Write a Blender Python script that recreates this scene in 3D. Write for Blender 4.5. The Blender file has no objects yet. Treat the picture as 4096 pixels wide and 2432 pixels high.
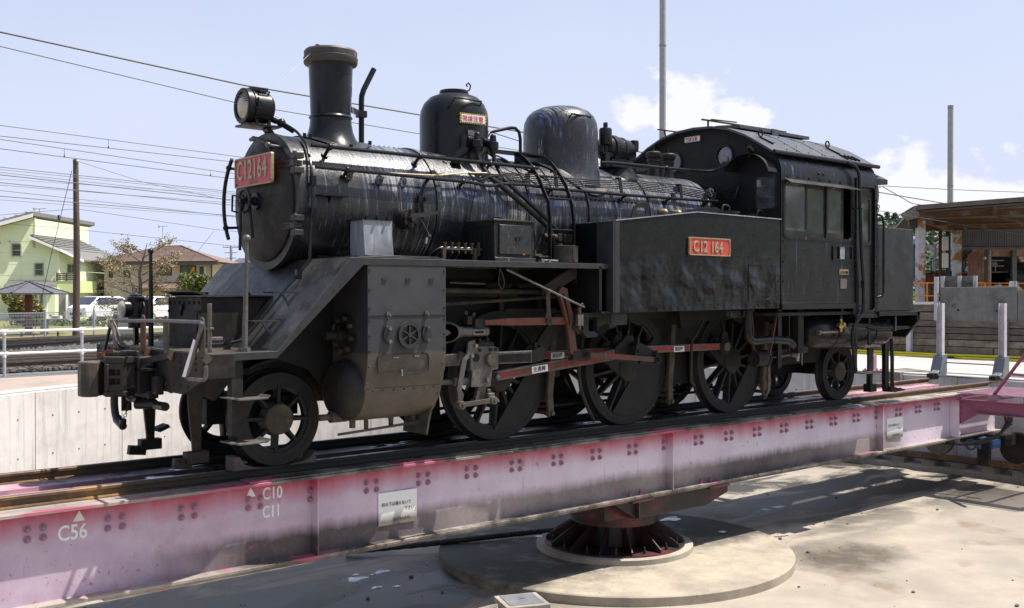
import bpy, bmesh, math, random
from math import sin, cos, pi, radians, atan2, hypot
from mathutils import Vector, Matrix
from mathutils.geometry import tessellate_polygon
random.seed(12)
SC = bpy.context.scene
COL = SC.collection
# ------------------------------------------------------------------ camera
YAW = 0.7064
cam = bpy.data.cameras.new("camera"); cam.sensor_width = 36.0; cam.lens = 36.0 * 4141 / 4096
cam.clip_start = 0.1; cam.clip_end = 4000
cam_o = bpy.data.objects.new("camera", cam); COL.objects.link(cam_o)
cam_o.location = (-7.1835, -9.2622, 1.5672)
cam_o.rotation_euler = (pi / 2 - 0.0083, 0.0, -YAW)
SC.camera = cam_o
# ------------------------------------------------------------------ view, sun, sky
SC.view_settings.view_transform = 'Standard'; SC.view_settings.look = 'None'
SC.view_settings.exposure = 0.65; SC.view_settings.gamma = 1.0; SC.view_settings.use_curve_mapping = False
SUN_EL = radians(65); SUN_AZ = radians(121)          # azimuth clockwise from +Y
sun = bpy.data.lights.new("sun", 'SUN'); sun.energy = 5.0; sun.angle = radians(0.5); sun.color = (1.0, 0.95, 0.87)
sun_o = bpy.data.objects.new("sun", sun); COL.objects.link(sun_o)
sd = Vector((sin(SUN_AZ) * cos(SUN_EL), cos(SUN_AZ) * cos(SUN_EL), sin(SUN_EL)))
sun_o.rotation_euler = sd.to_track_quat('Z', 'Y').to_euler(); sun_o.location = sd * 60
W = bpy.data.worlds.new("World"); SC.world = W; W.use_nodes = True
def world():
    nt = W.node_tree; N = nt.nodes; L = nt.links; N.clear()
    def m(op, a, b=None, c=None, clamp=False):
        n = N.new('ShaderNodeMath'); n.operation = op; n.use_clamp = clamp
        for i, v in enumerate((a, b, c)):
            if v is None: continue
            if isinstance(v, (int, float)): n.inputs[i].default_value = v
            else: L.new(v, n.inputs[i])
        return n.outputs[0]
    out = N.new('ShaderNodeOutputWorld'); bg = N.new('ShaderNodeBackground')
    sky = N.new('ShaderNodeTexSky'); sky.sky_type = 'NISHITA'; sky.sun_disc = False
    sky.sun_elevation = SUN_EL; sky.sun_rotation = SUN_AZ; sky.altitude = 100; sky.air_density = 1.15; sky.dust_density = 2.2; sky.ozone_density = 1.6
    tc = N.new('ShaderNodeTexCoord'); sp = N.new('ShaderNodeSeparateXYZ'); L.new(tc.outputs['Generated'], sp.inputs[0])
    az = m('ARCTAN2', sp.outputs[0], sp.outputs[1]); el = m('ARCSINE', sp.outputs[2])
    nz = N.new('ShaderNodeTexNoise'); nz.inputs['Scale'].default_value = 24; nz.inputs['Detail'].default_value = 9; nz.inputs['Roughness'].default_value = 0.58
    mp = N.new('ShaderNodeMapping'); mp.inputs['Scale'].default_value = (1, 1, 1.5); L.new(tc.outputs['Generated'], mp.inputs[0]); L.new(mp.outputs[0], nz.inputs['Vector'])
    n2 = N.new('ShaderNodeTexNoise'); n2.inputs['Scale'].default_value = 3.2; n2.inputs['Detail'].default_value = 6; L.new(mp.outputs[0], n2.inputs['Vector'])
    dens = None
    # azimuth, elevation, half width, height above base, height below base
    for a0, e0, w, hu, hd in ((0.872, .166, .050, .050, .013), (0.925, .163, .046, .026, .012), (0.828, .168, .028, .026, .012),
                              (1.062, .085, .046, .062, .06), (1.13, .070, .085, .055, .05), (1.25, .085, .10, .05, .05),
                              (0.99, .05, .05, .03, .03), (1.42, .1, .12, .05, .05), (0.13, .09, .12, .03, .02), (-0.6, .12, .2, .05, .02), (2.2, .12, .3, .06, .03), (3.0, .16, .2, .05, .02)):
        dx = m('DIVIDE', m('SUBTRACT', az, a0), w)
        de = m('SUBTRACT', el, e0)
        dy = m('MAXIMUM', m('DIVIDE', de, hu), m('DIVIDE', de, -hd))
        r = m('SQRT', m('ADD', m('MULTIPLY', dx, dx), m('MULTIPLY', dy, dy)))
        v = m('SUBTRACT', 1.0, r)
        dens = v if dens is None else m('MAXIMUM', dens, v)
    d = m('ADD', m('MAXIMUM', dens, -0.6), m('MULTIPLY', m('SUBTRACT', nz.outputs['Fac'], .5), 2.3))
    d = m('MULTIPLY', m('ADD', d, -0.08), 3.4, clamp=True)
    thin = m('MULTIPLY', m('SUBTRACT', n2.outputs['Fac'], .40), 1.9, clamp=True)
    hz = m('SUBTRACT', 1.0, m('MULTIPLY', m('ABSOLUTE', el), 2.6), clamp=True)      # pale haze low over the horizon
    c1 = N.new('ShaderNodeMixRGB'); c1.inputs[2].default_value = (4.6, 5.0, 6.35, 1); L.new(m('ADD', m('MULTIPLY', m('ADD', .78, m('MULTIPLY', thin, .22)), m('SUBTRACT', 1.15, m('MULTIPLY', m('ABSOLUTE', el), 1.25), clamp=True)), m('MULTIPLY', hz, .30), clamp=True), c1.inputs[0]); L.new(sky.outputs[0], c1.inputs[1])
    c2 = N.new('ShaderNodeMixRGB'); c2.inputs[2].default_value = (6.3, 6.3, 6.5, 1); L.new(m('MULTIPLY', d, .96), c2.inputs[0]); L.new(c1.outputs[0], c2.inputs[1])
    L.new(c2.outputs[0], bg.inputs[0]); bg.inputs[1].default_value = 0.10; L.new(bg.outputs[0], out.inputs[0])
world()

# ------------------------------------------------------------------ materials
def rgb(c): return (c[0], c[1], c[2], 1.0)
class G:
    """small node-graph builder for one procedural material"""
    def __init__(s, name):
        s.m = bpy.data.materials.new(name); s.m.use_nodes = True; s.nt = s.m.node_tree
        s.b = s.nt.nodes['Principled BSDF']; s.tc = s.nt.nodes.new('ShaderNodeTexCoord')
    def new(s, t): return s.nt.nodes.new(t)
    def lk(s, a, b): s.nt.links.new(a, b)
    def noise(s, scale=5, detail=6, rough=.6, sc=(1, 1, 1), co='Object', dist=0):
        mp = s.new('ShaderNodeMapping'); mp.inputs['Scale'].default_value = sc; s.lk(s.tc.outputs[co], mp.inputs[0])
        n = s.new('ShaderNodeTexNoise'); n.inputs['Scale'].default_value = scale; n.inputs['Detail'].default_value = detail; n.inputs['Roughness'].default_value = rough; n.inputs['Distortion'].default_value = dist
        s.lk(mp.outputs[0], n.inputs['Vector']); return n.outputs['Fac']
    def ramp(s, f, a, b, inv=False):
        n = s.new('ShaderNodeMapRange'); n.inputs[1].default_value = a; n.inputs[2].default_value = b
        n.inputs[3].default_value = 1.0 if inv else 0.0; n.inputs[4].default_value = 0.0 if inv else 1.0; s.lk(f, n.inputs[0]); return n.outputs[0]
    def math(s, op, a, b):
        n = s.new('ShaderNodeMath'); n.operation = op
        for i, v in enumerate((a, b)):
            if isinstance(v, (int, float)): n.inputs[i].default_value = v
            else: s.lk(v, n.inputs[i])
        return n.outputs[0]
    def mix(s, f, a, b):
        n = s.new('ShaderNodeMixRGB')
        if isinstance(f, (int, float)): n.inputs[0].default_value = f
        else: s.lk(f, n.inputs[0])
        for i, v in ((1, a), (2, b)):
            if isinstance(v, tuple): n.inputs[i].default_value = rgb(v)
            else: s.lk(v, n.inputs[i])
        return n.outputs[0]
    def xyz(s, co='Object'):
        n = s.new('ShaderNodeSeparateXYZ'); s.lk(s.tc.outputs[co], n.inputs[0]); return n.outputs
    def color(s, c):
        if isinstance(c, tuple): s.b.inputs['Base Color'].default_value = rgb(c)
        else: s.lk(c, s.b.inputs['Base Color'])
        return s
    def rough(s, r):
        if isinstance(r, (int, float)): s.b.inputs['Roughness'].default_value = r
        else: s.lk(r, s.b.inputs['Roughness'])
        return s
    def rr(s, f, a, b):
        n = s.new('ShaderNodeMapRange'); n.inputs[1].default_value = 0; n.inputs[2].default_value = 1; n.inputs[3].default_value = a; n.inputs[4].default_value = b; s.lk(f, n.inputs[0]); return s.rough(n.outputs[0])
    def bump(s, h, st=.3, d=.01):
        n = s.new('ShaderNodeBump'); n.inputs['Strength'].default_value = st; n.inputs['Distance'].default_value = d; s.lk(h, n.inputs['Height'])
        if s.b.inputs['Normal'].is_linked: s.lk(s.b.inputs['Normal'].links[0].from_socket, n.inputs['Normal'])
        s.lk(n.outputs[0], s.b.inputs['Normal']); return s
    def metal(s, v): s.b.inputs['Metallic'].default_value = v; return s
    def spec(s, v): s.b.inputs['Specular IOR Level'].default_value = v; return s
M = {}
def mk(name, c1, c2=None, scale=6, lo=.35, hi=.65, rough=.6, rough2=None, metal=0, bump=0, bscale=60, bd=.004, dirt=None, dscale=1.3, dlo=.5, dhi=.7, sc=(1, 1, 1), rnd=0, spec=.5):
    g = G(name); f = g.noise(scale, 7, .62, sc)
    c = g.mix(g.ramp(f, lo, hi), c1, c2 or c1)
    if dirt:
        f2 = g.noise(dscale, 8, .68); c = g.mix(g.ramp(f2, dlo, dhi), c, dirt)
    if rnd:
        oi = g.new('ShaderNodeObjectInfo'); h = g.new('ShaderNodeHueSaturation'); g.lk(c, h.inputs['Color'])
        v = g.math('ADD', g.math('MULTIPLY', oi.outputs['Random'], rnd), 1 - rnd / 2); g.lk(v, h.inputs['Value']); c = h.outputs[0]
    g.color(c)
    if rough2 is None: g.rough(rough)
    else: g.rr(g.ramp(f, .3, .7), rough, rough2)
    if bump: g.bump(g.noise(bscale, 5, .6), bump, bd)
    g.metal(metal).spec(spec); M[name] = g.m; return g
def boiler_mat(name, amt):
    g = G(name)
    # runs of faded paint and scale that follow gravity down the shell
    st = g.noise(1, 5, .6, (34, 1.0, 1.6)); st2 = g.noise(1, 4, .5, (60, 3.5, 5)); zone = g.noise(1.15, 3, .5, (1, 1.2, 1.2)); x = g.xyz()
    fine = g.noise(38, 6, .7); sp = g.ramp(g.noise(9, 6, .7), .52, .60)
    a = g.ramp(g.math('ADD', st, g.math('MULTIPLY', g.math('SUBTRACT', zone, .5), .9)), .59 - .15 * amt, .75 - .15 * amt)
    a = g.math('MULTIPLY', g.math('MULTIPLY', a, g.ramp(st2, .38, .62)), g.ramp(g.noise(2.6, 6, .65, (1, .6, .6)), .40, .60)); low = g.ramp(x[2], 2.05, 2.75)
    base = g.mix(g.ramp(fine, .3, .7), (.010, .010, .012), (.024, .024, .027))
    base = g.mix(g.ramp(g.noise(2.2, 6, .6), .5, .68), base, (.04, .038, .035))
    blue = g.mix(g.ramp(g.noise(1, 3, .5, (14, 1.1, 1.3)), .42, .56), (.27, .31, .37), (.05, .10, .31))
    c = g.mix(g.math('MULTIPLY', a, low), base, blue)
    w = g.ramp(g.math('ADD', g.noise(1, 6, .7, (70, 2.2, 3.0)), g.math('MULTIPLY', g.math('SUBTRACT', zone, .5), .5)), .64 - .10 * amt, .70 - .10 * amt)
    c = g.mix(g.math('MULTIPLY', g.math('MULTIPLY', w, g.ramp(g.noise(3.1, 5, .6, (1, .7, .7)), .40, .58)), .62), c, (.45, .45, .44))
    rust = g.math('MULTIPLY', g.ramp(g.noise(3.3, 5, .7), .66, .70), .8); c = g.mix(rust, c, (.17, .065, .025))
    g.color(c); g.rr(g.ramp(g.noise(14, 6, .7), .3, .7), .20, .46)
    g.bump(g.noise(3, 3, .4), .12, .012); g.bump(g.ramp(fine, .42, .62), .30 * min(1, amt + .2), .004); g.bump(g.noise(120, 3, .6), .2, .002)
    M[name] = g.m
mk('cap_brown', (.030, .027, .025), (.055, .045, .038), 8, rough=.45, rough2=.65, dirt=(.13, .10, .08), dscale=4, dlo=.56, dhi=.64, bump=.35, bscale=30)
boiler_mat('shell_streaked', 1.0); boiler_mat('shell_worn', .62); boiler_mat('shell_light', .25)
def black(name, c=(.008, .008, .009), c2=(.016, .016, .018), r=(.22, .42), dust=(.036, .033, .029), dl=.62, dh=.8, dent=0, fine=.25, blue=0):
    g = G(name); f = g.noise(7, 7, .65); col = g.mix(g.ramp(f, .35, .7), c, c2)
    col = g.mix(g.math('MULTIPLY', g.ramp(g.noise(2.2, 7, .7), dl, dh), .8), col, dust)
    if blue:
        s = g.math('MULTIPLY', g.ramp(g.noise(1, 3, .5, (30, 30, .7)), .66, .74), blue); col = g.mix(s, col, (.13, .16, .26))
    g.color(col); g.rr(g.ramp(g.noise(11, 6, .7), .3, .7), r[0], r[1])
    if dent:
        h = g.noise(2.8, 2, .45)
        if name == 'tank_black': h = g.math('MULTIPLY', g.math('SUBTRACT', h, .5), g.ramp(g.xyz()[2], 2.15, 1.85))
        g.bump(h, dent, .12)
    g.bump(g.noise(30, 6, .65), fine, .006); g.bump(g.noise(160, 2, .5), .10, .002).spec(.26); M[name] = g.m
black('black_gloss', r=(.25, .45)); black('black_smooth', c=(.011, .011, .012), c2=(.017, .017, .018), r=(.20, .34), fine=.08)
black('tank_black', c=(.006, .006, .007), c2=(.011, .011, .012), r=(.17, .34), dent=1.0, fine=.35); black('cab_black', c=(.008, .008, .009), c2=(.014, .014, .015), r=(.20, .38), dent=.14, blue=.8); black('bunker_black', c=(.016, .016, .017), c2=(.028, .028, .029), r=(.28, .46), dent=.2)
black('black_matt', c=(.008, .008, .009), c2=(.014, .014, .014), r=(.5, .7)); black('frame_black', c=(.009, .009, .009), c2=(.021, .019, .018), r=(.45, .7), dust=(.06, .048, .036), dl=.45, dh=.75)
black('wheel_black', c=(.012, .0125, .0135), c2=(.019, .0195, .021), r=(.42, .6), dust=(.045, .04, .036), dl=.55, dh=.85, fine=.12)
black('roof_black', c=(.045, .05, .065), c2=(.085, .088, .095), r=(.35, .55), dust=(.14, .13, .11), dl=.5, dh=.75, dent=.12)
black('slope_black', c=(.018, .018, .020), c2=(.040, .039, .038), r=(.26, .5), dust=(.10, .092, .08), dl=.46, dh=.78, fine=.4)
black('casing_black', c=(.026, .027, .030), c2=(.040, .040, .042), r=(.4, .6), dust=(.09, .08, .07), fine=.15)
black('oily_brown', c=(.035, .032, .029), c2=(.066, .056, .046), r=(.45, .7), dust=(.15, .12, .085), dl=.45, dh=.7)
def casing():
    g = G('casing_two_tone'); z = g.xyz()[2]
    f = g.ramp(g.math('ADD', z, g.math('MULTIPLY', g.noise(6, 5, .6), .02)), 1.035, 1.06)
    up = g.mix(g.ramp(g.noise(8, 6), .3, .7), (.028, .029, .033), (.042, .043, .046))
    lo = g.mix(g.ramp(g.noise(4, 7, .7), .3, .7), (.050, .043, .036), (.105, .088, .068))
    g.color(g.mix(f, lo, up)); g.rr(g.noise(9), .4, .65); g.bump(g.noise(24, 6, .6), .22, .006); M['casing_two_tone'] = g.m
casing()
mk('steel', (.30, .29, .28), (.16, .15, .14), 30, rough=.35, rough2=.55, metal=.8, bump=.1)
mk('steel_dull', (.10, .095, .09), (.17, .16, .15), 18, rough=.42, rough2=.6, metal=.5, bump=.15, dirt=(.07, .05, .035))
mk('steel_bright', (.55, .54, .52), (.35, .34, .33), 40, rough=.25, rough2=.45, metal=.9)
mk('worn_plate', (.20, .21, .24), (.34, .36, .40), 5, rough=.4, rough2=.55, sc=(6, 6, .8), bump=.1, dirt=(.10, .10, .10))
mk('brass', (.62, .46, .22), (.38, .28, .13), 30, rough=.3, rough2=.5, metal=.9)
mk('brass_dull', (.42, .34, .19), (.28, .22, .12), 40, rough=.45, rough2=.6, metal=.4)
mk('gilt', (.33, .27, .17), (.42, .35, .23), 30, rough=.5, metal=.25)
mk('plate_red', (.55, .055, .04), (.46, .045, .035), 12, rough=.42, dirt=(.36, .07, .06), dscale=6, dlo=.5, dhi=.8)
mk('plate_red_faded', (.44, .06, .085), (.50, .085, .11), 12, rough=.5, dirt=(.36, .07, .09), dscale=6)
mk('rod_red', (.36, .020, .014), (.26, .022, .017), 22, rough=.45, dirt=(.07, .025, .02), dscale=2.2, dlo=.40, dhi=.64, bump=.2)
mk('rod_rust', (.11, .028, .016), (.16, .045, .024), 14, rough=.5, dirt=(.25, .17, .11), dscale=9, dlo=.62, dhi=.7, bump=.2)
mk('link_rust', (.065, .027, .018), (.10, .042, .027), 14, rough=.5, rough2=.65, dirt=(.08, .06, .05), bump=.2)
mk('rust', (.10, .04, .02), (.055, .03, .02), 18, rough=.8, bump=.35, dirt=(.20, .085, .03), dscale=5)
mk('rust_orange', (.36, .10, .02), (.24, .07, .02), 20, rough=.8, bump=.3)
g = G('rail_rust'); x = g.xyz()[0]; c = g.mix(g.ramp(g.noise(24, 7, .62), .35, .65), (.12, .07, .035), (.07, .042, .027)); c = g.mix(g.ramp(g.noise(2, 8, .68), .5, .66), c, (.28, .15, .045))
g.color(g.mix(g.math('MULTIPLY', g.ramp(g.math('ADD', x, g.noise(1.1)), -3.9, -2.7), g.ramp(x, 8.6, 7.0)), c, (.022, .020, .019))).rough(.55).bump(g.noise(60), .25, .004); M['rail_rust'] = g.m
mk('rail_worn', (.15, .13, .115), (.08, .065, .05), 20, rough=.3, rough2=.6, metal=.4, dirt=(.15, .08, .04), bump=.1)
mk('rail_far', (.06, .045, .035), (.10, .07, .05), 10, rough=.5, bump=.1)
mk('rail_top', (.42, .40, .38), (.28, .26, .24), 30, rough=.25, rough2=.4, metal=.9)
mk('white_paint', (.80, .80, .80), (.66, .65, .64), 10, rough=.5)
mk('sign_white', (.82, .82, .80), (.72, .71, .68), 5, rough=.4)
mk('letter_black', (.03, .03, .03), rough=.6); mk('letter_red', (.50, .02, .03), rough=.5); mk('letter_purple', (.10, .07, .18), rough=.6)
mk('yellow', (.75, .55, .03), (.62, .45, .04), 12, rough=.5); mk('hose_yellow', (.80, .68, .02), (.70, .58, .02), 6, rough=.4)
mk('orange_paint', (.80, .27, .01), (.68, .22, .01), 8, rough=.45)
mk('lens', (.30, .29, .24), (.44, .40, .28), 9, rough=.12, rough2=.3, spec=.8)
mk('rubber', (.015, .015, .015), (.028, .027, .026), 12, rough=.6, bump=.1)
mk('soft_wood', (.22, .15, .08), (.30, .22, .12), 10, rough=.8)
mk('stump_paint', (.10, .09, .075), (.06, .055, .05), 8, rough=.75, dirt=(.45, .38, .16), dscale=5, dlo=.60, dhi=.66, bump=.3)
mk('galvanised', (.46, .48, .51), (.38, .40, .43), 16, rough=.38, rough2=.5, metal=.35)
mk('grey_paint', (.13, .14, .155), (.19, .20, .215), 6, rough=.45, rough2=.6, bump=.1, bscale=20)
mk('grey_white_post', (.58, .57, .57), (.44, .43, .43), 6, rough=.6, dirt=(.28, .14, .06), dscale=4.5, dlo=.62, dhi=.72, bump=.15)
mk('stack_grey', (.38, .38, .40), (.31, .31, .325), 3, rough=.6)
mk('motor_blue', (.03, .08, .24), (.05, .11, .28), 9, rough=.4)
mk('dark_void', (.008, .008, .009), (.012, .012, .013), 4, rough=.9)
mk('interior', (.02, .019, .018), (.035, .032, .028), 4, rough=.8)
def glass(name, tint, a=.5, dust=.25):
    g = G(name); nt = g.nt; out = nt.nodes['Material Output']; nt.nodes.remove(g.b)
    tr = g.new('ShaderNodeBsdfTransparent'); tr.inputs[0].default_value = rgb(tint)
    gl = g.new('ShaderNodeBsdfGlossy'); gl.inputs['Roughness'].default_value = .06
    df = g.new('ShaderNodeBsdfDiffuse'); df.inputs[0].default_value = (.16, .17, .18, 1)
    m1 = g.new('ShaderNodeMixShader'); m1.inputs[0].default_value = a; g.lk(tr.outputs[0], m1.inputs[1]); g.lk(gl.outputs[0], m1.inputs[2])
    m2 = g.new('ShaderNodeMixShader'); f = g.math('MULTIPLY', g.ramp(g.noise(3.5, 6, .65), .3, .75), dust); g.lk(f, m2.inputs[0]); g.lk(m1.outputs[0], m2.inputs[1]); g.lk(df.outputs[0], m2.inputs[2])
    g.lk(m2.outputs[0], out.inputs[0]); M[name] = g.m
glass('cab_glass', (.50, .55, .55), .16, .75); glass('house_glass', (.25, .28, .30), .35, .2)
# pink painted girder: crimson under the flange, chalked lavender on the web, black oil film along the bottom
def girder_mat():
    g = G('girder_pink'); x, y, z = g.xyz()
    n = g.noise(3, 6, .65); n2 = g.noise(14, 6, .7); nx = g.noise(1, 5, .6, (5, 1, .9))
    top = g.ramp(g.math('ADD', z, g.math('MULTIPLY', g.math('SUBTRACT', nx, .5), .22)), -.36, -.14)
    pale = g.mix(g.ramp(n, .3, .72), (.42, .30, .40), (.56, .46, .56)); pale = g.mix(g.ramp(x, -3.2, 1.5), pale, g.mix(g.ramp(n, .3, .7), (.60, .50, .60), (.70, .62, .71)))
    c = g.mix(g.math('MULTIPLY', top, .93), pale, (.46, .05, .115))
    c = g.mix(g.math('MULTIPLY', g.ramp(g.noise(9, 3, .5), .70, .74), .6), c, (.38, .10, .19))
    # oil film: reaches about a third up the web between the stiffeners, breaking off towards the near end
    span = g.math('MULTIPLY', g.ramp(g.math('ADD', x, g.math('MULTIPLY', nx, .7)), -3.9, -2.75), g.ramp(x, 8.55, 7.9))
    hgt = g.math('ADD', z, g.math('MULTIPLY', g.math('SUBTRACT', g.noise(1, 5, .7, (9, 1, 1.0)), .5), .13))
    c = g.mix(g.math('MULTIPLY', g.ramp(g.noise(21, 5, .75), .655, .69), .75), c, (.16, .05, .05))
    c = g.mix(g.math('MULTIPLY', g.math('MULTIPLY', g.ramp(g.noise(1, 5, .6, (26, 1, 1.3)), .60, .70), g.ramp(n, .45, .65)), .35), c, (.20, .12, .14))
    oil = g.math('MULTIPLY', g.ramp(hgt, -.53, -.65), span)
    film = g.mix(g.ramp(n2, .3, .75), (.022, .020, .020), (.065, .058, .055)); film = g.mix(g.math('MULTIPLY', g.ramp(g.noise(1, 3, .5, (.45, .5, .5)), .42, .56), g.ramp(x, -1.6, -.4)), film, g.mix(g.ramp(n2, .3, .7), (.20, .165, .155), (.30, .25, .24)))
    c = g.mix(g.math('MULTIPLY', oil, .93), c, film)
    c = g.mix(g.math('MULTIPLY', g.math('MULTIPLY', g.ramp(n2, .60, .66), g.ramp(z, -.5, -.62)), .7), c, (.34, .055, .10))
    g.color(c); g.rr(g.ramp(n, .3, .7), .42, .62); g.bump(g.noise(50, 4, .6), .12, .003); M['girder_pink'] = g.m
girder_mat()
mk('pink_paint', (.30, .10, .17), (.26, .07, .125), 5, rough=.5, dirt=(.16, .08, .10), dscale=2.6, dlo=.55, dhi=.75, bump=.1)
mk('pink_pale', (.38, .21, .28), (.32, .16, .22), 5, rough=.5, dirt=(.28, .20, .22), dscale=2.6, dlo=.5, dhi=.8, bump=.1)
mk('bolt_pink', (.42, .25, .33), (.28, .12, .19), 20, rough=.5); mk('pivot_red', (.15, .025, .03), (.04, .018, .018), 3, rough=.5, dirt=(.014, .012, .012), dscale=1.6, dlo=.36, dhi=.52)
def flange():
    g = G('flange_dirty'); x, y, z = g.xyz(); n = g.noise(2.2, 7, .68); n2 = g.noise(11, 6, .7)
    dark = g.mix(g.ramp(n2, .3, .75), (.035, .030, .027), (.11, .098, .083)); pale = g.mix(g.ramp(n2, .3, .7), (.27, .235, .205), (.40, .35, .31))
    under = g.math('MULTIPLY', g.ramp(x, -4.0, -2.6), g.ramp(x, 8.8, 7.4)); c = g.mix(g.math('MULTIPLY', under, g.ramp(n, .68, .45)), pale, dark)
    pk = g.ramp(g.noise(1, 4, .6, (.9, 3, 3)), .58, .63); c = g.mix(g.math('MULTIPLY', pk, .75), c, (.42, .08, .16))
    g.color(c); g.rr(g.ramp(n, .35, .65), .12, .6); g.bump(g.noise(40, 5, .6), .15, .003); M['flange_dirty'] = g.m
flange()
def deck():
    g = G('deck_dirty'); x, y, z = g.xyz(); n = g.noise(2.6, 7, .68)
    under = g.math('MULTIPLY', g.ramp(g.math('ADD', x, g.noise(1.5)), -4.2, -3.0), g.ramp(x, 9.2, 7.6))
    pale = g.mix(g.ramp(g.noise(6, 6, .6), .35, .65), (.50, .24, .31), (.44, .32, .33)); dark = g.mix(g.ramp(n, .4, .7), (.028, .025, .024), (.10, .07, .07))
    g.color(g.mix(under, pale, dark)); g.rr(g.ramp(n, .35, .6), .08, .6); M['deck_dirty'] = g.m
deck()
def concrete(name, a, b, dirt, streak=0, scale=1.2, dl=.48, dh=.66, bump=.25, amt=1.0, crack=0):
    g = G(name); c = g.mix(g.ramp(g.noise(scale * 2.6, 8, .66), .3, .7), a, b)
    c = g.mix(g.math('MULTIPLY', g.ramp(g.noise(scale, 9, .7), dl, dh), amt), c, dirt)
    if streak: c = g.mix(g.math('MULTIPLY', g.ramp(g.noise(1, 6, .65, (7, 7, .35)), .52, .72), streak), c, tuple(v * .45 for v in a))
    c = g.mix(g.math('MULTIPLY', g.ramp(g.noise(70, 3, .6), .62, .72), .35), c, tuple(v * .3 for v in a))
    if crack:
        v = g.new('ShaderNodeTexVoronoi'); v.feature = 'DISTANCE_TO_EDGE'; v.inputs['Scale'].default_value = crack; mp = g.new('ShaderNodeVectorMath'); nn = g.new('ShaderNodeTexNoise'); nn.inputs['Scale'].default_value = 3
        g.lk(g.tc.outputs['Object'], nn.inputs['Vector']); g.lk(g.tc.outputs['Object'], mp.inputs[0]); g.lk(nn.outputs['Color'], mp.inputs[1]); mp.operation = 'ADD'; g.lk(mp.outputs[0], v.inputs['Vector'])
        c = g.mix(g.ramp(v.outputs[0], .006, .0), c, tuple(q * .3 for q in a))
    g.color(c); g.rough(.85); g.bump(g.noise(26, 8, .7), bump, .006); M[name] = g.m
concrete('pit_wall_concrete', (.62, .585, .55), (.74, .70, .66), (.46, .42, .38), streak=.65, scale=.9, dl=.5, dh=.75)
concrete('grey_concrete', (.12, .117, .11), (.165, .16, .15), (.07, .067, .064), streak=.5, scale=1.4)
concrete('apron_concrete', (.36, .35, .33), (.43, .41, .39), (.27, .26, .24), scale=.5, bump=.12)
concrete('brown_path', (.30, .235, .195), (.36, .29, .245), (.23, .185, .16), scale=.5, bump=.12)
concrete('kerb_concrete', (.30, .27, .23), (.38, .34, .29), (.14, .125, .105), scale=1.0, dl=.4, dh=.65, streak=.4)
concrete('plinth_concrete', (.39, .345, .275), (.32, .28, .225), (.17, .155, .135), scale=1.1, dl=.48, dh=.70, streak=.25, bump=.3)
def plinth_oil_shade():
    g = G('plinth_top'); x, y, z = g.xyz(); c = g.mix(g.ramp(g.noise(4, 9, .68), .3, .7), (.40, .345, .265), (.31, .27, .21)); c = g.mix(g.math('MULTIPLY', g.ramp(g.noise(1.6, 8, .7), .46, .62), .6), c, (.20, .175, .145))
    o = g.ramp(g.math('ADD', y, g.math('MULTIPLY', g.math('SUBTRACT', g.noise(2.2, 8, .7), .5), 1.6)), -1.05, -.55)  # oil patches on the shaded side, with shade painted in to deepen them
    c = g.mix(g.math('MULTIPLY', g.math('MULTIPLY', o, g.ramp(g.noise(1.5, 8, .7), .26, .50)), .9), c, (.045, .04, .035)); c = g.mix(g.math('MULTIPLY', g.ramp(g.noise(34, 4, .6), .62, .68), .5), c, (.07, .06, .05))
    g.color(c).rough(.8).bump(g.noise(30, 8, .7), .3, .006); M['plinth_top'] = g.m
plinth_oil_shade()
def floor_mat():
    g = G('pit_floor_concrete'); x, y, z = g.xyz()
    c = g.mix(g.ramp(g.noise(3.0, 9, .68), .3, .7), (.36, .315, .25), (.28, .245, .20))
    c = g.mix(g.math('MULTIPLY', g.ramp(g.noise(.55, 6, .6), .42, .62), .7), c, (.235, .205, .17))
    wet = g.math('MULTIPLY', g.ramp(g.noise(.75, 8, .66, (.55, 1.5, 1), dist=.6), .44, .54), g.ramp(y, -1.9, -.4))  # oil stains that also carry the bridge's shade, painted into the floor colour
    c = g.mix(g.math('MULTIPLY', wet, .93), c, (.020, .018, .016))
    c = g.mix(g.math('MULTIPLY', g.ramp(g.noise(.6, 4, .6), .60, .68), .5), c, (.13, .065, .03))
    # old oil spill beside the plinth
    d = g.math('ADD', g.math('POWER', g.math('SUBTRACT', x, 4.6), 2.0), g.math('POWER', g.math('MULTIPLY', g.math('ADD', y, 2.0), 1.5), 2.0))
    sp = g.ramp(g.math('ADD', d, g.math('MULTIPLY', g.noise(2.2, 7, .7), 3.2)), 2.9, 1.7); c = g.mix(g.math('MULTIPLY', sp, .82), c, (.045, .032, .022))
    c = g.mix(g.math('MULTIPLY', g.ramp(g.noise(28, 5, .7), .63, .70), .6), c, (.05, .042, .035))
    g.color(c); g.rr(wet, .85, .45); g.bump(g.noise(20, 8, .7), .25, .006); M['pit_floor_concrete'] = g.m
floor_mat()
mk('ballast', (.06, .054, .05), (.13, .12, .11), 9, rough=.95, bump=.9, bscale=18, bd=.03, dirt=(.13, .085, .06), dscale=.8)
mk('ballast_stone', (.065, .06, .057), (.15, .14, .13), 14, rough=.95, bump=.3)
mk('asphalt', (.10, .10, .105), (.15, .15, .155), 12, rough=.9, bump=.3, bscale=80)
mk('asphalt_coarse', (.06, .06, .06), (.13, .125, .12), 30, rough=.95, bump=.8, bscale=50, bd=.01)
mk('turf', (.24, .20, .065), (.15, .16, .05), 3, rough=.95, dirt=(.12, .14, .035), dscale=.6, bump=.5, bscale=30)
mk('timber', (.085, .068, .05), (.15, .125, .10), 5, rough=.9, sc=(1, 1, 4), bump=.5, bscale=30, bd=.008, rnd=.5, dirt=(.05, .048, .04), dscale=2)
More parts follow.
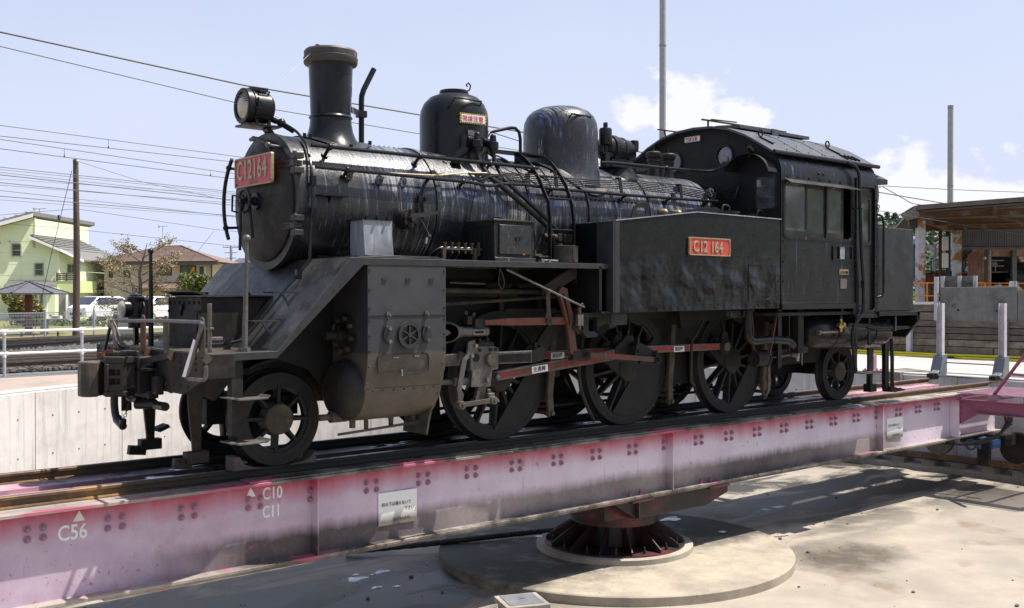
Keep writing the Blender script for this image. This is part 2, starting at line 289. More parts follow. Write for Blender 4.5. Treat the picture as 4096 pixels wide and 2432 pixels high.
mk('timber_tan', (.20, .165, .115), (.28, .24, .18), 5, rough=.9, bump=.4, bscale=26, bd=.008, rnd=.4, dirt=(.10, .07, .04), dscale=2.2, dlo=.45, dhi=.62)
mk('flag_blue', (.02, .05, .30), rough=.6)
mk('pole_wood', (.085, .055, .042), (.15, .11, .09), 8, rough=.9, sc=(4, 4, .35), bump=.6, bscale=14, bd=.02)
def bark(name, a, b): mk(name, a, b, 14, rough=.9, bump=.5, bscale=30, bd=.01)
bark('bark', (.09, .07, .055), (.15, .12, .10))
def leaf(name, c1, c2, tr=.25):
    g = G(name); oi = g.noise(2.0, 3); n2 = g.noise(30, 2); f = g.math('ADD', g.math('MULTIPLY', oi, .4), g.math('MULTIPLY', n2, .6)); g.color(g.mix(g.ramp(f, .4, .6), c1, c2)).rough(.6)
    g.b.inputs['Subsurface Weight'].default_value = 0; M[name] = g.m
leaf('leaf_green', (.05, .075, .018), (.11, .15, .04)); leaf('leaf_yellow', (.20, .17, .03), (.30, .19, .05)); leaf('leaf_lime', (.16, .19, .035), (.24, .24, .06))
leaf('leaf_red', (.22, .09, .05), (.30, .15, .08)); leaf('blossom_pink', (.40, .30, .27), (.52, .42, .38)); leaf('leaf_dark', (.018, .035, .010), (.05, .075, .022))
leaf('hill_leaf_haze', (.06, .09, .05), (.10, .14, .075))  # leaf colours lightened to stand in for haze over the distant hill
mk('house_green', (.74, .80, .56), (.71, .77, .53), 2, rough=.8); mk('house_green2', (.58, .66, .32), (.55, .63, .30), 2, rough=.8)
mk('house_tan', (.58, .49, .40), (.54, .455, .37), 2, rough=.85); mk('house_brown', (.25, .155, .10), (.22, .14, .09), 2, rough=.85); mk('house_cream', (.55, .46, .34), rough=.85)
mk('trim_white', (.78, .78, .76), rough=.6); mk('trim_grey', (.30, .29, .28), rough=.6); mk('trim_dark', (.035, .032, .03), rough=.5); mk('carport_grey', (.24, .235, .24), rough=.8)
mk('tile_grey', (.20, .20, .19), (.13, .13, .125), 5, rough=.7, rnd=.25); mk('tile_brown', (.19, .13, .105), (.14, .095, .075), 5, rough=.7, rnd=.25); mk('tile_dark', (.07, .07, .085), (.10, .10, .115), 5, rough=.55, rnd=.2)
mk('solar', (.03, .04, .075), (.05, .06, .10), 3, rough=.25); mk('curtain', (.42, .44, .46), (.36, .37, .38), 2, rough=.8)
mk('car_white', (.82, .82, .83), rough=.22, spec=.8); mk('car_black', (.012, .012, .013), rough=.2, spec=.8)
mk('shelter_roof', (.12, .115, .13), (.09, .09, .10), 6, rough=.5); mk('shelter_post', (.14, .045, .03), (.10, .035, .025), 8, rough=.7)
mk('corrugated_grey', (.115, .12, .125), (.09, .095, .10), 3, rough=.7, bump=.1); mk('corrugated_rust', (.30, .16, .10), (.20, .10, .06), 4, rough=.85, dirt=(.36, .26, .20), dscale=1.6, sc=(1, 1, .4))
mk('beam_rust', (.17, .08, .035), (.10, .055, .035), 2.5, rough=.85, dirt=(.20, .17, .15), dscale=2.0, dlo=.55, dhi=.62, bump=.3)
mk('column_paint', (.52, .50, .50), (.42, .40, .40), 4, rough=.7, dirt=(.30, .13, .045), dscale=1.6, dlo=.50, dhi=.56, bump=.2)
mk('shed_soffit', (.16, .13, .11), (.10, .085, .075), 3, rough=.9); mk('roof_sheet', (.23, .22, .21), (.28, .27, .26), 3, rough=.7)
mk('blue_sheet', (.10, .24, .44), (.12, .28, .50), 2, rough=.5); mk('duct_metal', (.42, .37, .31), (.28, .23, .19), 5, rough=.35, metal=.7)
mk('hill_ground', (.035, .055, .02), (.06, .085, .03), .05, rough=1)
mk('foam', (.62, .63, .68), (.5, .52, .6), 12, rough=.12, spec=.7); mk('wet_film', (.015, .014, .014), (.03, .028, .028), 12, rough=.04, spec=.8)
mk('wire', (.045, .05, .06), (.06, .065, .07), 6, rough=.6); mk('insulator', (.60, .60, .58), rough=.3)

# ------------------------------------------------------------------ mesh helpers
class MB:
    def __init__(s): s.v = []; s.f = []
    def add(s, vs, fs):
        o = len(s.v); s.v += [tuple(v) for v in vs]; s.f += [tuple(o + i for i in f) for f in fs]; return s
    def box(s, c, d, R=None):
        h = [x / 2 for x in d]; vs = [Vector((sx * h[0], sy * h[1], sz * h[2])) for sz in (-1, 1) for sy in (-1, 1) for sx in (-1, 1)]
        if R: vs = [R @ v for v in vs]
        c = Vector(c); return s.add([v + c for v in vs], [(0, 2, 3, 1), (4, 5, 7, 6), (0, 1, 5, 4), (2, 6, 7, 3), (0, 4, 6, 2), (1, 3, 7, 5)])
    def bb(s, x0, x1, y0, y1, z0, z1): return s.box(((x0 + x1) / 2, (y0 + y1) / 2, (z0 + z1) / 2), (abs(x1 - x0), abs(y1 - y0), abs(z1 - z0)))
    def bar(s, p0, p1, w, h, up=(0, 0, 1), w1=None, h1=None):
        p0 = Vector(p0); p1 = Vector(p1); d = (p1 - p0).normalized(); u = Vector(up)
        if abs(d.dot(u)) > .98: u = Vector((1, 0, 0)) if abs(d.x) < .9 else Vector((0, 1, 0))
        r = d.cross(u).normalized(); u = r.cross(d)
        vs = []
        for p, a, b in ((p0, w, h), (p1, w1 or w, h1 or h)):
            for i, j in ((-1, -1), (1, -1), (1, 1), (-1, 1)): vs.append(p + r * (i * a / 2) + u * (j * b / 2))
        return s.add(vs, [(0, 3, 2, 1), (4, 5, 6, 7), (0, 1, 5, 4), (1, 2, 6, 5), (2, 3, 7, 6), (3, 0, 4, 7)])
    def tube(s, pts, r, seg=10, cap=True, rs=None):
        P = [Vector(p) for p in pts]; n = len(P); o = len(s.v); prev = None
        for i, p in enumerate(P):
            d = (P[min(i + 1, n - 1)] - P[max(i - 1, 0)]).normalized()
            if prev is None:
                a = Vector((0, 0, 1)) if abs(d.z) < .9 else Vector((1, 0, 0)); u = d.cross(a).normalized()
            else:
                u = (prev - d * prev.dot(d)).normalized()
            prev = u; w = d.cross(u); rr = rs[i] if rs else r
            for k in range(seg):
                t = 2 * pi * k / seg; s.v.append(tuple(p + (u * cos(t) + w * sin(t)) * rr))
        for i in range(n - 1):
            for k in range(seg):
                a = o + i * seg + k; b = o + i * seg + (k + 1) % seg; s.f.append((a, b, b + seg, a + seg))
        if cap:
            s.f.append(tuple(o + k for k in range(seg))[::-1]); s.f.append(tuple(o + (n - 1) * seg + k for k in range(seg)))
        return s
    def cyl(s, p0, p1, r, seg=20, r1=None): return s.tube([p0, p1], r, seg, True, [r, r if r1 is None else r1])
    def lathe(s, prof, c=(0, 0, 0), ax='z', seg=40, a0=0, a1=2 * pi, capends=True):
        """prof: (position along the axis, radius)"""
        o = len(s.v); full = abs(a1 - a0 - 2 * pi) < 1e-6; n = seg if full else seg + 1
        for h, r in prof:
            for k in range(n):
                t = a0 + (a1 - a0) * k / seg
                if ax == 'z': q = (c[0] + r * cos(t), c[1] + r * sin(t), c[2] + h)
                elif ax == 'x': q = (c[0] + h, c[1] + r * cos(t), c[2] + r * sin(t))
                else: q = (c[0] - r * cos(t), c[1] + h, c[2] + r * sin(t))
                s.v.append(q)
        for i in range(len(prof) - 1):
            for k in range(seg if full else n - 1):
                a = o + i * n + k; b = o + i * n + (k + 1) % n; s.f.append((a, b, b + n, a + n))
        if full and capends:
            if prof[0][1] > 1e-4: s.f.append(tuple(o + k for k in range(n))[::-1])
            if prof[-1][1] > 1e-4: s.f.append(tuple(o + (len(prof) - 1) * n + k for k in range(n)))
        return s
    def ring(s, c, ro, ri, h0, h1, ax='y', seg=48):
        return s.lathe([(h0, ri), (h0, ro), (h1, ro), (h1, ri), (h0, ri)], c, ax, seg, capends=False)
    def torus(s, c, R, r, ax='x', seg=28, sub=8, a0=0, a1=2 * pi):
        pts = []
        n = seg
        for k in range(n + (0 if abs(a1 - a0 - 2 * pi) < 1e-6 else 1)):
            t = a0 + (a1 - a0) * k / n; u, v = R * cos(t), R * sin(t)
            pts.append({'x': (c[0], c[1] + u, c[2] + v), 'y': (c[0] + u, c[1], c[2] + v), 'z': (c[0] + u, c[1] + v, c[2])}[ax])
        if abs(a1 - a0 - 2 * pi) < 1e-6: pts = pts + [pts[0], pts[1]]
        return s.tube(pts, r, sub)
    def sphere(s, c, r, seg=16, rings=10, sc=(1, 1, 1)):
        o = len(s.v)
        for i in range(rings + 1):
            a = pi * i / rings
            for k in range(seg):
                t = 2 * pi * k / seg; s.v.append((c[0] + r * sc[0] * sin(a) * cos(t), c[1] + r * sc[1] * sin(a) * sin(t), c[2] + r * sc[2] * cos(a)))
        for i in range(rings):
            for k in range(seg):
                a = o + i * seg + k; b = o + i * seg + (k + 1) % seg; s.f.append((a, a + seg, b + seg, b))
        return s
    def plate(s, outer, d0, d1, ax='y', holes=()):
        """flat polygon with holes, given thickness. 2-D coords: ax y -> (x,z); x -> (y,z); z -> (x,y)"""
        loops = [list(outer)] + [list(h) for h in holes]
        tri = tessellate_polygon([[Vector((p[0], p[1], 0)) for p in l] for l in loops])
        flat = [p for l in loops for p in l]; n = len(flat)
        def P(p, d): return {'y': (p[0], d, p[1]), 'x': (d, p[0], p[1]), 'z': (p[0], p[1], d)}[ax]
        vs = [P(p, d0) for p in flat] + [P(p, d1) for p in flat]; fs = [tuple(t) for t in tri] + [tuple(i + n for i in t)[::-1] for t in tri]
        k = 0
        for l in loops:
            m = len(l)
            for i in range(m): a = k + i; b = k + (i + 1) % m; fs.append((a, b, b + n, a + n))
            k += m
        return s.add(vs, fs)
    def xf(s, Mx):
        s.v = [tuple(Mx @ Vector(v)) for v in s.v]; return s
    def mirror_y(s):
        s.v = [(x, -y, z) for x, y, z in s.v]; s.f = [f[::-1] for f in s.f]; return s
    def mesh(s, name, mat, smooth=35):
        me = bpy.data.meshes.new(name); me.from_pydata(s.v, [], s.f); me.validate()
        bm = bmesh.new(); bm.from_mesh(me); bmesh.ops.recalc_face_normals(bm, faces=bm.faces); bm.to_mesh(me); bm.free()
        me.materials.append(M[mat] if isinstance(mat, str) else mat)
        if smooth: me.shade_smooth(); me.set_sharp_from_angle(angle=radians(smooth))
        return me
def place(name, me, parent=None, loc=(0, 0, 0), rot=(0, 0, 0)):
    o = bpy.data.objects.new(name, me); COL.objects.link(o); o.location = loc; o.rotation_euler = rot
    if parent is not None: o.parent = parent
    return o
ORIG = {}
def obj(name, mb, mat, parent=None, bevel=0, smooth=35, kind=None, label=None):
    """mb in world (or thing-local, see thing(local=True)) coordinates -> one mesh object"""
    o = bpy.data.objects.new(name, mb.mesh(name, mat, smooth)); COL.objects.link(o)
    if parent is not None:
        o.parent = parent; off = ORIG.get(parent.name, Vector((0, 0, 0))); o.location = -off; ORIG[o.name] = Vector((0, 0, 0)) if True else off
        if off.length: ORIG[o.name] = Vector((0, 0, 0))
    if bevel:
        b = o.modifiers.new('bevel', 'BEVEL'); b.width = bevel; b.segments = 2; b.limit_method = 'ANGLE'; b.angle_limit = radians(40); b.harden_normals = False
    if kind: o['kind'] = kind
    if label: o['label'] = label
    return o
def thing(name, label, cat, loc=(0, 0, 0), rz=0, group=None, local=False):
    """Empty at the thing's base. local=False: the parts are written in world coordinates and shifted back"""
    o = bpy.data.objects.new(name, None); COL.objects.link(o); o.location = loc; o.rotation_euler = (0, 0, rz); o.empty_display_size = .2
    o['label'] = label; o['category'] = cat
    if group: o['group'] = group
    if not local: ORIG[o.name] = Vector(loc)
    return o
def single(o, label, cat, group=None):
    o['label'] = label; o['category'] = cat
    if group: o['group'] = group
    return o
def struct(o): o['kind'] = 'structure'; return o
def copy_tree(o, parent=None):
    c = o.copy(); COL.objects.link(c); c.parent = parent
    for ch in list(o.children): copy_tree(ch, c)
    return c
def text_mb(s, size, depth, Mx, sx=1.0, align='LEFT', bold=0, spacing=1.0):
    cu = bpy.data.curves.new('text', 'FONT'); cu.body = s; cu.size = size; cu.extrude = depth / 2; cu.align_x = align; cu.offset = bold; cu.resolution_u = 3; cu.space_character = spacing
    o = bpy.data.objects.new('text', cu); COL.objects.link(o); dg = bpy.context.evaluated_depsgraph_get(); me = bpy.data.meshes.new_from_object(o.evaluated_get(dg))
    mb = MB(); mb.v = [tuple(Mx @ Vector((v.co.x * sx, v.co.y, v.co.z))) for v in me.vertices]; mb.f = [tuple(p.vertices) for p in me.polygons]
    bpy.data.objects.remove(o); bpy.data.curves.remove(cu); bpy.data.meshes.remove(me); return mb
def face_mx(p, right, up):
    """matrix that writes text from p along `right`, letters standing along `up`"""
    r = Vector(right).normalized(); u = Vector(up).normalized(); n = r.cross(u); m = Matrix((r, u, n)).transposed().to_4x4(); m.translation = Vector(p); return m
def arc(c, r, a0, a1, n=10): return [(c[0] + r * cos(a0 + (a1 - a0) * i / n), c[1] + r * sin(a0 + (a1 - a0) * i / n)) for i in range(n + 1)]
def rrect(x0, x1, z0, z1, r=.04, n=4):
    return arc((x1 - r, z0 + r), r, -pi / 2, 0, n) + arc((x1 - r, z1 - r), r, 0, pi / 2, n) + arc((x0 + r, z1 - r), r, pi / 2, pi, n) + arc((x0 + r, z0 + r), r, pi, 1.5 * pi, n)
# ================================================================== STEAM LOCOMOTIVE (x runs to the rear, y away from the camera side, z up from the rail head)
LO = thing('steam_locomotive', 'black steam tank locomotive with peeling paint and red number plates standing on the turntable', 'steam locomotive', (2.0, 0, 0))
BZ = 2.481; BR = .663
def dome_prof(*p): return list(p)
# smokebox, boiler
sb = obj('smokebox', MB().lathe([(-2.42, .60), (-2.42, BR), (-2.36, BR), (-2.355, .657), (-.845, .657)], (0, 0, BZ), 'x', 72, capends=False), 'shell_worn', LO)
obj('front_ring', MB().ring((0, 0, BZ), BR + .006, .585, -2.445, -2.40, 'x', 72), 'slope_black', sb, bevel=.004)
obj('saddle', MB().bb(-2.15, -1.25, -.52, .52, 1.15, 1.95), 'black_matt', LO)
dr = obj('smokebox_door', MB().lathe([(-2.43, .588), (-2.462, .585), (-2.475, .565), (-2.505, .44), (-2.528, .24), (-2.535, 0.0)], (0, 0, BZ), 'x', 64), 'frame_black', LO)
for z in (2.80, 2.22):
    s_ = MB(); 
    for dz in (-.022, .022): s_.bar((-2.50, -.16, z + dz), (-2.47, -.60, z + dz), .02, .020)
    s_.bar((-2.497, -.15, z), (-2.468, -.56, z), .012, .075)
    obj('hinge_strap', s_, 'black_gloss', dr, bevel=.003)
    h_ = MB(); h_.box((-2.45, -.615, z), (.09, .075, .05)); h_.box((-2.45, -.64, z + .068), (.10, .085, .055)); h_.box((-2.45, -.64, z - .068), (.10, .085, .055)); h_.cyl((-2.475, -.64, z - .11), (-2.475, -.64, z + .11), .022, 12)
    obj('hinge', h_, 'slope_black', dr, bevel=.004)
w_ = MB().torus((-2.668, 0, BZ), .115, .015, 'x', 32, 10); w_.lathe([(-2.69, .02), (-2.69, .032), (-2.64, .032), (-2.64, .02)], (0, 0, BZ), 'x', 16)
for k in range(4):
    a = k * pi / 2 + .5; pts = [(-2.668, cos(a) * .03, BZ + sin(a) * .03), (-2.655, cos(a + .25) * .07, BZ + sin(a + .25) * .07), (-2.668, cos(a) * .112, BZ + sin(a) * .112)]; w_.tube(pts, .011, 8)
obj('handwheel', w_, 'black_smooth', dr)
d_ = MB().cyl((-2.72, 0, BZ), (-2.50, 0, BZ), .022, 14).lathe([(-2.56, .08), (-2.53, .085)], (0, 0, BZ), 'x', 20); d_.lathe([(-2.60, .04), (-2.56, .045)], (0, 0, BZ), 'x', 16)
obj('door_bolt', d_, 'black_gloss', dr)
obj('dart_handle', MB().tube([(-2.62, 0, BZ), (-2.62, -.02, BZ - .10), (-2.60, -.03, BZ - .36)], .016, 10).tube([(-2.70, 0, BZ), (-2.70, .02, BZ - .12), (-2.71, .01, BZ - .48)], .014, 10), 'black_gloss', dr)
obj('latch_bracket', MB().tube([(-2.66, .06, BZ + .04), (-2.70, .19, BZ + .06), (-2.70, .20, BZ - .09), (-2.64, .10, BZ - .12)], .011, 8), 'black_gloss', dr)
# curved handrails on the smokebox front
def arc3(x, R, a0, a1, n=14): return [(x, R * cos(a0 + (a1 - a0) * i / n), BZ + R * sin(a0 + (a1 - a0) * i / n)) for i in range(n + 1)]
hr = obj('door_handrail', MB().tube([(-2.59, .62 * cos(radians(a)), BZ + .62 * sin(radians(a))) for a in range(-34, 48, 4)], .019, 12), 'black_smooth', LO)
for a in (-22, 36): obj('handrail_stanchion', MB().cyl((-2.59, .62 * cos(radians(a)), BZ + .62 * sin(radians(a))), (-2.44, .60 * cos(radians(a)), BZ + .60 * sin(radians(a))), .014, 10).sphere((-2.59, .62 * cos(radians(a)), BZ + .62 * sin(radians(a))), .03, 12, 8), 'black_gloss', LO)
ar = [(-2.58, .60 * cos(radians(a)), BZ + .60 * sin(radians(a))) for a in range(86, 130, 6)]
obj('door_handrail', MB().tube([(p[0], p[1] , p[2]) for p in ar], .019, 12), 'black_smooth', LO)
for a in (92, 122): obj('handrail_stanchion', MB().cyl((-2.58, .60 * cos(radians(a)), BZ + .60 * sin(radians(a))), (-2.42, .60 * cos(radians(a)), BZ + .59 * sin(radians(a))), .013, 10).sphere((-2.58, .60 * cos(radians(a)), BZ + .60 * sin(radians(a))), .028, 12, 8), 'steel_dull', LO)
# front number plate
pl = obj('number_plate', MB().plate(rrect(-.385, .385, 2.635, 2.915, .02), -2.575, -2.56, 'x'), 'plate_red_faded', LO)
obj('plate_rim', MB().plate(rrect(-.39, .39, 2.63, 2.92, .022), -2.584, -2.558, 'x', [rrect(-.376, .376, 2.644, 2.906, .018)]), 'brass_dull', pl)
obj('lettering', text_mb('C12164', .262, .012, face_mx((-2.580, .335, 2.705), (0, -1, 0), (0, 0, 1)), .68, bold=.004, spacing=1.12), 'gilt', pl)
obj('lettering', text_mb('形式 C12', .047, .006, face_mx((-2.577, .085, 2.657), (0, -1, 0), (0, 0, 1)), .9), 'gilt', pl)
for y in (-.36, .36):
    for z in (2.66, 2.89): obj('plate_bolt', MB().lathe([(-2.592, .002), (-2.59, .012), (-2.575, .012)], (0, y, z), 'x', 10), 'plate_red_faded', pl)
for y in (-.25, .25): obj('plate_bracket', MB().box((-2.52, y, 2.78), (.08, .04, .05)), 'black_gloss', LO)
# boiler
bl = obj('boiler_barrel', MB().lathe([(-.80, .653), (2.42, .655)], (0, 0, BZ), 'x', 72, capends=False), 'shell_streaked', LO)
obj('firebox_wrapper', MB().lathe([(2.40, .664), (3.68, .664), (3.69, .655)], (0, 0, BZ), 'x', 72, capends=False), 'shell_streaked', LO)
obj('backhead_lagging', MB().lathe([(3.66, .655), (4.14, .60)], (0, 0, BZ), 'x', 64, capends=False), 'black_gloss', LO)
obj('firebox', MB().bb(2.40, 3.95, -.60, .60, 1.0, 2.45), 'black_matt', LO)
for x, w in ((-.825, .06), (.43, .03), (2.43, .05), (1.35, .025)): obj('boiler_band', MB().lathe([(x - w / 2, .655), (x - w / 2, .672), (x + w / 2, .672), (x + w / 2, .655)], (0, 0, BZ), 'x', 72, capends=False), 'shell_worn', bl)
rv = MB()
for i in range(24): rv.sphere((.55 + i * .078, -.664 * cos(radians(19)), BZ + .664 * sin(radians(19))), .011, 8, 5)
for i in range(9): rv.sphere((-1.30 + i * .062, -.655 * cos(radians(84)), BZ + .655 * sin(radians(84))), .012, 8, 5)
obj('rivet_row', rv, 'black_gloss', bl, kind='stuff')
# chimney
ch = obj('chimney', MB().lathe([(2.98, .36), (3.06, .325), (3.12, .285), (3.17, .252), (3.23, .228), (3.30, .214), (3.36, .208), (3.375, .222), (3.39, .216), (3.40, .204), (3.93, .224)], (-1.715, 0, 0), 'z', 56, capends=False), 'black_smooth', LO)
obj('chimney_cap', MB().lathe([(3.90, .222), (3.915, .262), (3.93, .272), (3.985, .276), (3.99, .268), (4.045, .270), (4.065, .255), (4.07, .235), (4.05, .20), (3.70, .19)], (-1.715, 0, 0), 'z', 56, capends=False), 'cap_brown', ch)
obj('lid_catch', MB().box((-1.83, .12, 4.09), (.12, .03, .03)).box((-1.80, .12, 4.11), (.03, .03, .06)), 'rust', ch)
obj('rust_patch', MB().lathe([(3.60, .2155), (3.70, .2175)], (-1.715, 0, 0), 'z', 4, radians(-40), radians(-33)), 'rust_orange', ch)
sf = MB()
for i in range(73):
    a = 2 * pi * i / 72; xx = -1.715 + .42 * cos(a); yy = .40 * sin(a); sf.v.append((xx, yy, BZ + math.sqrt(max(.01, .672 ** 2 - yy * yy)))); xx = -1.715 + .2 * cos(a); yy = .2 * sin(a); sf.v.append((xx, yy, BZ + math.sqrt(.68 ** 2 - yy * yy)))
sf.f = [(2 * i, 2 * i + 2, 2 * i + 3, 2 * i + 1) for i in range(72)]
obj('flange', sf, 'shell_light', ch)
for a in (-150, -90, -30, 200): obj('flange_bolt', MB().cyl((-1.715 + .40 * cos(radians(a)), .38 * sin(radians(a)), BZ + math.sqrt(.67 ** 2 - (.38 * sin(radians(a))) ** 2) - .01), (-1.715 + .40 * cos(radians(a)), .38 * sin(radians(a)) * 1.04, BZ + math.sqrt(.67 ** 2 - (.38 * sin(radians(a))) ** 2) + .035), .018, 6), 'black_gloss', ch)
obj('exhaust_pipe', MB().tube([(-1.16, .3, 2.95), (-1.16, .3, 3.66), (-1.155, .3, 3.72), (-1.13, .3, 3.79), (-1.0, .3, 4.03)], .030, 12), 'black_gloss', LO)
obj('pipe_clamp', MB().bar((-1.40, .12, 3.52), (-1.16, .3, 3.52), .02, .06).box((-1.16, .3, 3.52), (.09, .09, .07)), 'black_gloss', LO)
for p in (((-2.34, -.05, 3.62), (-1.97, -.05, 4.00)), ((-1.50, .05, 3.86), (-1.36, .12, 3.42))): obj('stay_wire', MB().tube(p, .0025, 5), 'white_paint', LO)
# domes
d1 = obj('sand_dome', MB().lathe([(2.98, .405), (3.06, .392), (3.14, .385), (3.54, .385), (3.62, .375), (3.70, .34), (3.77, .275), (3.81, .18), (3.825, .09), (3.828, 0.0)], (-.135, 0, 0), 'z', 56), 'black_smooth', LO)
obj('dome_lid', MB().lathe([(3.805, .16), (3.825, .165), (3.855, .160), (3.862, .0)], (-.135, 0, 0), 'z', 36), 'black_gloss', d1)
obj('lid_hook', MB().bar((-.10, 0, 3.87), (.05, 0, 3.87), .03, .016).tube([(.03, 0, 3.87), (.09, 0, 3.90), (.10, 0, 3.95), (.07, 0, 3.975), (.04, 0, 3.95), (.055, 0, 3.93)], .009, 8), 'black_gloss', d1)
def grab(cx, cy, x0, x1, y, z, d=.07): return MB().tube([(x0, y + .11, z - .10), (x0 + .02, y, z), (x1 - .02, y, z), (x1, y + .08, z - .12)], .011, 8)
obj('grab_rail', grab(0, 0, -.42, -.02, -.37, 3.70), 'black_gloss', d1)
dx_ = -.135
def dome_sign(parent):
    # enamel warning plate bolted to the dome: yellow and black border, white field, red writing
    n = Vector((-.118, -.993, 0)).normalized(); r = Vector((.993, -.118, 0)); c = Vector((-.182, -.405, 3.487))
    def P(u, v, d=0): return c + r * u + Vector((0, 0, 1)) * v + n * d
    q = MB(); q.add([P(-.168, -.056), P(.168, -.056), P(.168, .056), P(-.168, .056), P(-.168, -.056, .006), P(.168, -.056, .006), P(.168, .056, .006), P(-.168, .056, .006)], [(0, 1, 2, 3), (4, 7, 6, 5), (0, 4, 5, 1), (1, 5, 6, 2), (2, 6, 7, 3), (3, 7, 4, 0)])
    s_ = obj('warning_sign', q, 'yellow', parent)
    st = MB()
    for i in range(13):
        u = -.165 + i * .0265
        for v0, v1 in ((-.056, -.041), (.041, .056)):
            st.add([P(u, v0, .0075), P(u + .013, v0, .0075), P(min(u + .022, .168), v1, .0075), P(u + .009, v1, .0075)], [(0, 1, 2, 3)])
    for sgn in (-1, 1):
        for k in range(3): st.add([P(sgn * .168, -.04 + k * .028, .0075), P(sgn * .151, -.035 + k * .028, .0075), P(sgn * .151, -.022 + k * .028, .0075), P(sgn * .168, -.027 + k * .028, .0075)], [(0, 1, 2, 3)])
    obj('hazard_stripes', st, 'letter_black', s_)
    obj('sign_face', MB().add([P(-.15, -.041, .009), P(.15, -.041, .009), P(.15, .041, .009), P(-.15, .041, .009)], [(0, 1, 2, 3)]), 'sign_white', s_)
    obj('lettering', text_mb('架線注意', .068, .001, face_mx(P(-.142, -.026, .0105), r, (0, 0, 1)), .98, bold=.0006, spacing=1.03), 'letter_red', s_)
dome_sign(d1)
obj('maker_plate', MB().box((-.18, -.392, 3.32), (.13, .012, .09)), 'steel_dull', d1)
d2 = obj('steam_dome', MB().lathe([(2.86, .56), (2.95, .51), (3.03, .484), (3.12, .468), (3.22, .459), (3.32, .457), (3.56, .457), (3.66, .445), (3.74, .41), (3.80, .35), (3.845, .25), (3.868, .13), (3.873, 0.0)], (1.50, 0, 0), 'z', 64), 'shell_worn', LO)
obj('grab_rail', grab(0, 0, 1.27, 1.62, -.42, 3.71), 'black_gloss', d2)
sf = MB()
for i in range(73):
    a = 2 * pi * i / 72
    for r in (.64, .44): yy = r * .97 * sin(a); sf.v.append((1.50 + r * cos(a), yy, BZ + math.sqrt(.674 ** 2 - yy * yy)))
sf.f = [(2 * i, 2 * i + 2, 2 * i + 3, 2 * i + 1) for i in range(72)]
obj('flange', sf, 'shell_light', d2)
# sanding valves and their pipes beside the first dome
vx = MB().lathe([(0, .035), (.05, .045), (.05, .062), (.12, .062), (.13, .04), (.17, .035)], (0, 0, 0), 'z', 14)
for i, x in enumerate((-.20, .02)):
    v = MB(); v.v = [(a + x, b - .50, c + 3.12) for a, b, c in vx.v]; v.f = list(vx.f); v.cyl((x, -.50, 3.23), (x - .05, -.36, 3.24), .04, 12); v.cyl((x - .07, -.42, 3.26), (x + .07, -.46, 3.25), .03, 10); v.sphere((x, -.50, 3.30), .035, 10, 8)
    obj('sand_valve', v, 'black_gloss', LO)
obj('valve_bracket', MB().box((-.20, -.40, 3.22), (.26, .06, .16)), 'black_gloss', LO)
def pipe(name, pts, r, mat='black_gloss', seg=8):
    # round the corners a little
    P = [Vector(p) for p in pts]; q = [P[0]]
    for i in range(1, len(P) - 1):
        a, b, c = P[i - 1], P[i], P[i + 1]; k = min(.35, .06 / max(.01, (b - a).length), .06 / max(.01, (c - b).length))
        q += [b.lerp(a, k), b + ((b.lerp(a, k) - b) + (b.lerp(c, k) - b)) * .28, b.lerp(c, k)]
    q.append(P[-1]); return obj(name, MB().tube(q, r, seg), mat, LO)
pipe('sand_pipe', [(.02, -.50, 3.14), (.02, -.535, 3.02), (.03, -.63, 2.87), (.06, -.69, 2.79), (.33, -.76, 2.58), (.58, -.77, 2.40), (.78, -.76, 2.26)], .024, seg=10)
pipe('sand_pipe', [(-.20, -.50, 3.14), (-.20, -.53, 3.02), (-.17, -.62, 2.88), (-.10, -.69, 2.79), (.03, -.72, 2.70), (.29, -.765, 2.52), (.56, -.78, 2.34)], .030, seg=10)
# handrails
def rail_with_knobs(name, pts, r, knobs, tilt):
    pipe(name, pts, r, 'black_smooth', 10)
    for kx, ky, kz in knobs: obj('handrail_stanchion', MB().sphere((kx, ky, kz), r * 1.75, 12, 8).cyl((kx, ky, kz), (kx + .005, ky + tilt[0], kz + tilt[1]), r * .85, 10).cyl((kx + .005, ky + tilt[0] * .8, kz + tilt[1] * .8), (kx + .005, ky + tilt[0], kz + tilt[1]), r * 1.8, 10), 'black_smooth', LO)
rail_with_knobs('handrail', [(-2.28, -.60, 2.985), (.58, -.60, 2.995)], .020, [(x, -.60, 2.988) for x in (-2.08, -1.03, -.10, .52)], (.11, -.075))
rail_with_knobs('handrail', [(-2.29, -.70, 2.77), (-.45, -.70, 2.755), (-.20, -.71, 2.73), (-.04, -.71, 2.765), (.30, -.70, 2.785), (.66, -.71, 2.765), (1.9, -.70, 2.77), (3.42, -.70, 2.79), (3.92, -.70, 2.80), (4.02, -.70, 2.86), (4.10, -.72, 3.05)], .018, [(x, -.70, z) for x, z in ((-1.95, 2.77), (-.55, 2.755), (.70, 2.765), (1.9, 2.77), (2.70, 2.78), (3.45, 2.79))], (.07, -.05))
rail_with_knobs('handrail', [(1.75, -.45, 3.17), (1.96, -.46, 3.185), (2.9, -.46, 3.195), (3.56, -.46, 3.21), (3.76, -.50, 3.215), (4.05, -.70, 3.34), (4.20, -.86, 3.45), (4.35, -1.0, 3.52)], .018, [(2.92, -.46, 3.195)], (.02, -.10))
obj('grab_rail', MB().tube([(.25, -.12, 3.38), (.30, -.1, 3.43), (.62, -.08, 3.515), (.70, -.08, 3.52), (.76, -.08, 3.48), (.78, -.08, 3.40), (.78, -.08, 3.10)], .020, 10), 'black_smooth', LO)
obj('stay_wire', MB().tube([(.33, -.1, 3.43), (.76, -.08, 3.375)], .005, 5), 'black_gloss', LO)
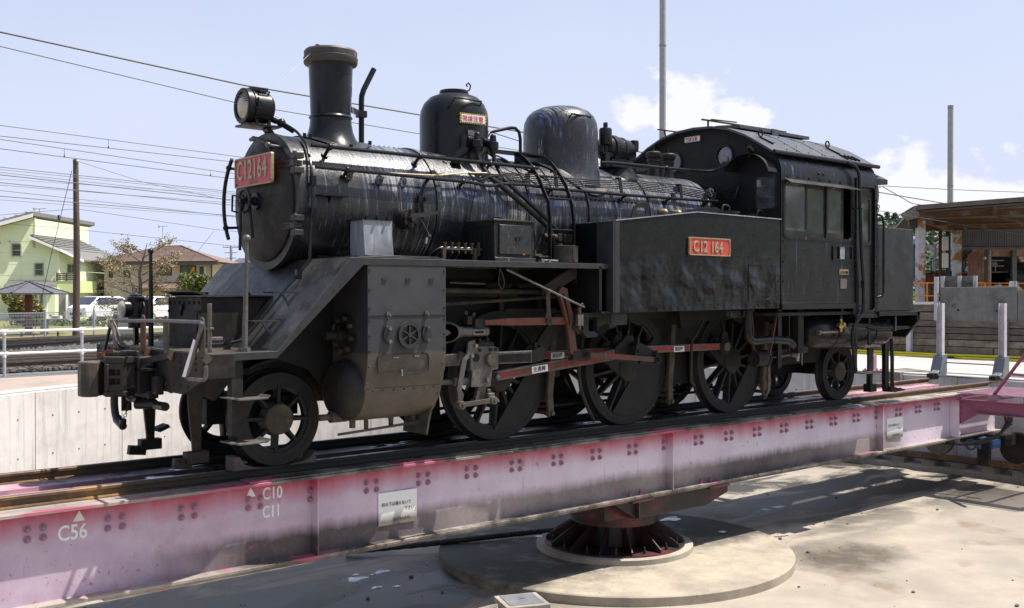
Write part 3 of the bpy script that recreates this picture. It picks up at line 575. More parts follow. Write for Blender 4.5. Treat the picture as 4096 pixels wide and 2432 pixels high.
# bundle of thin pipes
for k in range(5):
    dz = k * .021 - .042; dy = -.012 * k * .3
    pipe('lubricator_pipe', [(-.45, -.645, 2.86), (-.33, -.66, 2.86 + dz * (.3 + .4 * (k % 2))), (-.10, -.665, 2.845 + dz * .5), (.40, -.665, 2.87 + dz), (.69, -.67, 2.85 + dz), (1.0, -.665, 2.865 + dz), (1.34, -.66, 2.87 + dz), (2.02, -.655, 2.90 + dz), (2.45, -.655, 2.895 + dz), (2.95, -.655, 2.895 + dz), (3.43, -.66, 2.87 + dz), (3.75, -.65, 2.865 + dz), (3.95 + k * .02, -.62 - k * .02, 2.88 + dz * 3), (4.13, -.62 - k * .03, 2.93 + dz * 4)], .0075, 'black_smooth', 6)
for x in (.80, 1.86, 2.96): obj('pipe_clip', MB().bar((x, -.685, 2.79), (x, -.655, 2.96), .045, .012, (0, -1, 0)).box((x, -.63, 2.97), (.05, .06, .02)), 'black_gloss', LO)
pipe('lubricator_pipe', [(-1.62, -.66, 2.775), (-1.10, -.66, 2.79), (-.85, -.665, 2.80), (-.45, -.66, 2.86), (-.2, -.665, 2.875)], .008, 'brass_dull', 6)
pipe('lubricator_pipe', [(-.45, -.66, 2.86), (-.40, -.68, 2.80), (-.30, -.685, 2.79), (-.2, -.68, 2.835), (-.05, -.68, 2.86)], .011, 'black_smooth', 6)
pipe('lubricator_pipe', [(.05, -.35, 3.16), (.10, -.46, 3.06), (.18, -.50, 3.00), (.45, -.50, 3.0), (.55, -.55, 2.94), (.72, -.62, 2.87)], .012, 'black_smooth', 6)
pipe('lubricator_pipe', [(.10, -.30, 3.16), (.25, -.40, 3.10), (.33, -.48, 3.02), (.42, -.49, 3.0)], .010, 'black_smooth', 6)
for dx in (0, .022): pipe('lubricator_pipe', [(-.86 + dx, -.665, 2.80), (-.97 + dx, -.67, 2.775), (-1.06 + dx, -.685, 2.68), (-1.09 + dx, -.69, 2.57), (-1.08 + dx, -.70, 2.43), (-1.07 + dx, -.69, 2.25)], .010, 'black_smooth', 6)
pipe('lubricator_pipe', [(-.35, -.60, 2.83), (-.35, -.665, 2.70), (-.42, -.69, 2.53), (-.45, -.68, 2.34), (-.44, -.66, 2.0)], .007, 'black_smooth', 6)
obj('pipe_clamp', MB().box((-1.075, -.69, 2.54), (.08, .03, .06)).cyl((-1.04, -.70, 2.545), (-1.04, -.735, 2.545), .02, 8), 'black_gloss', LO)
cv_ = [(-2.33, -.02, 3.28), (-2.27, -.10, 3.24), (-2.22, -.22, 3.16), (-2.25, -.46, 3.01), (-2.28, -.56, 2.89), (-2.30, -.63, 2.80), (-2.32, -.675, 2.68), (-2.32, -.70, 2.46), (-2.36, -.72, 2.10), (-2.38, -.75, 1.99), (-2.38, -.75, 1.90), (-2.50, -.75, 1.76), (-2.63, -.75, 1.63), (-3.05, -.75, 1.17), (-3.25, -.75, 1.14), (-3.50, -.75, 1.14)]
pipe('conduit', cv_, .014, 'black_smooth', 8)
for x, y, z in ((-2.31, -.68, 2.64), (-2.32, -.70, 2.34), (-2.50, -.75, 1.76), (-3.2, -.75, 1.14)): obj('pipe_joint', MB().box((x, y, z), (.05, .045, .09)), 'black_smooth', LO)
obj('vent_cock', MB().cyl((-2.45, .02, 3.33), (-2.33, -.02, 3.28), .036, 12).cyl((-2.34, -.02, 3.28), (-2.20, -.12, 3.18), .026, 12).sphere((-2.30, -.05, 3.26), .045, 10, 8).tube([(-2.40, -.0, 3.26), (-2.42, -.03, 3.22), (-2.36, -.06, 3.20)], .007, 6), 'black_gloss', LO)
obj('whistle_cock', MB().cyl((-.46, -.46, 3.02), (-.36, -.50, 3.14), .045, 12).box((-.44, -.46, 3.0), (.12, .08, .05)).cyl((-.55, -.44, 3.02), (-.55, -.44, 3.08), .02, 8), 'black_gloss', LO)
obj('step', MB().bb(-2.27, -1.97, -.78, -.64, 2.50, 2.512).plate([(-.64, 2.50), (-.70, 2.50), (-.64, 2.42)], -2.13, -2.12, 'x'), 'black_gloss', LO)
for x, z in ((-1.90, 2.72), (-1.55, 2.70), (-1.27, 2.70)): obj('lug', MB().box((x, -.645, z), (.06, .05, .09), Matrix.Rotation(.35, 3, 'Y')).cyl((x, -.66, z), (x, -.69, z), .017, 6), 'shell_light', LO)
for x, y, z in ((2.98, -.60, 2.93), (3.62, -.60, 2.93), (3.55, -.63, 2.88)): obj('washout_plug', MB().cyl((x, y + .04, z - .02), (x, y - .03, z + .01), .045, 14).cyl((x, y - .03, z + .01), (x, y - .05, z + .02), .02, 6), 'shell_light', LO)
for x in (2.60, 2.86): obj('washout_plug', MB().cyl((x, -.64, 2.60), (x, -.72, 2.60), .045, 16).sphere((x, -.72, 2.60), .04, 12, 8), 'brass_dull' if x > 2.5 else 'steel', LO)
# headlamp
hl = obj('headlamp', MB().lathe([(-2.64, .150), (-2.44, .150), (-2.40, .12)], (0, 0, 3.39), 'x', 40).box((-2.54, 0, 3.555), (.17, .16, .035)), 'black_gloss', LO)
obj('lamp_rim', MB().lathe([(-2.64, .16), (-2.64, .172), (-2.69, .172), (-2.70, .160), (-2.695, .132), (-2.66, .130)], (0, 0, 3.39), 'x', 44, capends=False).lathe([(-2.615, .150), (-2.615, .162), (-2.60, .162), (-2.60, .15)], (0, 0, 3.39), 'x', 40, capends=False), 'black_gloss', hl)
obj('lamp_glass', MB().lathe([(-2.672, .135), (-2.695, .10), (-2.708, .05), (-2.712, 0)], (0, 0, 3.39), 'x', 32), 'lens', hl)
lv = MB()
for k in range(4): z = 3.49 - k * .022; y = math.sqrt(.13 ** 2 - (z - 3.39) ** 2); lv.bar((-2.70, -y, z), (-2.70, y, z), .006, .006)
obj('lens_bar', lv, 'black_smooth', hl)
obj('lamp_handle', MB().tube([(-2.56, -.09, 3.51), (-2.56, -.12, 3.53), (-2.46, -.12, 3.53), (-2.46, -.09, 3.51)], .008, 8), 'black_gloss', hl)
obj('lamp_hinge', MB().box((-2.60, -.155, 3.42), (.06, .02, .02)).cyl((-2.60, -.165, 3.36), (-2.60, -.165, 3.46), .009, 8).box((-2.60, -.155, 3.36), (.05, .02, .02)), 'black_gloss', hl)
obj('lamp_bracket', MB().box((-2.52, 0, 3.205), (.36, .26, .018)).box((-2.58, -.08, 3.235), (.03, .03, .06)).box((-2.45, -.08, 3.235), (.03, .03, .06)).bar((-2.44, 0, 3.20), (-2.36, 0, 3.11), .10, .04), 'black_gloss', hl)
# running boards, front slope, platform
for sg in (-1, 1):
    y1 = 1.30 * sg; y0 = .42 * sg
    obj('running_board', MB().bb(-2.28, 1.06, y0, y1 - .006 * sg, 1.895, 1.910), 'slope_black', LO)
    b_ = MB(); b_.plate([(-2.28, 1.908), (1.055, 1.914), (1.055, 1.858), (-2.145, 1.842), (-3.005, 1.035), (-3.395, 1.028), (-3.56, .88), (-3.60, .88), (-3.60, 1.09), (-3.0, 1.095)], y1 - .012 * sg, y1, 'y')
    obj('valance', b_, 'casing_black', LO, bevel=.003)
obj('front_slope', MB().plate([(-2.24, 1.893), (-2.24, 1.905), (-2.285, 1.905), (-3.0, 1.088), (-3.0, 1.07)], -1.289, 1.289, 'y'), 'slope_black', LO)
obj('front_slope_lip', MB().bb(-2.26, -2.245, -1.29, -.55, 1.84, 1.915), 'slope_black', LO)
obj('front_platform', MB().bb(-3.60, -2.98, -1.288, 1.288, 1.078, 1.092), 'oily_brown', LO)
cb = obj('valve_box', MB().bb(-3.27, -2.60, -.375, .375, 1.092, 1.553).plate([(-2.62, 1.553), (-2.62, 1.092), (-2.98, 1.092)], -.375, .375, 'y'), 'frame_black', LO, bevel=.004)
obj('box_lid', MB().plate([(-3.32, 1.556), (-2.57, 1.556), (-2.57, 1.568), (-3.32, 1.568)], -.41, .40, 'y'), 'slope_black', cb)
obj('box_cover', MB().box((-3.27, 0, 1.585), (.16, .74, .01), Matrix.Rotation(.25, 3, 'Y')), 'slope_black', cb)
for k in range(7): obj('rivet', MB().sphere((-3.272, -.33 + k * .11, 1.50), .017, 8, 6), 'black_gloss', cb)
for k in range(3): obj('rivet', MB().sphere((-3.272, -.35, 1.42 - k * .12), .015, 8, 6), 'black_gloss', cb); obj('rivet', MB().sphere((-3.272, .35, 1.42 - k * .12), .015, 8, 6), 'black_gloss', cb)
obj('keyhole_cover', MB().cyl((-3.27, .02, 1.46), (-3.30, .02, 1.46), .025, 10).bar((-3.285, .02, 1.46), (-3.285, .05, 1.38), .02, .02), 'black_gloss', cb)
obj('access_door', MB().box((-3.273, -.14, 1.28), (.008, .30, .30)), 'frame_black', cb)
for (x, z, y) in ((-2.66, 1.60, -.97), (-2.88, 1.35, -1.05), (-2.66, 1.60, .9), (-2.88, 1.35, .9)):
    x -= .14
    obj('slope_step', MB().plate([(x - .13, z), (x + .13, z), (x + .13, z - .012), (x - .11, z - .012)], y - .09, y + .09, 'y').plate([(x - .05, z - .01), (x - .02, z - .01), (x + .02, z - .09), (x + .10, z - .01), (x + .13, z - .01), (x + .03, z - .13)], y - .10, y - .085, 'y'), 'slope_black', LO)
obj('hatch', MB().box((-2.62, .25, 1.535), (.16, .30, .02), Matrix.Rotation(-.85, 3, 'Y')), 'black_gloss', LO)
# buffer beam, coupler, front gear
bm_ = obj('buffer_beam', MB().plate([(-1.30, 1.085), (1.30, 1.085), (1.30, .90), (.83, .73), (-.83, .73), (-1.30, .90)], -3.63, -3.60, 'x').plate([(-1.30, 1.085), (-1.33, 1.09), (-1.33, .89), (-1.30, .89)], -3.64, -3.40, 'x'), 'frame_black', LO, bevel=.004)
rb = MB().lathe([(0, 0), (-.008, .013), (0, .017)], (0, 0, 0), 'x', 8).mesh('rivet', 'frame_black')
for i, y in enumerate([-1.24 + .155 * k for k in range(17)]):
    for z in (1.05, 1.0, .95, .80):
        if z == .80 and abs(y) > .95 or abs(y) < .2: continue
        place('rivet', rb, bm_, (-3.63, y, z))
cp = obj('coupler', MB().bb(-3.95, -3.55, -.13, .13, .76, 1.0).bb(-3.78, -3.62, -.20, .20, .70, 1.03), 'frame_black', LO, bevel=.02)
kn = MB().plate([(-4.16, .20), (-4.19, .12), (-4.19, .03), (-4.15, -.02), (-4.06, -.03), (-4.03, .04), (-3.96, .10), (-3.94, .20), (-4.02, .24)], .68, .985, 'z')
obj('coupler_knuckle', kn, 'oily_brown', cp, bevel=.012)
jaw = MB().plate([(-4.03, -.10), (-3.90, -.19), (-3.78, -.13), (-3.78, .10), (-3.86, .16), (-3.98, .14)], .97, 1.03, 'z').plate([(-4.03, -.10), (-3.90, -.19), (-3.78, -.13), (-3.78, .10), (-3.86, .16), (-3.98, .14)], .68, .73, 'z').plate([(-4.03, -.10), (-3.90, -.19), (-3.86, -.16), (-3.99, -.07)], .73, .79, 'z').plate([(-4.03, -.10), (-3.90, -.19), (-3.86, -.16), (-3.99, -.07)], .84, .87, 'z').plate([(-4.03, -.10), (-3.90, -.19), (-3.86, -.16), (-3.99, -.07)], .92, .97, 'z').plate([(-4.04, -.11), (-4.01, -.13), (-3.99, -.10), (-4.02, -.08)], .73, .97, 'z').plate([(-3.93, -.17), (-3.90, -.19), (-3.86, -.16), (-3.90, -.14)], .73, .97, 'z')
obj('coupler_jaw', jaw, 'frame_black', cp, bevel=.008)
obj('coupler_pin', MB().cyl((-3.98, .10, 1.0), (-3.98, .10, 1.06), .04, 14).bar((-3.98, .10, 1.06), (-3.90, .04, 1.07), .05, .03), 'rust', cp)
obj('coupler_top', MB().plate([(-3.98, .10), (-3.86, -.02), (-3.70, -.03), (-3.70, .18), (-3.90, .20)], 1.03, 1.07, 'z'), 'oily_brown', cp, bevel=.01)
# uncoupling lever on four brackets with eyes
for y in (.60, -.10, -.62, -1.345):
    obj('lever_bracket', MB().plate([(y - .035, 1.06), (y + .035, 1.06), (y + .055, 1.18), (y + .055, 1.33), (y + .03, 1.385), (y, 1.395), (y - .03, 1.385), (y - .055, 1.33), (y - .055, 1.18)], -3.70, -3.685, 'x').bar((-3.69, y, 1.09), (-3.63, y, 1.03), .07, .015, (0, 1, 0)), 'rust' if y in (-.10,) else 'oily_brown', LO, bevel=.003)
pipe('uncoupling_lever', [(-3.70, .92, .96), (-3.70, .66, 1.34), (-3.71, .10, 1.335), (-3.72, -.05, 1.335)], .016, 'black_smooth', 10)
pipe('uncoupling_lever', [(-3.74, .06, 1.11), (-3.80, .14, 1.13), (-3.80, .46, 1.33), (-3.74, .50, 1.33), (-3.74, -.30, 1.345), (-3.71, -.60, 1.35), (-3.70, -1.36, 1.352), (-3.72, -1.41, 1.33), (-3.72, -1.13, .90), (-3.72, -1.15, .885), (-3.72, -1.44, .895), (-3.71, -1.46, .92), (-3.71, -1.46, 1.01)], .017, 'steel_dull', 10)
pipe('lifting_link', [(-3.80, .10, 1.13), (-3.84, .22, 1.34), (-3.84, .30, 1.34), (-3.83, .14, 1.10), (-3.84, .10, 1.08)], .009, 'steel_dull', 8)
obj('paper_tag', MB().add([(-3.735, -1.05, .90), (-3.735, -1.12, .90), (-3.735, -1.28, 1.22), (-3.735, -1.33, 1.20), (-3.735, -1.22, 1.08)], [(0, 1, 3, 2)]), 'sign_white', LO)
pipe('brake_hose', [(-3.64, -.22, .945), (-3.72, -.15, .94), (-3.76, -.06, .93), (-3.78, .06, .91)], .028, 'black_gloss', 12)
pipe('brake_hose', [(-3.78, .02, .915), (-3.80, .10, .90), (-3.80, .24, .82), (-3.80, .31, .70), (-3.80, .33, .58), (-3.80, .29, .46), (-3.80, .20, .41)], .034, 'rubber', 12)
obj('hose_coupling', MB().cyl((-3.80, .24, .44), (-3.80, .10, .385), .045, 14, .035).cyl((-3.80, .12, .37), (-3.80, .10, .45), .03, 10), 'black_smooth', LO)
obj('angle_cock', MB().box((-3.77, -.06, .945), (.06, .10, .05)).bar((-3.79, -.07, .96), (-3.80, -.12, .76), .035, .015).cyl((-3.77, -.06, .93), (-3.77, -.06, .99), .026, 10), 'steel_dull', LO, bevel=.004)
cn = MB()
for k in range(9):
    t = k / 8; p = Vector((-3.80, .10 - .20 * t, .43 + .24 * t)); cn.torus(p, .014, .0035, 'x' if k % 2 else 'y', 10, 5)
obj('chain', cn, 'black_smooth', LO)
obj('steam_heat_pipe', MB().cyl((-3.70, .22, .635), (-3.70, -.02, .625), .035, 14).cyl((-3.76, -.12, .60), (-3.66, -.30, .61), .042, 16).cyl((-3.66, -.12, .60), (-3.66, -.52, .605), .038, 16).tube([(-3.66, .0, .62), (-3.64, -.1, .72), (-3.62, -.12, .84)], .03, 10), 'black_smooth', LO)
obj('hose_hook', MB().bb(-3.78, -3.60, -.30, .14, .905, .925).bar((-3.78, -.08, .96), (-3.63, -.62, 1.06), .01, .05), 'frame_black', LO)
obj('coupler_carrier', MB().bb(-3.72, -3.63, -.30, .30, .66, .73).bb(-3.70, -3.63, -.42, -.30, .70, .86), 'frame_black', LO, bevel=.01)
for y in (-.60, .45):
    g_ = MB().plate([(-3.50, .80), (-3.37, .80), (-3.37, .64), (-3.385, .25), (-3.39, .12), (-3.455, .12), (-3.46, .25), (-3.50, .64)], y - .03, y + .01, 'y').box((-3.43, y - .02, .16), (.20, .10, .10)).box((-3.55, y - .01, .11), (.16, .07, .085), Matrix.Rotation(.12, 3, 'Y'))
    obj('rail_guard', g_, 'frame_black', LO, bevel=.004)
    for k in (-3.58, -3.52, -3.45): obj('bolt', MB().cyl((k, y - .045, .14), (k, y - .075, .14), .012, 6), 'black_gloss', LO)
obj('guard_foot', MB().plate([(-3.40, .30), (-3.28, .34), (-3.26, .31), (-3.36, .27)], .35, .49, 'y'), 'frame_black', LO)
# lamp irons, marker lamp, signal posts
ml = obj('marker_lamp', MB().lathe([(1.26, .075), (1.53, .075), (1.535, .085), (1.55, .085), (1.565, .06), (1.575, .06), (1.585, .0)], (-3.45, .72, 0), 'z', 24).box((-3.37, .72, 1.40), (.05, .10, .26)), 'black_smooth', LO)
obj('lamp_lens', MB().lathe([(-.06, .075), (-.125, .078), (-.15, .06), (-.165, .03), (-.168, 0)], (-3.45, .735, 1.44), 'x', 24), 'lens', ml)
obj('lens_ring', MB().ring((-3.45, .735, 1.44), .088, .07, -.12, -.06, 'x', 28), 'black_smooth', ml)
for dy in (-.05, .05): obj('lamp_loop', MB().torus((-3.45, .72 + dy, 1.62), .032, .004, 'x', 16, 6), 'black_smooth', ml)
obj('lamp_iron', MB().bb(-3.47, -3.43, .70, .74, 1.09, 1.27).bb(-3.50, -3.40, .64, .80, 1.25, 1.262), 'black_smooth', LO)
pipe('cable', [(-3.40, .66, 1.50), (-3.40, .60, 1.42), (-3.44, .56, 1.25), (-3.50, .50, 1.12)], .008, 'rubber', 6)
obj('signal_post', MB().tube([(-3.42, .42, 1.09), (-3.42, .42, 1.96)], .02, 12, rs=[.026, .016]).sphere((-3.42, .42, 1.985), .028, 14, 10), 'black_smooth', LO)
obj('signal_post', MB().tube([(-3.23, -1.15, 1.10), (-3.205, -1.15, 2.02)], .02, 12, rs=[.026, .014]).sphere((-3.205, -1.15, 2.05), .032, 16, 10).cyl((-3.23, -1.15, 1.09), (-3.23, -1.15, 1.125), .05, 6), 'steel_dull', LO)
obj('lamp_iron', MB().bb(-3.52, -3.50, -1.11, -1.06, 1.09, 1.50).bb(-3.53, -3.49, -1.13, -1.04, 1.28, 1.30).bb(-3.50, -3.40, -1.10, -1.07, 1.19, 1.22), 'steel_dull', LO, bevel=.003)
# front steps
st = obj('step_hanger', MB().bb(-3.40, -3.30, -1.262, -1.242, .40, 1.04).bb(-3.40, -3.39, -1.24, -1.18, .40, 1.04).bb(-3.31, -3.30, -1.24, -1.2, .76, 1.04), 'frame_black', LO)
for z in (.72, .355):
    obj('step_tread', MB().plate([(-3.47, z + .01), (-3.415, z + .01), (-3.39, z - .004), (-3.15, z - .004), (-3.12, z + .018), (-3.115, z + .012), (-3.145, z - .014), (-3.40, z - .014), (-3.425, z), (-3.47, z)], -1.40, -1.19, 'y'), 'steel_dull', st)
obj('step_hanger', MB().bb(-3.40, -3.30, 1.242, 1.262, .40, 1.04), 'frame_black', LO)
# cylinders
prof = [(-1.295, 1.845), (-1.295, 1.04), (-1.285, .92), (-1.25, .76), (-1.19, .60), (-1.10, .47), (-.98, .40), (-.82, .40), (-.70, .52), (-.55, 1.0), (-.55, 1.845)]
for sg in (1, -1):
    near = sg == 1
    cs = obj('cylinder_casing', MB().plate([(y * sg, z) for y, z in prof], -2.10, -1.22, 'x'), 'casing_two_tone', LO, bevel=.004)
    cyl = MB().lathe([(-.175, 0), (-.17, .17), (-.145, .235), (-.09, .275), (0, .28)], (-2.09, -.95 * sg, .69), 'x', 40)
    obj('cylinder_cover', cyl, 'frame_black', cs)
    obj('piston_tail_rod', MB().cyl((-2.40, -.95 * sg, .45), (-2.28, -.95 * sg, .45), .03, 14).cyl((-2.29, -.95 * sg, .45), (-2.12, -.95 * sg, .45), .055, 16), 'oily_brown', cs)
    obj('valve_cover', MB().cyl((-2.13, -.93 * sg, 1.20), (-2.09, -.93 * sg, 1.20), .19, 32).cyl((-2.22, -.93 * sg, 1.20), (-2.12, -.93 * sg, 1.20), .06, 20).cyl((-2.33, -.93 * sg, 1.20), (-2.20, -.93 * sg, 1.20), .042, 18).cyl((-2.24, -.93 * sg, 1.25), (-2.24, -.93 * sg, 1.30), .018, 8), 'frame_black', cs)
    for k in range(8): a = k * pi / 4 + .2; obj('nut', MB().cyl((-2.16, -.93 * sg + .155 * cos(a), 1.20 + .155 * sin(a)), (-2.12, -.93 * sg + .155 * cos(a), 1.20 + .155 * sin(a)), .022, 6), 'oily_brown', cs)
cs = [c for c in LO.children if c.name.startswith('cylinder_casing')][0]
Y0 = -1.297
obj('valve_window', MB().ring((-1.66, 0, 1.20), .125, .092, Y0 - .035, Y0, 'y', 40).cyl((-1.66, Y0 - .04, 1.20), (-1.66, Y0 - .005, 1.20), .024, 6), 'casing_black', cs)
sp_ = MB()
for k in range(3): a = k * pi / 3 + pi / 6; sp_.bar((-1.66 - .095 * cos(a), Y0 - .02, 1.20 - .095 * sin(a)), (-1.66 + .095 * cos(a), Y0 - .02, 1.20 + .095 * sin(a)), .022, .014)
obj('window_spoke', sp_, 'casing_black', cs); obj('window_back', MB().cyl((-1.66, Y0 - .006, 1.20), (-1.66, Y0 + .002, 1.20), .095, 32), 'oily_brown', cs)
for x in (-1.885, -1.455):
    obj('oval_cover', MB().lathe([(-.02, .0), (-.02, .052), (0, .056)], (0, 0, 0), 'y', 24).xf(Matrix.Translation((x, Y0, 1.205)) @ Matrix.Diagonal((1, 1, 1.5, 1))), 'casing_black', cs)
    for dz in (-.06, .06): obj('nut', MB().cyl((x, Y0 - .05, 1.205 + dz), (x, Y0 - .01, 1.205 + dz), .019, 6), 'steel_dull', cs)
    obj('catch', MB().torus((x, Y0 - .02, 1.375), .022, .007, 'x', 12, 6).box((x, Y0 - .008, 1.40), (.04, .012, .04)), 'steel_dull', cs)
obj('casing_seam', MB().bb(-2.095, -1.225, Y0 - .004, Y0 + .003, 1.376, 1.382), 'black_matt', cs)
for x in (-1.92, -1.66, -1.39): obj('hinge', MB().box((x, Y0 - .004, 1.715), (.055, .01, .022)), 'casing_black', cs)
for z in (1.80, 1.62, 1.45, 1.34, 1.20, 1.06): obj('screw', MB().sphere((-1.24, Y0 - .002, z), .010, 8, 5), 'casing_black', cs); obj('screw', MB().sphere((-2.08, Y0 - .002, z), .010, 8, 5), 'casing_black', cs)
for z, y in ((.92, -1.287), (.76, -1.252), (.62, -1.20)): obj('screw', MB().sphere((-1.25, y, z), .011, 8, 5), 'oily_brown', cs); obj('screw', MB().sphere((-2.08, y, z), .011, 8, 5), 'oily_brown', cs)
for k in range(7): obj('screw', MB().sphere((-2.0 + k * .115, -1.225, .69), .011, 8, 5), 'oily_brown', cs)
obj('casing_seam', MB().bar((-2.09, -1.232, .705), (-1.25, -1.232, .705), .01, .006), 'steel_dull', cs)
pth = rrect(-2.0, -1.42, .84, 1.03, .05); 
obj('inspection_lid', MB().plate(pth, -1.3035, -1.290, 'y', [rrect(-1.992, -1.428, .848, 1.022, .045)]), 'casing_black', cs)
obj('latch', MB().bar((-1.73, -1.30, .88), (-1.74, -1.32, .82), .012, .012).box((-1.80, -1.303, .995), (.06, .012, .012)).box((-1.57, -1.306, 1.0), (.055, .016, .014)), 'steel', cs)
obj('rear_skirt', MB().plate([(-1.22, .98), (-1.205, .98), (-1.205, .60), (-1.27, .40), (-1.31, .22), (-1.325, .22), (-1.30, .40), (-1.22, .60)], -1.12, -.72, 'y'), 'oily_brown', cs)
obj('drain_cock', MB().cyl((-2.05, -.95, .41), (-2.05, -.95, .33), .03, 10).cyl((-1.90, -.95, .40), (-1.90, -.95, .31), .022, 10).cyl((-1.62, -.95, .44), (-1.62, -.95, .30), .03, 12, .02).cyl((-1.36, -.95, .42), (-1.36, -.95, .30), .028, 10).bar((-2.22, -.98, .285), (-1.27, -.98, .335), .02, .022).box((-1.30, -.96, .33), (.12, .07, .05)), 'oily_brown', cs)
# exhaust pipe cover, lever, boxes on the running board
obj('steam_pipe_cover', MB().plate([(-1.90, 2.285), (-1.585, 2.285), (-1.55, 1.93), (-1.875, 1.93)], -.90, -.885, 'y').plate([(-.885, 2.285), (-.66, 2.285), (-.66, 1.93), (-.885, 1.93)], -1.89, -1.88, 'x').plate([(-.885, 2.285), (-.66, 2.285), (-.66, 1.93), (-.885, 1.93)], -1.57, -1.56, 'x'), 'worn_plate', LO)
obj('cover_strip', MB().bb(-1.92, -1.58, -.91, -.64, 2.285, 2.292).bb(-1.92, -1.58, -.912, -.900, 2.285, 2.33), 'black_gloss', LO)
for x in (-1.87, -1.75, -1.63): obj('bolt', MB().cyl((x, -.912, 2.308), (x, -.935, 2.308), .015, 8), 'black_gloss', LO)
obj('footplate_mat', MB().bb(-2.17, -1.22, -1.25, -.80, 1.912, 1.924).bb(-2.05, -1.24, -1.22, -.82, 1.924, 1.938), 'slope_black', LO, bevel=.003)
rf = obj('regulator_flange', MB().cyl((-1.27, -.62, 2.335), (-1.27, -.76, 2.325), .10, 28).cyl((-1.27, -.76, 2.325), (-1.27, -.79, 2.325), .085, 24).cyl((-1.27, -.79, 2.325), (-1.27, -.84, 2.325), .03, 12), 'frame_black', LO)
for k in range(5): a = k * 2 * pi / 5 + .5; obj('nut', MB().cyl((-1.27 + .078 * cos(a), -.785, 2.325 + .078 * sin(a)), (-1.27 + .078 * cos(a), -.81, 2.325 + .078 * sin(a)), .014, 6), 'black_gloss', rf)
obj('lever', MB().bar((-1.30, -.83, 2.345), (-.97, -.83, 2.405), .012, .05, (0, 0, 1), .012, .03), 'casing_black', rf)
pipe('drain_pipe', [(-1.21, -.82, 2.335), (-1.18, -.82, 2.33), (-1.11, -.84, 2.20), (-1.10, -.86, 2.16)], .010, 'casing_black', 8)
obj('pipe_joint', MB().cyl((-1.10, -.86, 2.175), (-1.10, -.86, 2.155), .02, 6).cyl((-1.13, -.86, 2.14), (-1.15, -.87, 2.08), .015, 8), 'steel', LO)
pipe('grab_rail', [(-1.52, -.70, 1.95), (-1.52, -.70, 2.0), (-1.38, -.70, 2.0), (-1.38, -.70, 1.95)], .009, 'black_gloss', 8)
for k in range(5):
    x = -.98 + k * .085
    pipe('oil_feed_pipe', [(x - .20, -.93, 1.92), (x - .16, -.95, 1.99), (x - .06, -.96, 2.045), (x, -.96, 2.055)], .006, 'black_smooth', 6)
    obj('oil_valve', MB().cyl((x, -.96, 1.99), (x, -.96, 2.085), .013, 8).cyl((x, -.96, 2.085), (x, -.96, 2.10), .02, 6).cyl((x - .03, -.96, 2.045), (x + .03, -.96, 2.045), .009, 6), 'oily_brown', LO)
obj('oil_manifold', MB().bb(-1.02, -.98, -.98, -.95, 1.91, 2.04).bb(-.62, -.585, -.98, -.95, 1.91, 2.05).cyl((-1.03, -.96, 2.03), (-.55, -.96, 2.03), .012, 8).cyl((-.55, -.96, 1.97), (-.55, -.96, 2.11), .018, 8).cyl((-.57, -.96, 2.05), (-.49, -.97, 2.03), .012, 8), 'oily_brown', LO)
tb = obj('tool_cabinet', MB().bb(-.50, .045, -1.15, -.72, 1.925, 2.325), 'frame_black', LO, bevel=.006)
obj('cabinet_lid', MB().bb(-.515, .06, -1.165, -.71, 2.325, 2.345), 'slope_black', tb, bevel=.004)
obj('cabinet_door', MB().bb(-.44, -.01, -1.166, -1.152, 1.99, 2.29).bb(-.505, .05, -1.17, -1.152, 1.915, 1.955), 'shell_worn', tb, bevel=.003)
obj('door_knob', MB().cyl((-.21, -1.18, 2.15), (-.21, -1.15, 2.15), .022, 10).cyl((-.17, -1.18, 2.155), (-.17, -1.15, 2.155), .02, 8), 'black_gloss', tb)
obj('rust_patch', MB().bb(-.13, -.10, -1.170, -1.160, 1.985, 2.005), 'rust_orange', tb)
obj('hinge', MB().bb(.045, .052, -1.17, -1.15, 1.98, 2.04).bb(.045, .052, -1.17, -1.15, 2.2, 2.26), 'steel_dull', tb)
pipe('lid_handle', [(-.33, -.93, 2.34), (-.33, -.93, 2.385), (-.22, -.93, 2.385), (-.22, -.93, 2.34)], .010, 'black_gloss', 8)
sl = MB()
for k in range(5): y = -.78 - k * .075; sl.bb(-.508, -.500, y - .03, y + .03, 1.97, 2.28)
obj('louvre', sl, 'black_matt', tb)
oc = obj('oil_can', MB().lathe([(1.918, .125), (1.925, .13), (2.08, .13), (2.10, .138), (2.105, .10), (2.10, 0)], (.52, -1.13, 0), 'z', 32).cyl((.49, -1.05, 2.10), (.49, -1.05, 2.13), .04, 16).box((.51, -1.262, 2.02), (.014, .01, .16)).box((.53, -1.262, 2.02), (.014, .01, .16)), 'oily_brown', LO)
obj('floor_clamp', MB().cyl((.10, -1.20, 1.935), (.33, -1.20, 1.932), .014, 8).box((.20, -1.20, 1.93), (.03, .05, .03)).box((.10, -1.2, 1.93), (.04, .06, .03)), 'steel', LO)
obj('bracket', MB().bb(.25, .42, -1.0, -.8, 1.98, 1.995).bb(.25, .42, -.86, -.80, 1.92, 2.02), 'steel_dull', LO)
chv = obj('check_valve', MB().cyl((.53, -.80, 2.21), (.62, -.80, 2.21), .055, 20).cyl((.49, -.80, 2.21), (.53, -.80, 2.21), .045, 6).cyl((.62, -.80, 2.21), (.68, -.80, 2.21), .04, 12).box((.72, -.80, 2.21), (.06, .07, .09)).box((.83, -.80, 2.20), (.13, .09, .10)), 'frame_black', LO, bevel=.004)
pipe('feed_pipe', [(.58, -.82, 2.30), (.62, -.83, 2.15), (.66, -.84, 2.05), (.60, -.84, 1.92)], .022, 'frame_black', 10)
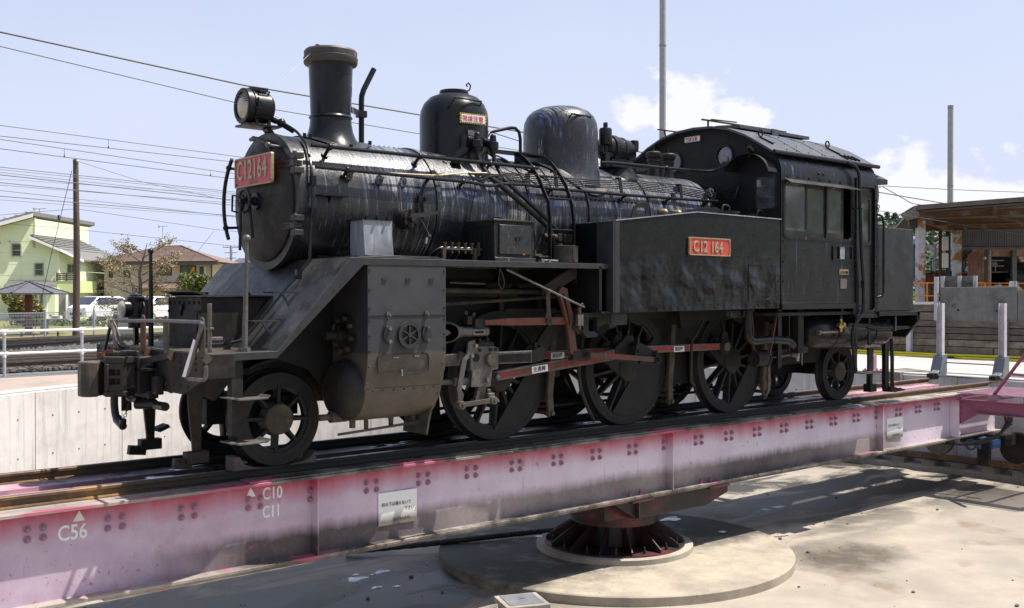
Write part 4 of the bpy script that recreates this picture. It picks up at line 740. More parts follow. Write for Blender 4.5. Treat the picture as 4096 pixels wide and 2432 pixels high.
# boiler ladder
lad = []
for x0, pts in ((.52, [(-.875, 1.93), (-.875, 2.42), (-.85, 2.60), (-.775, 2.72), (-.71, 2.84), (-.63, 2.94), (-.55, 3.03), (-.46, 3.10), (-.38, 3.155), (-.30, 3.18)]), (.88, [(-.875, 2.02), (-.875, 2.42), (-.85, 2.58), (-.80, 2.70), (-.74, 2.82), (-.66, 2.92), (-.57, 3.02), (-.48, 3.10), (-.38, 3.155), (-.28, 3.175)])):
    m_ = MB(); n = len(pts)
    for i in range(n - 1): m_.bar((x0, pts[i][0], pts[i][1]), (x0, pts[i + 1][0], pts[i + 1][1]), .014, .045, (0, -1, .3))
    lad.append(obj('ladder_stringer', m_, 'black_smooth', LO))
for z, y in ((2.29, -.875), (2.64, -.83), (2.90, -.67)): obj('ladder_rung', MB().tube([(.52, y, z), (.88, y, z + .005)], .012, 8), 'black_smooth', LO)
obj('ladder_platform', MB().plate([(.05, -.32), (.62, -.37), (.95, -.33), (.98, -.14), (.05, -.14)], 3.185, 3.20, 'z').bb(.60, .63, -.35, -.18, 3.10, 3.19), 'black_gloss', LO)
# turbine generator, pop valves, whistle silencer
dy_ = obj('turbo_generator', MB().lathe([(2.16, .10), (2.20, .15), (2.27, .155), (2.28, .175), (2.36, .175), (2.37, .155), (2.46, .15), (2.47, .16), (2.50, .16), (2.51, .145), (2.60, .14), (2.68, .12), (2.72, .08), (2.735, 0)], (0, -.05, 3.43), 'x', 36).bb(2.25, 2.62, -.15, .06, 3.20, 3.30), 'black_gloss', LO)
obj('terminal_box', MB().box((2.69, -.12, 3.49), (.08, .09, .15)).box((2.64, -.07, 3.36), (.13, .16, .14)), 'black_gloss', dy_, bevel=.012)
obj('data_plate', MB().box((2.735, -.12, 3.50), (.006, .07, .07)), 'steel_dull', dy_)
for k in range(8): a = k * pi / 4; obj('bolt', MB().cyl((2.355, -.05 + .16 * cos(a), 3.43 + .16 * sin(a)), (2.385, -.05 + .16 * cos(a), 3.43 + .16 * sin(a)), .012, 6), 'black_gloss', dy_)
obj('generator_base', MB().plate([(2.05, -.36), (2.68, -.36), (2.68, .1), (2.05, .1)], 3.16, 3.18, 'z').lathe([(3.0, .30), (3.10, .25), (3.17, .24)], (2.36, -.12, 0), 'z', 28, capends=False), 'shell_light', dy_)
obj('silencer', MB().lathe([(3.20, .03), (3.44, .03), (3.45, .075), (3.47, .082), (3.64, .082), (3.66, .07), (3.665, .03), (3.73, .028)], (2.13, -.15, 0), 'z', 24), 'black_smooth', LO)
obj('silencer_bracket', MB().bb(2.09, 2.17, -.19, -.11, 3.12, 3.34).bb(2.06, 2.22, -.18, -.12, 3.33, 3.36), 'black_gloss', LO)
for x, sc in ((3.19, 1.0), (3.49, 1.0)):
    obj('safety_valve', MB().lathe([(3.0, .085), (3.10, .075), (3.34, .07), (3.345, .085), (3.375, .085), (3.38, .068), (3.41, .095), (3.42, .10), (3.46, .10), (3.475, .085), (3.48, 0)], (x, 0, 0), 'z', 28).cyl((x, 0, 3.48), (x, 0, 3.55), .012, 8), 'frame_black', LO, label='ribbed safety valve with a dull bronze cap')
# side tanks
tnk = [(1.06, 1.375), (4.125, 1.40), (4.125, 2.545), (2.45, 2.552), (1.06, 2.388)]
for sg in (-1, 1):
    tk = obj('side_tank', MB().plate(tnk, 1.35 * sg, .60 * sg, 'y'), 'tank_black', LO, bevel=.012)
    obj('corner_angle', MB().bb(1.05, 1.12, 1.35 * sg, 1.358 * sg, 1.38, 2.38).bb(1.02, 1.058, 1.10 * sg, 1.355 * sg, 1.38, 2.38), 'casing_black', tk)
    obj('tank_edge', MB().bar((1.06, 1.352 * sg, 2.392), (2.45, 1.352 * sg, 2.556), .02, .012).bar((2.45, 1.352 * sg, 2.556), (4.125, 1.352 * sg, 2.549), .02, .012), 'worn_plate', tk)
    if sg == -1: T0 = tk
obj('patch_plate', MB().plate(rrect(3.44, 4.02, 1.50, 1.965, .02), -1.358, -1.349, 'y', [rrect(3.462, 3.998, 1.522, 1.943, .02)]).plate(rrect(3.462, 3.998, 1.522, 1.943, .02), -1.354, -1.349, 'y'), 'tank_black', T0, bevel=.003)
for k in range(22): obj('rivet', MB().sphere((1.25 + k * .133, -1.351, 1.46), .008, 6, 4), 'tank_black', T0)
pt = obj('number_plate', MB().plate(rrect(2.285, 3.04, 2.048, 2.248, .02), -1.375, -1.358, 'y'), 'plate_red', LO)
obj('plate_rim', MB().plate(rrect(2.278, 3.047, 2.041, 2.255, .022), -1.382, -1.356, 'y', [rrect(2.292, 3.033, 2.055, 2.241, .018)]), 'brass_dull', pt)
obj('lettering', text_mb('C12 164', .185, .010, face_mx((2.345, -1.381, 2.085), (1, 0, 0), (0, 0, 1)), .80, bold=.003, spacing=1.08), 'gilt', pt)
for x in (2.305, 3.02):
    for z in (2.068, 2.228): obj('plate_bolt', MB().cyl((x, -1.384, z), (x, -1.37, z), .009, 8), 'plate_red', pt)
obj('filler_lid', MB().cyl((3.30, -1.05, 2.55), (3.30, -1.05, 2.60), .21, 28).cyl((3.30, -1.05, 2.60), (3.30, -1.05, 2.615), .225, 28), 'slope_black', LO)
pipe('lid_handle', [(3.22, -1.12, 2.61), (3.22, -1.12, 2.70), (3.36, -1.12, 2.70), (3.36, -1.12, 2.61)], .012, 'slope_black', 8)
obj('tank_hatch', MB().plate([(2.50, 2.552), (2.50, 2.60), (3.05, 2.66), (3.14, 2.63), (3.16, 2.552)], -1.16, -1.15, 'y'), 'black_gloss', LO)
obj('tank_hatch', MB().plate([(3.60, 2.55), (3.62, 2.59), (3.90, 2.63), (3.98, 2.55)], -1.14, -1.13, 'y'), 'black_gloss', LO)
pipe('grab_rail', [(3.80, -1.2, 2.55), (3.84, -1.2, 2.66), (3.92, -1.2, 2.66), (4.02, -1.2, 2.56)], .012, 'black_gloss', 8)
obj('tank_bracket', MB().plate([(1.80, 2.47), (1.84, 2.62), (1.92, 2.66), (2.10, 2.68), (2.12, 2.51)], -.90, -.885, 'y', [rrect(1.88, 2.05, 2.53, 2.61, .03)]), 'frame_black', LO)
# ------------------------------------------------------------------ cab
X0, X1 = 4.13, 6.445
rp = [(0, 3.885), (.30, 3.868), (.58, 3.81), (.86, 3.695), (1.12, 3.545), (1.31, 3.43)]
arch = [(-y, z) for y, z in rp[::-1]] + rp[1:]
wall = [(-1.345, 1.45), (-1.345, 3.14), (-1.335, 3.24), (-1.30, 3.34), (-1.25, 3.42)]
outl = wall + [(y, z - .02) for y, z in arch[1:-1]] + [(-y, z) for y, z in wall[::-1]]
ell = lambda cy, cz, ry, rz, n=24: [(cy + ry * cos(2 * pi * k / n), cz + rz * sin(2 * pi * k / n)) for k in range(n)]
sidewin = lambda s: [(s * y, z) for y, z in rrect(-1.275, -.955, 2.69, 3.13, .04)]
cabf = obj('cab_front_wall', MB().plate(outl, X0, X0 + .02, 'x', [ell(-.445, 3.455, .135, .150), ell(.445, 3.455, .135, .150), sidewin(1), sidewin(-1)]), 'black_matt', LO)
for s in (-1, 1):
    f_ = obj('round_window', MB().ring((0, s * .445, 3.455), .155, .130, X0 - .02, X0 + .0, 'x', 32), 'frame_black', cabf)
    obj('pane', MB().plate(ell(s * .445, 3.455, .135, .15), X0 + .006, X0 + .010, 'x'), 'cab_glass', f_)
    w_ = obj('front_window', MB().plate(rrect(min(s * 1.29, s * .94), max(s * 1.29, s * .94), 2.675, 3.145, .05), X0 - .015, X0, 'x', [rrect(min(s * 1.262, s * .968), max(s * 1.262, s * .968), 2.703, 3.117, .04)]), 'frame_black', cabf)
    obj('pane', MB().plate(rrect(min(s * 1.262, s * .968), max(s * 1.262, s * .968), 2.703, 3.117, .04), X0 - .006, X0 - .003, 'x'), 'cab_glass', w_)
vz = MB()
n = 16
for i in range(n):
    a0 = radians(170 - i * 148 / n); a1 = radians(170 - (i + 1) * 148 / n); c = (-.96, 3.10)
    for j, (x, rx) in enumerate(((X0, .34), (X0 - .22, .37))): pass
    p = lambda a, r, x: (x, c[0] - r * cos(a) * -1, c[1] + r * .86 * sin(a))
    vz.add([p(a0, .36, X0), p(a1, .36, X0), p(a1, .37, X0 - .24), p(a0, .37, X0 - .24), p(a0, .352, X0), p(a1, .352, X0), p(a1, .362, X0 - .24), p(a0, .362, X0 - .24)], [(0, 3, 2, 1), (4, 5, 6, 7), (0, 1, 5, 4), (2, 3, 7, 6), (1, 2, 6, 5), (3, 0, 4, 7)])
obj('window_hood', vz, 'black_matt', cabf)
def roof_sheet(x0, x1, th, lift=0, prof=arch):
    m_ = MB()
    for y, z in prof: m_.v += [(x0, y, z + lift), (x1, y, z + lift), (x0, y, z + lift - th), (x1, y, z + lift - th)]
    for i in range(len(prof) - 1):
        a = i * 4; b = a + 4; m_.f += [(a, b, b + 1, a + 1), (a + 2, a + 3, b + 3, b + 2), (a, a + 2, b + 2, b), (a + 1, b + 1, b + 3, a + 3)]
    e = (len(prof) - 1) * 4; m_.f += [(0, 1, 3, 2), (e, e + 2, e + 3, e + 1)]; return m_
fine = []
for i in range(len(arch) - 1):
    for t in (0, .5): fine.append((arch[i][0] * (1 - t) + arch[i + 1][0] * t, arch[i][1] * (1 - t) + arch[i + 1][1] * t))
fine.append(arch[-1])
rf_ = obj('cab_roof', roof_sheet(X0 - .12, X1 + .06, .03, 0, arch), 'roof_black', LO, smooth=20)
for s in (-1, 1): obj('gutter', MB().cyl((X0 - .12, s * 1.325, 3.418), (X1 + .10, s * 1.325, 3.418), .028, 10), 'black_gloss', rf_)
for x in (4.75, 5.35, 5.95): obj('roof_seam', roof_sheet(x - .03, x + .03, .004, .006, arch), 'roof_black', rf_, smooth=0)
for x in (4.28, 5.86):
    e_ = MB().bar((x, -.92, 3.672), (x + .03, -1.10, 3.572), .035, .02).torus((x, -.92, 3.725), .045, .011, 'y', 18, 8)
    obj('lifting_eye', e_, 'black_gloss', rf_)
rr_ = MB()
for x in (4.5, 4.72, 4.78, 5.0, 5.32, 5.38, 5.6, 5.92, 6.2):
    for y, z in ((-1.22, 3.485), (-1.02, 3.60), (-.72, 3.755)): rr_.sphere((x + (y * .05), y, z + .0), .012, 6, 4)
obj('roof_rivet', rr_, 'black_gloss', rf_, kind='stuff')
for x in (5.85, 6.05): obj('roof_step', MB().bar((x, -1.12, 3.555), (x + .02, -1.25, 3.48), .012, .03).bar((x + .10, -1.12, 3.555), (x + .12, -1.25, 3.48), .012, .03), 'black_gloss', rf_)
vt = obj('roof_ventilator', MB().bb(4.62, 6.10, -.34, .34, 3.80, 3.90), 'black_gloss', LO)
obj('ventilator_lid', MB().plate([(-.40, 3.885), (0, 3.915), (.40, 3.885), (.40, 3.93), (0, 3.965), (-.40, 3.93)], 4.52, 6.20, 'x').bb(5.25, 5.40, -.415, -.40, 3.83, 3.95), 'roof_black', vt, bevel=.004)
obj('roof_walk', MB().bar((4.05, -.12, 3.985), (6.0, -.12, 4.01), .035, .018).bar((4.05, -.28, 3.965), (4.6, -.28, 3.985), .03, .012), 'frame_black', LO)
obj('walk_stay', MB().bar((4.18, -.12, 3.98), (4.18, -.12, 3.86), .012, .03), 'frame_black', LO)
obj('roof_walk', MB().bar((3.98, .62, 3.93), (6.0, .62, 3.96), .035, .014), 'frame_black', LO)
obj('walk_stay', MB().tube([(4.12, .62, 3.93), (4.14, .62, 3.86), (4.15, .62, 3.79)], .012, 6), 'frame_black', LO)
# side walls
win = rrect(4.215, 5.765, 2.345, 3.055, .06)
for s in (-1, 1):
    m_ = MB().plate([(X0, 1.455), (5.90, 1.455), (5.90, 3.14), (X0, 3.14)], s * 1.335, s * 1.353, 'y', [win])
    a_ = obj('cab_side', m_, 'cab_black', LO)
    tp = MB(); pr_ = [(1.353, 3.138), (1.350, 3.19), (1.343, 3.24), (1.328, 3.29), (1.308, 3.335), (1.28, 3.38), (1.25, 3.415)]
    for y, z in pr_: tp.v += [(X0, s * y, z), (X1, s * y, z), (X0, s * (y - .015), z), (X1, s * (y - .015), z)]
    for i in range(len(pr_) - 1): a = i * 4; b = a + 4; tp.f += [(a, b, b + 1, a + 1), (a + 2, a + 3, b + 3, b + 2), (a, a + 2, b + 2, b), (a + 1, b + 1, b + 3, a + 3)]
    obj('cab_side_top', tp, 'cab_black', a_)
    obj('window_frame', MB().plate(rrect(4.165, 5.815, 2.30, 3.10, .09), s * 1.353, s * 1.362, 'y', [win]), 'cab_black', a_, bevel=.003)
    obj('cab_side_rear', MB().plate([(5.90, 1.30), (6.445, 1.30), (6.445, 3.14), (5.90, 3.14)], s * 1.335, s * 1.350, 'y', [rrect(5.985, 6.40, 1.345, 3.10, .04)]), 'cab_black', a_)
    obj('door_post', MB().bb(5.885, 5.945, s * 1.35, s * 1.372, 1.30, 3.22).bb(6.41, 6.455, s * 1.35, s * 1.362, 1.33, 3.14), 'black_gloss', a_, bevel=.003)
    dd = obj('cab_door', MB().plate([(5.985, 1.34), (6.405, 1.34), (6.405, 3.10), (5.985, 3.10)], s * 1.30, s * 1.315, 'y', [rrect(6.045, 6.325, 2.30, 3.02, .02)]), 'bunker_black', LO)
    obj('door_frame', MB().plate(rrect(5.96, 6.42, 1.33, 3.13, .07), s * 1.35, s * 1.36, 'y', [rrect(5.99, 6.39, 1.36, 3.10, .05)]), 'black_gloss', dd, bevel=.003)
    obj('window_sash', MB().plate(rrect(6.03, 6.35, 2.28, 3.04, .02), s * 1.315, s * 1.325, 'y', [rrect(6.065, 6.305, 2.33, 2.93, .01)]), 'frame_black', dd)
    obj('pane', MB().plate([(6.05, 2.31), (6.32, 2.31), (6.32, 3.0), (6.05, 3.0)], s * 1.306, s * 1.309, 'y'), 'cab_glass', dd)
    for i, (a, b, yy) in enumerate(((4.215, 4.735, 1.322), (4.70, 5.22, 1.300), (5.185, 5.60, 1.322))):
        sh = obj('window_sash', MB().plate([(a, 2.345), (b, 2.345), (b, 3.06), (a, 3.06)], s * yy, s * (yy + .018), 'y', [rrect(a + .03, b - .045, 2.345 + (.075 if i != 1 else .05), 3.04, .01)]), 'frame_black', a_, bevel=.002)
        obj('pane', MB().plate([(a + .02, 2.37), (b - .03, 2.37), (b - .03, 3.05), (a + .02, 3.05)], s * (yy + .008), s * (yy + .011), 'y'), 'cab_glass', sh)
    if s == -1:
        hd = MB(); hd.add([(4.20, -1.36, 3.085), (5.80, -1.36, 3.085), (5.84, -1.47, 3.03), (4.18, -1.47, 3.025), (4.20, -1.36, 3.078), (5.80, -1.36, 3.078), (5.84, -1.47, 3.023), (4.18, -1.47, 3.018)], [(0, 3, 2, 1), (4, 5, 6, 7), (0, 1, 5, 4), (1, 2, 6, 5), (2, 3, 7, 6), (3, 0, 4, 7)])
        obj('window_awning', hd, 'slope_black', a_)
        for k in range(7): obj('rivet', MB().sphere((4.25 + k * .25, -1.358, 3.115), .013, 8, 5), 'cab_black', a_)
        for k in range(6): obj('rivet', MB().sphere((4.175, -1.358, 1.75 + k * .26), .012, 8, 5), 'cab_black', a_)
        for k in range(12): obj('rivet', MB().sphere((5.862, -1.356, 1.55 + k * .13), .013, 8, 5), 'cab_black', a_); obj('rivet', MB().sphere((6.43, -1.362, 1.45 + k * .135), .013, 8, 5), 'cab_black', a_)
        for x in (4.98, 5.09): obj('bolt', MB().sphere((x, -1.352, 3.20), .018, 8, 6), 'black_gloss', a_)
        ph = obj('card_holder', MB().plate(rrect(5.305, 5.79, 2.05, 2.255, .015), -1.372, -1.353, 'y', [rrect(5.325, 5.455, 2.068, 2.238, .01), rrect(5.475, 5.61, 2.068, 2.238, .01), rrect(5.63, 5.77, 2.068, 2.238, .01)]), 'black_gloss', a_)
        obj('shed_letter', MB().bb(5.475, 5.61, -1.362, -1.356, 2.068, 2.238), 'worn_plate', ph)
        obj('lettering', text_mb('A', .14, .002, face_mx((5.508, -1.364, 2.10), (1, 0, 0), (0, 0, 1)), .8), 'steel_bright', ph)
        bp_ = obj('builder_plate', MB().bb(5.475, 5.695, -1.362, -1.352, 1.855, 1.925), 'brass_dull', a_)
        obj('lettering', text_mb('日本車輌', .05, .002, face_mx((5.483, -1.364, 1.868), (1, 0, 0), (0, 0, 1)), 1.0), 'black_matt', bp_)
        obj('blank_plate', MB().bb(5.50, 5.66, -1.360, -1.352, 1.66, 1.80), 'steel_dull', a_)
        obj('dark_patch', MB().bb(4.80, 4.90, -1.3545, -1.352, 1.855, 1.915), 'black_matt', a_)
        obj('lower_strip', MB().bb(X0 + .01, 5.86, -1.357, -1.350, 1.465, 1.585), 'cab_black', a_, bevel=.002)
    obj('cab_sill', MB().bb(X0, 5.88, s * 1.30, s * 1.375, 1.385, 1.462).plate([(5.80, 1.385), (5.92, 1.385), (5.92, 1.18)], s * 1.36, s * 1.373, 'y').bb(X0 + .01, 5.86, s * 1.353, s * 1.378, 1.462, 1.470), 'black_gloss', LO, bevel=.004)
    pipe('cab_handrail', [(5.70, s * 1.34, 3.41), (5.80, s * 1.40, 3.37), (5.865, s * 1.42, 3.26), (5.88, s * 1.42, 3.0), (5.93, s * 1.42, 2.2), (5.985, s * 1.42, 1.72), (5.985, s * 1.42, 1.40), (5.965, s * 1.42, 1.31), (5.85, s * 1.40, 1.20), (5.78, s * 1.38, 1.10), (5.80, s * 1.36, .92), (5.90, s * 1.36, .50)], .024, 'black_smooth', 12)
    obj('rail_clip', MB().bar((5.84, s * 1.36, 2.78), (5.90, s * 1.42, 2.78), .03, .02).sphere((5.90, s * 1.43, 2.78), .025, 8, 6), 'black_smooth', LO)
    obj('rail_clip', MB().bar((5.88, s * 1.36, 1.42), (5.98, s * 1.42, 1.42), .03, .02), 'black_smooth', LO); obj('rail_joint', MB().box((5.985, s * 1.42, 1.72), (.055, .055, .10)), 'black_smooth', LO)
    pipe('cab_handrail', [(6.45, s * 1.36, 2.73), (6.53, s * 1.40, 2.70), (6.55, s * 1.40, 2.60), (6.555, s * 1.40, 1.62), (6.53, s * 1.40, 1.56), (6.45, s * 1.36, 1.54)], .017, 'black_smooth', 10)
obj('cab_floor', MB().bb(X0, 7.45, -1.30, 1.30, 1.30, 1.34), 'interior', LO)
obj('backhead', MB().lathe([(4.14, .60), (4.55, .60)], (0, 0, 2.3), 'x', 32).bb(4.14, 4.75, -.62, .62, 1.34, 2.2), 'interior', LO)
obj('cab_rear_wall', MB().plate([(y, max(z, 2.50) if z < 2 else z) for y, z in outl], X1, X1 + .02, 'x', [ell(-.80, 3.16, .17, .17), ell(.80, 3.16, .17, .17)]), 'black_matt', LO)
obj('cab_partition', MB().bb(6.43, 6.46, -1.33, 1.33, 1.34, 2.52), 'interior', LO)
obj('warning_sign', MB().bb(4.108, 4.122, -.03, .235, 3.705, 3.785), 'sign_white', cabf)
sg_ = [o for o in cabf.children if o.name.startswith('warning_sign')][0]
obj('lettering', text_mb('架線注意', .058, .001, face_mx((4.1065, .222, 3.722), (0, -1, 0), (0, 0, 1)), .92, bold=.001), 'letter_red', sg_)
bs = MB()
for k in range(10):
    y = .235 - k * .0275
    for z0 in (3.705, 3.775): bs.add([(4.1070, y, z0), (4.1070, y - .014, z0), (4.1070, y - .020, z0 + .01), (4.1070, y - .006, z0 + .01)], [(0, 1, 2, 3)])
obj('hazard_stripes', bs, 'letter_black', sg_)
obj('front_bracket', MB().bar((4.0, -.95, 3.40), (4.12, -.80, 3.55), .03, .05).box((3.95, -1.02, 3.46), (.16, .05, .04), Matrix.Rotation(.5, 3, 'Y')), 'frame_black', LO)
# bunker and rear end
bk = obj('bunker', MB().bb(6.47, 7.49, -1.35, 1.35, 1.335, 2.556), 'bunker_black', LO, bevel=.012)
obj('bunker_rear_panel', MB().bb(6.47, 6.60, -1.28, 1.28, 2.50, 3.30).plate([(-1.33, 3.18), (-1.33, 3.25), (-.95, 3.45), (.95, 3.45), (1.33, 3.25), (1.33, 3.18)], 6.46, 6.78, 'x'), 'black_gloss', LO)
obj('rear_side_window', MB().plate(ell(6.50, 3.02, .10, .17, 20), -1.30, -1.29, 'y'), 'steel_dull', LO)
obj('water_lid', MB().cyl((7.0, -.85, 2.556), (7.0, -.85, 2.60), .21, 28).cyl((7.0, -.85, 2.60), (7.0, -.85, 2.615), .24, 28), 'frame_black', LO)
pipe('lid_handle', [(6.90, -.93, 2.61), (6.90, -.93, 2.69), (7.06, -.93, 2.69), (7.06, -.93, 2.61)], .014, 'black_gloss', 8)
cn = MB()
for k in range(8): t = k / 7; p = Vector((6.46, -1.37, 2.84)).lerp(Vector((6.86, -1.0, 2.62)), t); p.z -= .04 * math.sin(pi * t); cn.torus(p, .026, .007, 'x' if k % 2 else 'y', 10, 5)
obj('chain', cn, 'black_gloss', LO)
for s in (-1, 1):
    obj('rear_footplate', MB().bb(6.47, 7.62, s * 1.20, s * 1.385, 1.27, 1.332).bb(5.93, 6.47, s * 1.20, s * 1.36, 1.25, 1.30), 'black_gloss', LO, bevel=.004)
    obj('running_pipe', MB().tube([(5.95, s * 1.18, 1.16), (6.4, s * 1.20, 1.14), (6.62, s * 1.24, 1.10), (6.80, s * 1.25, 1.09), (7.60, s * 1.25, 1.095)], .034, 12).cyl((7.55, s * 1.25, 1.095), (7.66, s * 1.25, 1.095), .048, 16), 'black_smooth', LO)
    obj('pipe_clip', MB().bb(7.065, 7.095, s * 1.29, s * 1.30, 1.04, 1.28).bb(7.055, 7.105, s * 1.20, s * 1.30, 1.045, 1.06), 'steel_dull', LO)
obj('buffer_beam', MB().plate([(-1.385, 1.33), (1.385, 1.33), (1.385, 1.19), (1.18, .935), (-1.18, .935), (-1.385, 1.19)], 7.56, 7.60, 'x').plate([(-1.385, 1.33), (-1.385, 1.20), (-1.30, 1.20), (-1.30, 1.33)], 7.54, 7.63, 'x'), 'black_gloss', LO, bevel=.004)
obj('coupler', MB().bb(7.60, 7.98, -.13, .13, .74, 1.0).plate([(7.9, -.2), (8.1, -.12), (8.15, .05), (8.05, .2), (7.9, .18)], .70, .98, 'z'), 'frame_black', LO, bevel=.01)
obj('rail_guard', MB().tube([(7.72, -.86, .90), (7.72, -.88, .60), (7.72, -.88, .22), (7.74, -.88, .12), (7.82, -.86, .085), (8.05, -.84, .09)], .03, 8).plate([(7.55, .93), (7.66, .93), (7.66, .15), (7.60, .12), (7.56, .20)], -.86, -.80, 'y').plate([(7.65, .16), (8.05, .10), (8.12, .075), (7.68, .07)], -.90, -.74, 'y'), 'black_gloss', LO)
# cab steps, hangers, air tank, injector pipes
lds = MB().bb(6.12, 6.17, -1.215, -1.195, .46, 1.30).bb(6.47, 6.52, -1.215, -1.195, .46, 1.30)
ls = obj('cab_step_hanger', lds, 'black_gloss', LO)
for z in (.46, .835): obj('step_tread', MB().bb(6.12, 6.54, -1.35, -1.19, z - .008, z + .008).bb(6.12, 6.54, -1.36, -1.35, z - .008, z + .02), 'steel_dull', ls)
obj('rail_guard', MB().plate([(7.16, 1.0), (7.26, 1.0), (7.24, .5), (7.22, .2), (7.16, .2)], -.84, -.78, 'y').box((7.22, -.80, .16), (.18, .12, .12)), 'frame_black', LO)
at = obj('air_reservoir', MB().lathe([(5.13, 0), (5.14, .07), (5.17, .14), (5.22, .195), (5.29, .23), (5.36, .240), (7.10, .240), (7.17, .23), (7.24, .195), (7.29, .14), (7.32, .07), (7.33, 0)], (0, -.97, 1.05), 'x', 44), 'black_smooth', LO)
for x in (5.72, 6.72): obj('tank_strap', MB().lathe([(x - .02, .241), (x - .02, .247), (x + .02, .247), (x + .02, .241)], (0, -.97, 1.05), 'x', 40, capends=False), 'black_gloss', at)
obj('drain_line', MB().cyl((5.22, -1.20, 1.06), (5.62, -1.24, 1.06), .018, 10).cyl((5.20, -1.20, 1.06), (5.24, -1.20, 1.06), .035, 12), 'steel', LO)
obj('brass_valve', MB().sphere((5.66, -1.27, 1.16), .045, 14, 10).cyl((5.66, -1.27, 1.06), (5.66, -1.27, 1.26), .018, 10).cyl((5.62, -1.30, 1.13), (5.72, -1.24, 1.19), .028, 10).cyl((5.66, -1.33, 1.16), (5.66, -1.22, 1.16), .03, 10), 'brass', LO)
obj('valve_stem', MB().cyl((5.655, -1.27, 1.24), (5.655, -1.27, 1.43), .022, 10).box((5.655, -1.27, 1.37), (.06, .05, .05)), 'black_gloss', LO)
obj('valve_nut', MB().cyl((5.66, -1.27, 1.03), (5.66, -1.27, .99), .03, 8), 'black_gloss', LO)
pipe('valve_pipe', [(5.72, -1.26, 1.14), (5.78, -1.26, 1.13), (5.80, -1.26, 1.07), (5.86, -1.26, 1.05)], .024, 'steel_dull', 10)
obj('cab_bracket', MB().bb(4.80, 4.925, -1.16, -1.13, .79, 1.45).bb(4.80, 4.815, -1.13, -1.05, .79, 1.45), 'frame_black', LO)
obj('cab_bracket', MB().bb(4.40, 4.48, -1.12, -1.09, .60, 1.42).bb(4.66, 4.68, -1.11, -1.09, .8, 1.42), 'black_gloss', LO)
pipe('overflow_pipe', [(3.76, -1.10, 1.40), (3.76, -1.10, 1.12), (3.78, -1.10, 1.02), (3.86, -1.10, .975), (4.30, -1.10, .985), (4.62, -1.10, .965), (4.72, -1.10, .92), (4.86, -1.08, .86), (5.10, -1.05, .83)], .058, 'black_smooth', 16)
obj('pipe_flange', MB().cyl((3.76, -1.10, 1.385), (3.76, -1.10, 1.36), .09, 18), 'black_gloss', LO)
obj('pipe_flange', MB().cyl((4.28, -1.10, .985), (4.31, -1.10, .985), .063, 16), 'black_gloss', LO)
pipe('overflow_pipe', [(4.35, -1.05, 1.15), (4.55, -.95, 1.20), (4.62, -.95, 1.05), (4.60, -.95, .9)], .045, 'frame_black', 12)
obj('brake_cylinder', MB().cyl((4.00, -1.02, .735), (4.24, -1.02, .735), .10, 24).cyl((3.97, -1.02, .735), (4.0, -1.02, .735), .06, 16).cyl((4.24, -1.02, .735), (4.27, -1.02, .735), .11, 24), 'frame_black', LO)
obj('brake_rod', MB().cyl((4.27, -1.02, .735), (4.62, -1.02, .745), .011, 8).box((4.60, -1.02, .75), (.05, .05, .05)).cyl((4.62, -1.02, .75), (4.82, -1.02, .765), .02, 8).box((4.88, -1.03, .775), (.14, .07, .085)).cyl((4.85, -1.08, .775), (4.85, -1.0, .775), .02, 6).cyl((4.92, -1.08, .775), (4.92, -1.0, .775), .02, 6), 'steel_dull', LO, bevel=.003)
obj('rod_bracket', MB().bar((4.17, -1.06, .79), (4.90, -1.06, .845), .012, .04), 'frame_black', LO)
obj('hanger_rod', MB().bar((4.37, -1.13, 1.42), (4.19, -1.13, .79), .018, .035, (0, 1, 0)).bar((3.96, -1.0, 1.42), (4.03, -1.0, .84), .018, .04, (0, 1, 0)), 'link_rust', LO)
pipe('sand_pipe', [(4.47, -.92, .80), (4.475, -.92, .40), (4.50, -.90, .30), (4.62, -.75, .17)], .022, 'steel_dull', 10)
pipe('sand_pipe', [(5.95, -1.36, .50), (5.96, -1.36, .48)], .026, 'steel_dull', 8)
obj('steam_trap', MB().cyl((5.14, -.95, 1.02), (4.98, -.95, 1.02), .03, 10).cyl((5.02, -1.0, 1.15), (5.02, -1.0, .84), .045, 14), 'black_gloss', LO)
for k in range(6): obj('union_nut', MB().cyl((5.02, -1.0, 1.14 - k * .055), (5.02, -1.0, 1.12 - k * .055), .055, 12), 'black_gloss', LO)
pipe('thin_pipe', [(4.9, -1.1, 1.40), (5.3, -1.1, 1.38), (5.45, -1.1, 1.42)], .022, 'black_gloss', 8)
pipe('thin_pipe', [(4.95, -1.15, 1.29), (5.15, -1.15, 1.30), (5.2, -1.15, 1.42)], .010, 'black_gloss', 8)
obj('drain_tap', MB().cyl((5.15, -.9, .78), (5.15, -.9, .70), .04, 12).cyl((5.10, -.95, .74), (5.10, -.95, .66), .02, 8).cyl((5.2, -.95, .8), (5.2, -.95, .60), .006, 6), 'steel_bright', LO)
obj('step_bracket', MB().tube([(3.14, -1.30, 1.37), (3.14, -1.30, 1.30), (3.16, -1.24, 1.29)], .012, 8).bb(3.13, 3.42, -1.25, -1.23, 1.29, 1.375).tube([(3.42, -1.30, 1.37), (3.42, -1.30, 1.31), (3.42, -1.22, 1.30)], .012, 8), 'frame_black', LO)
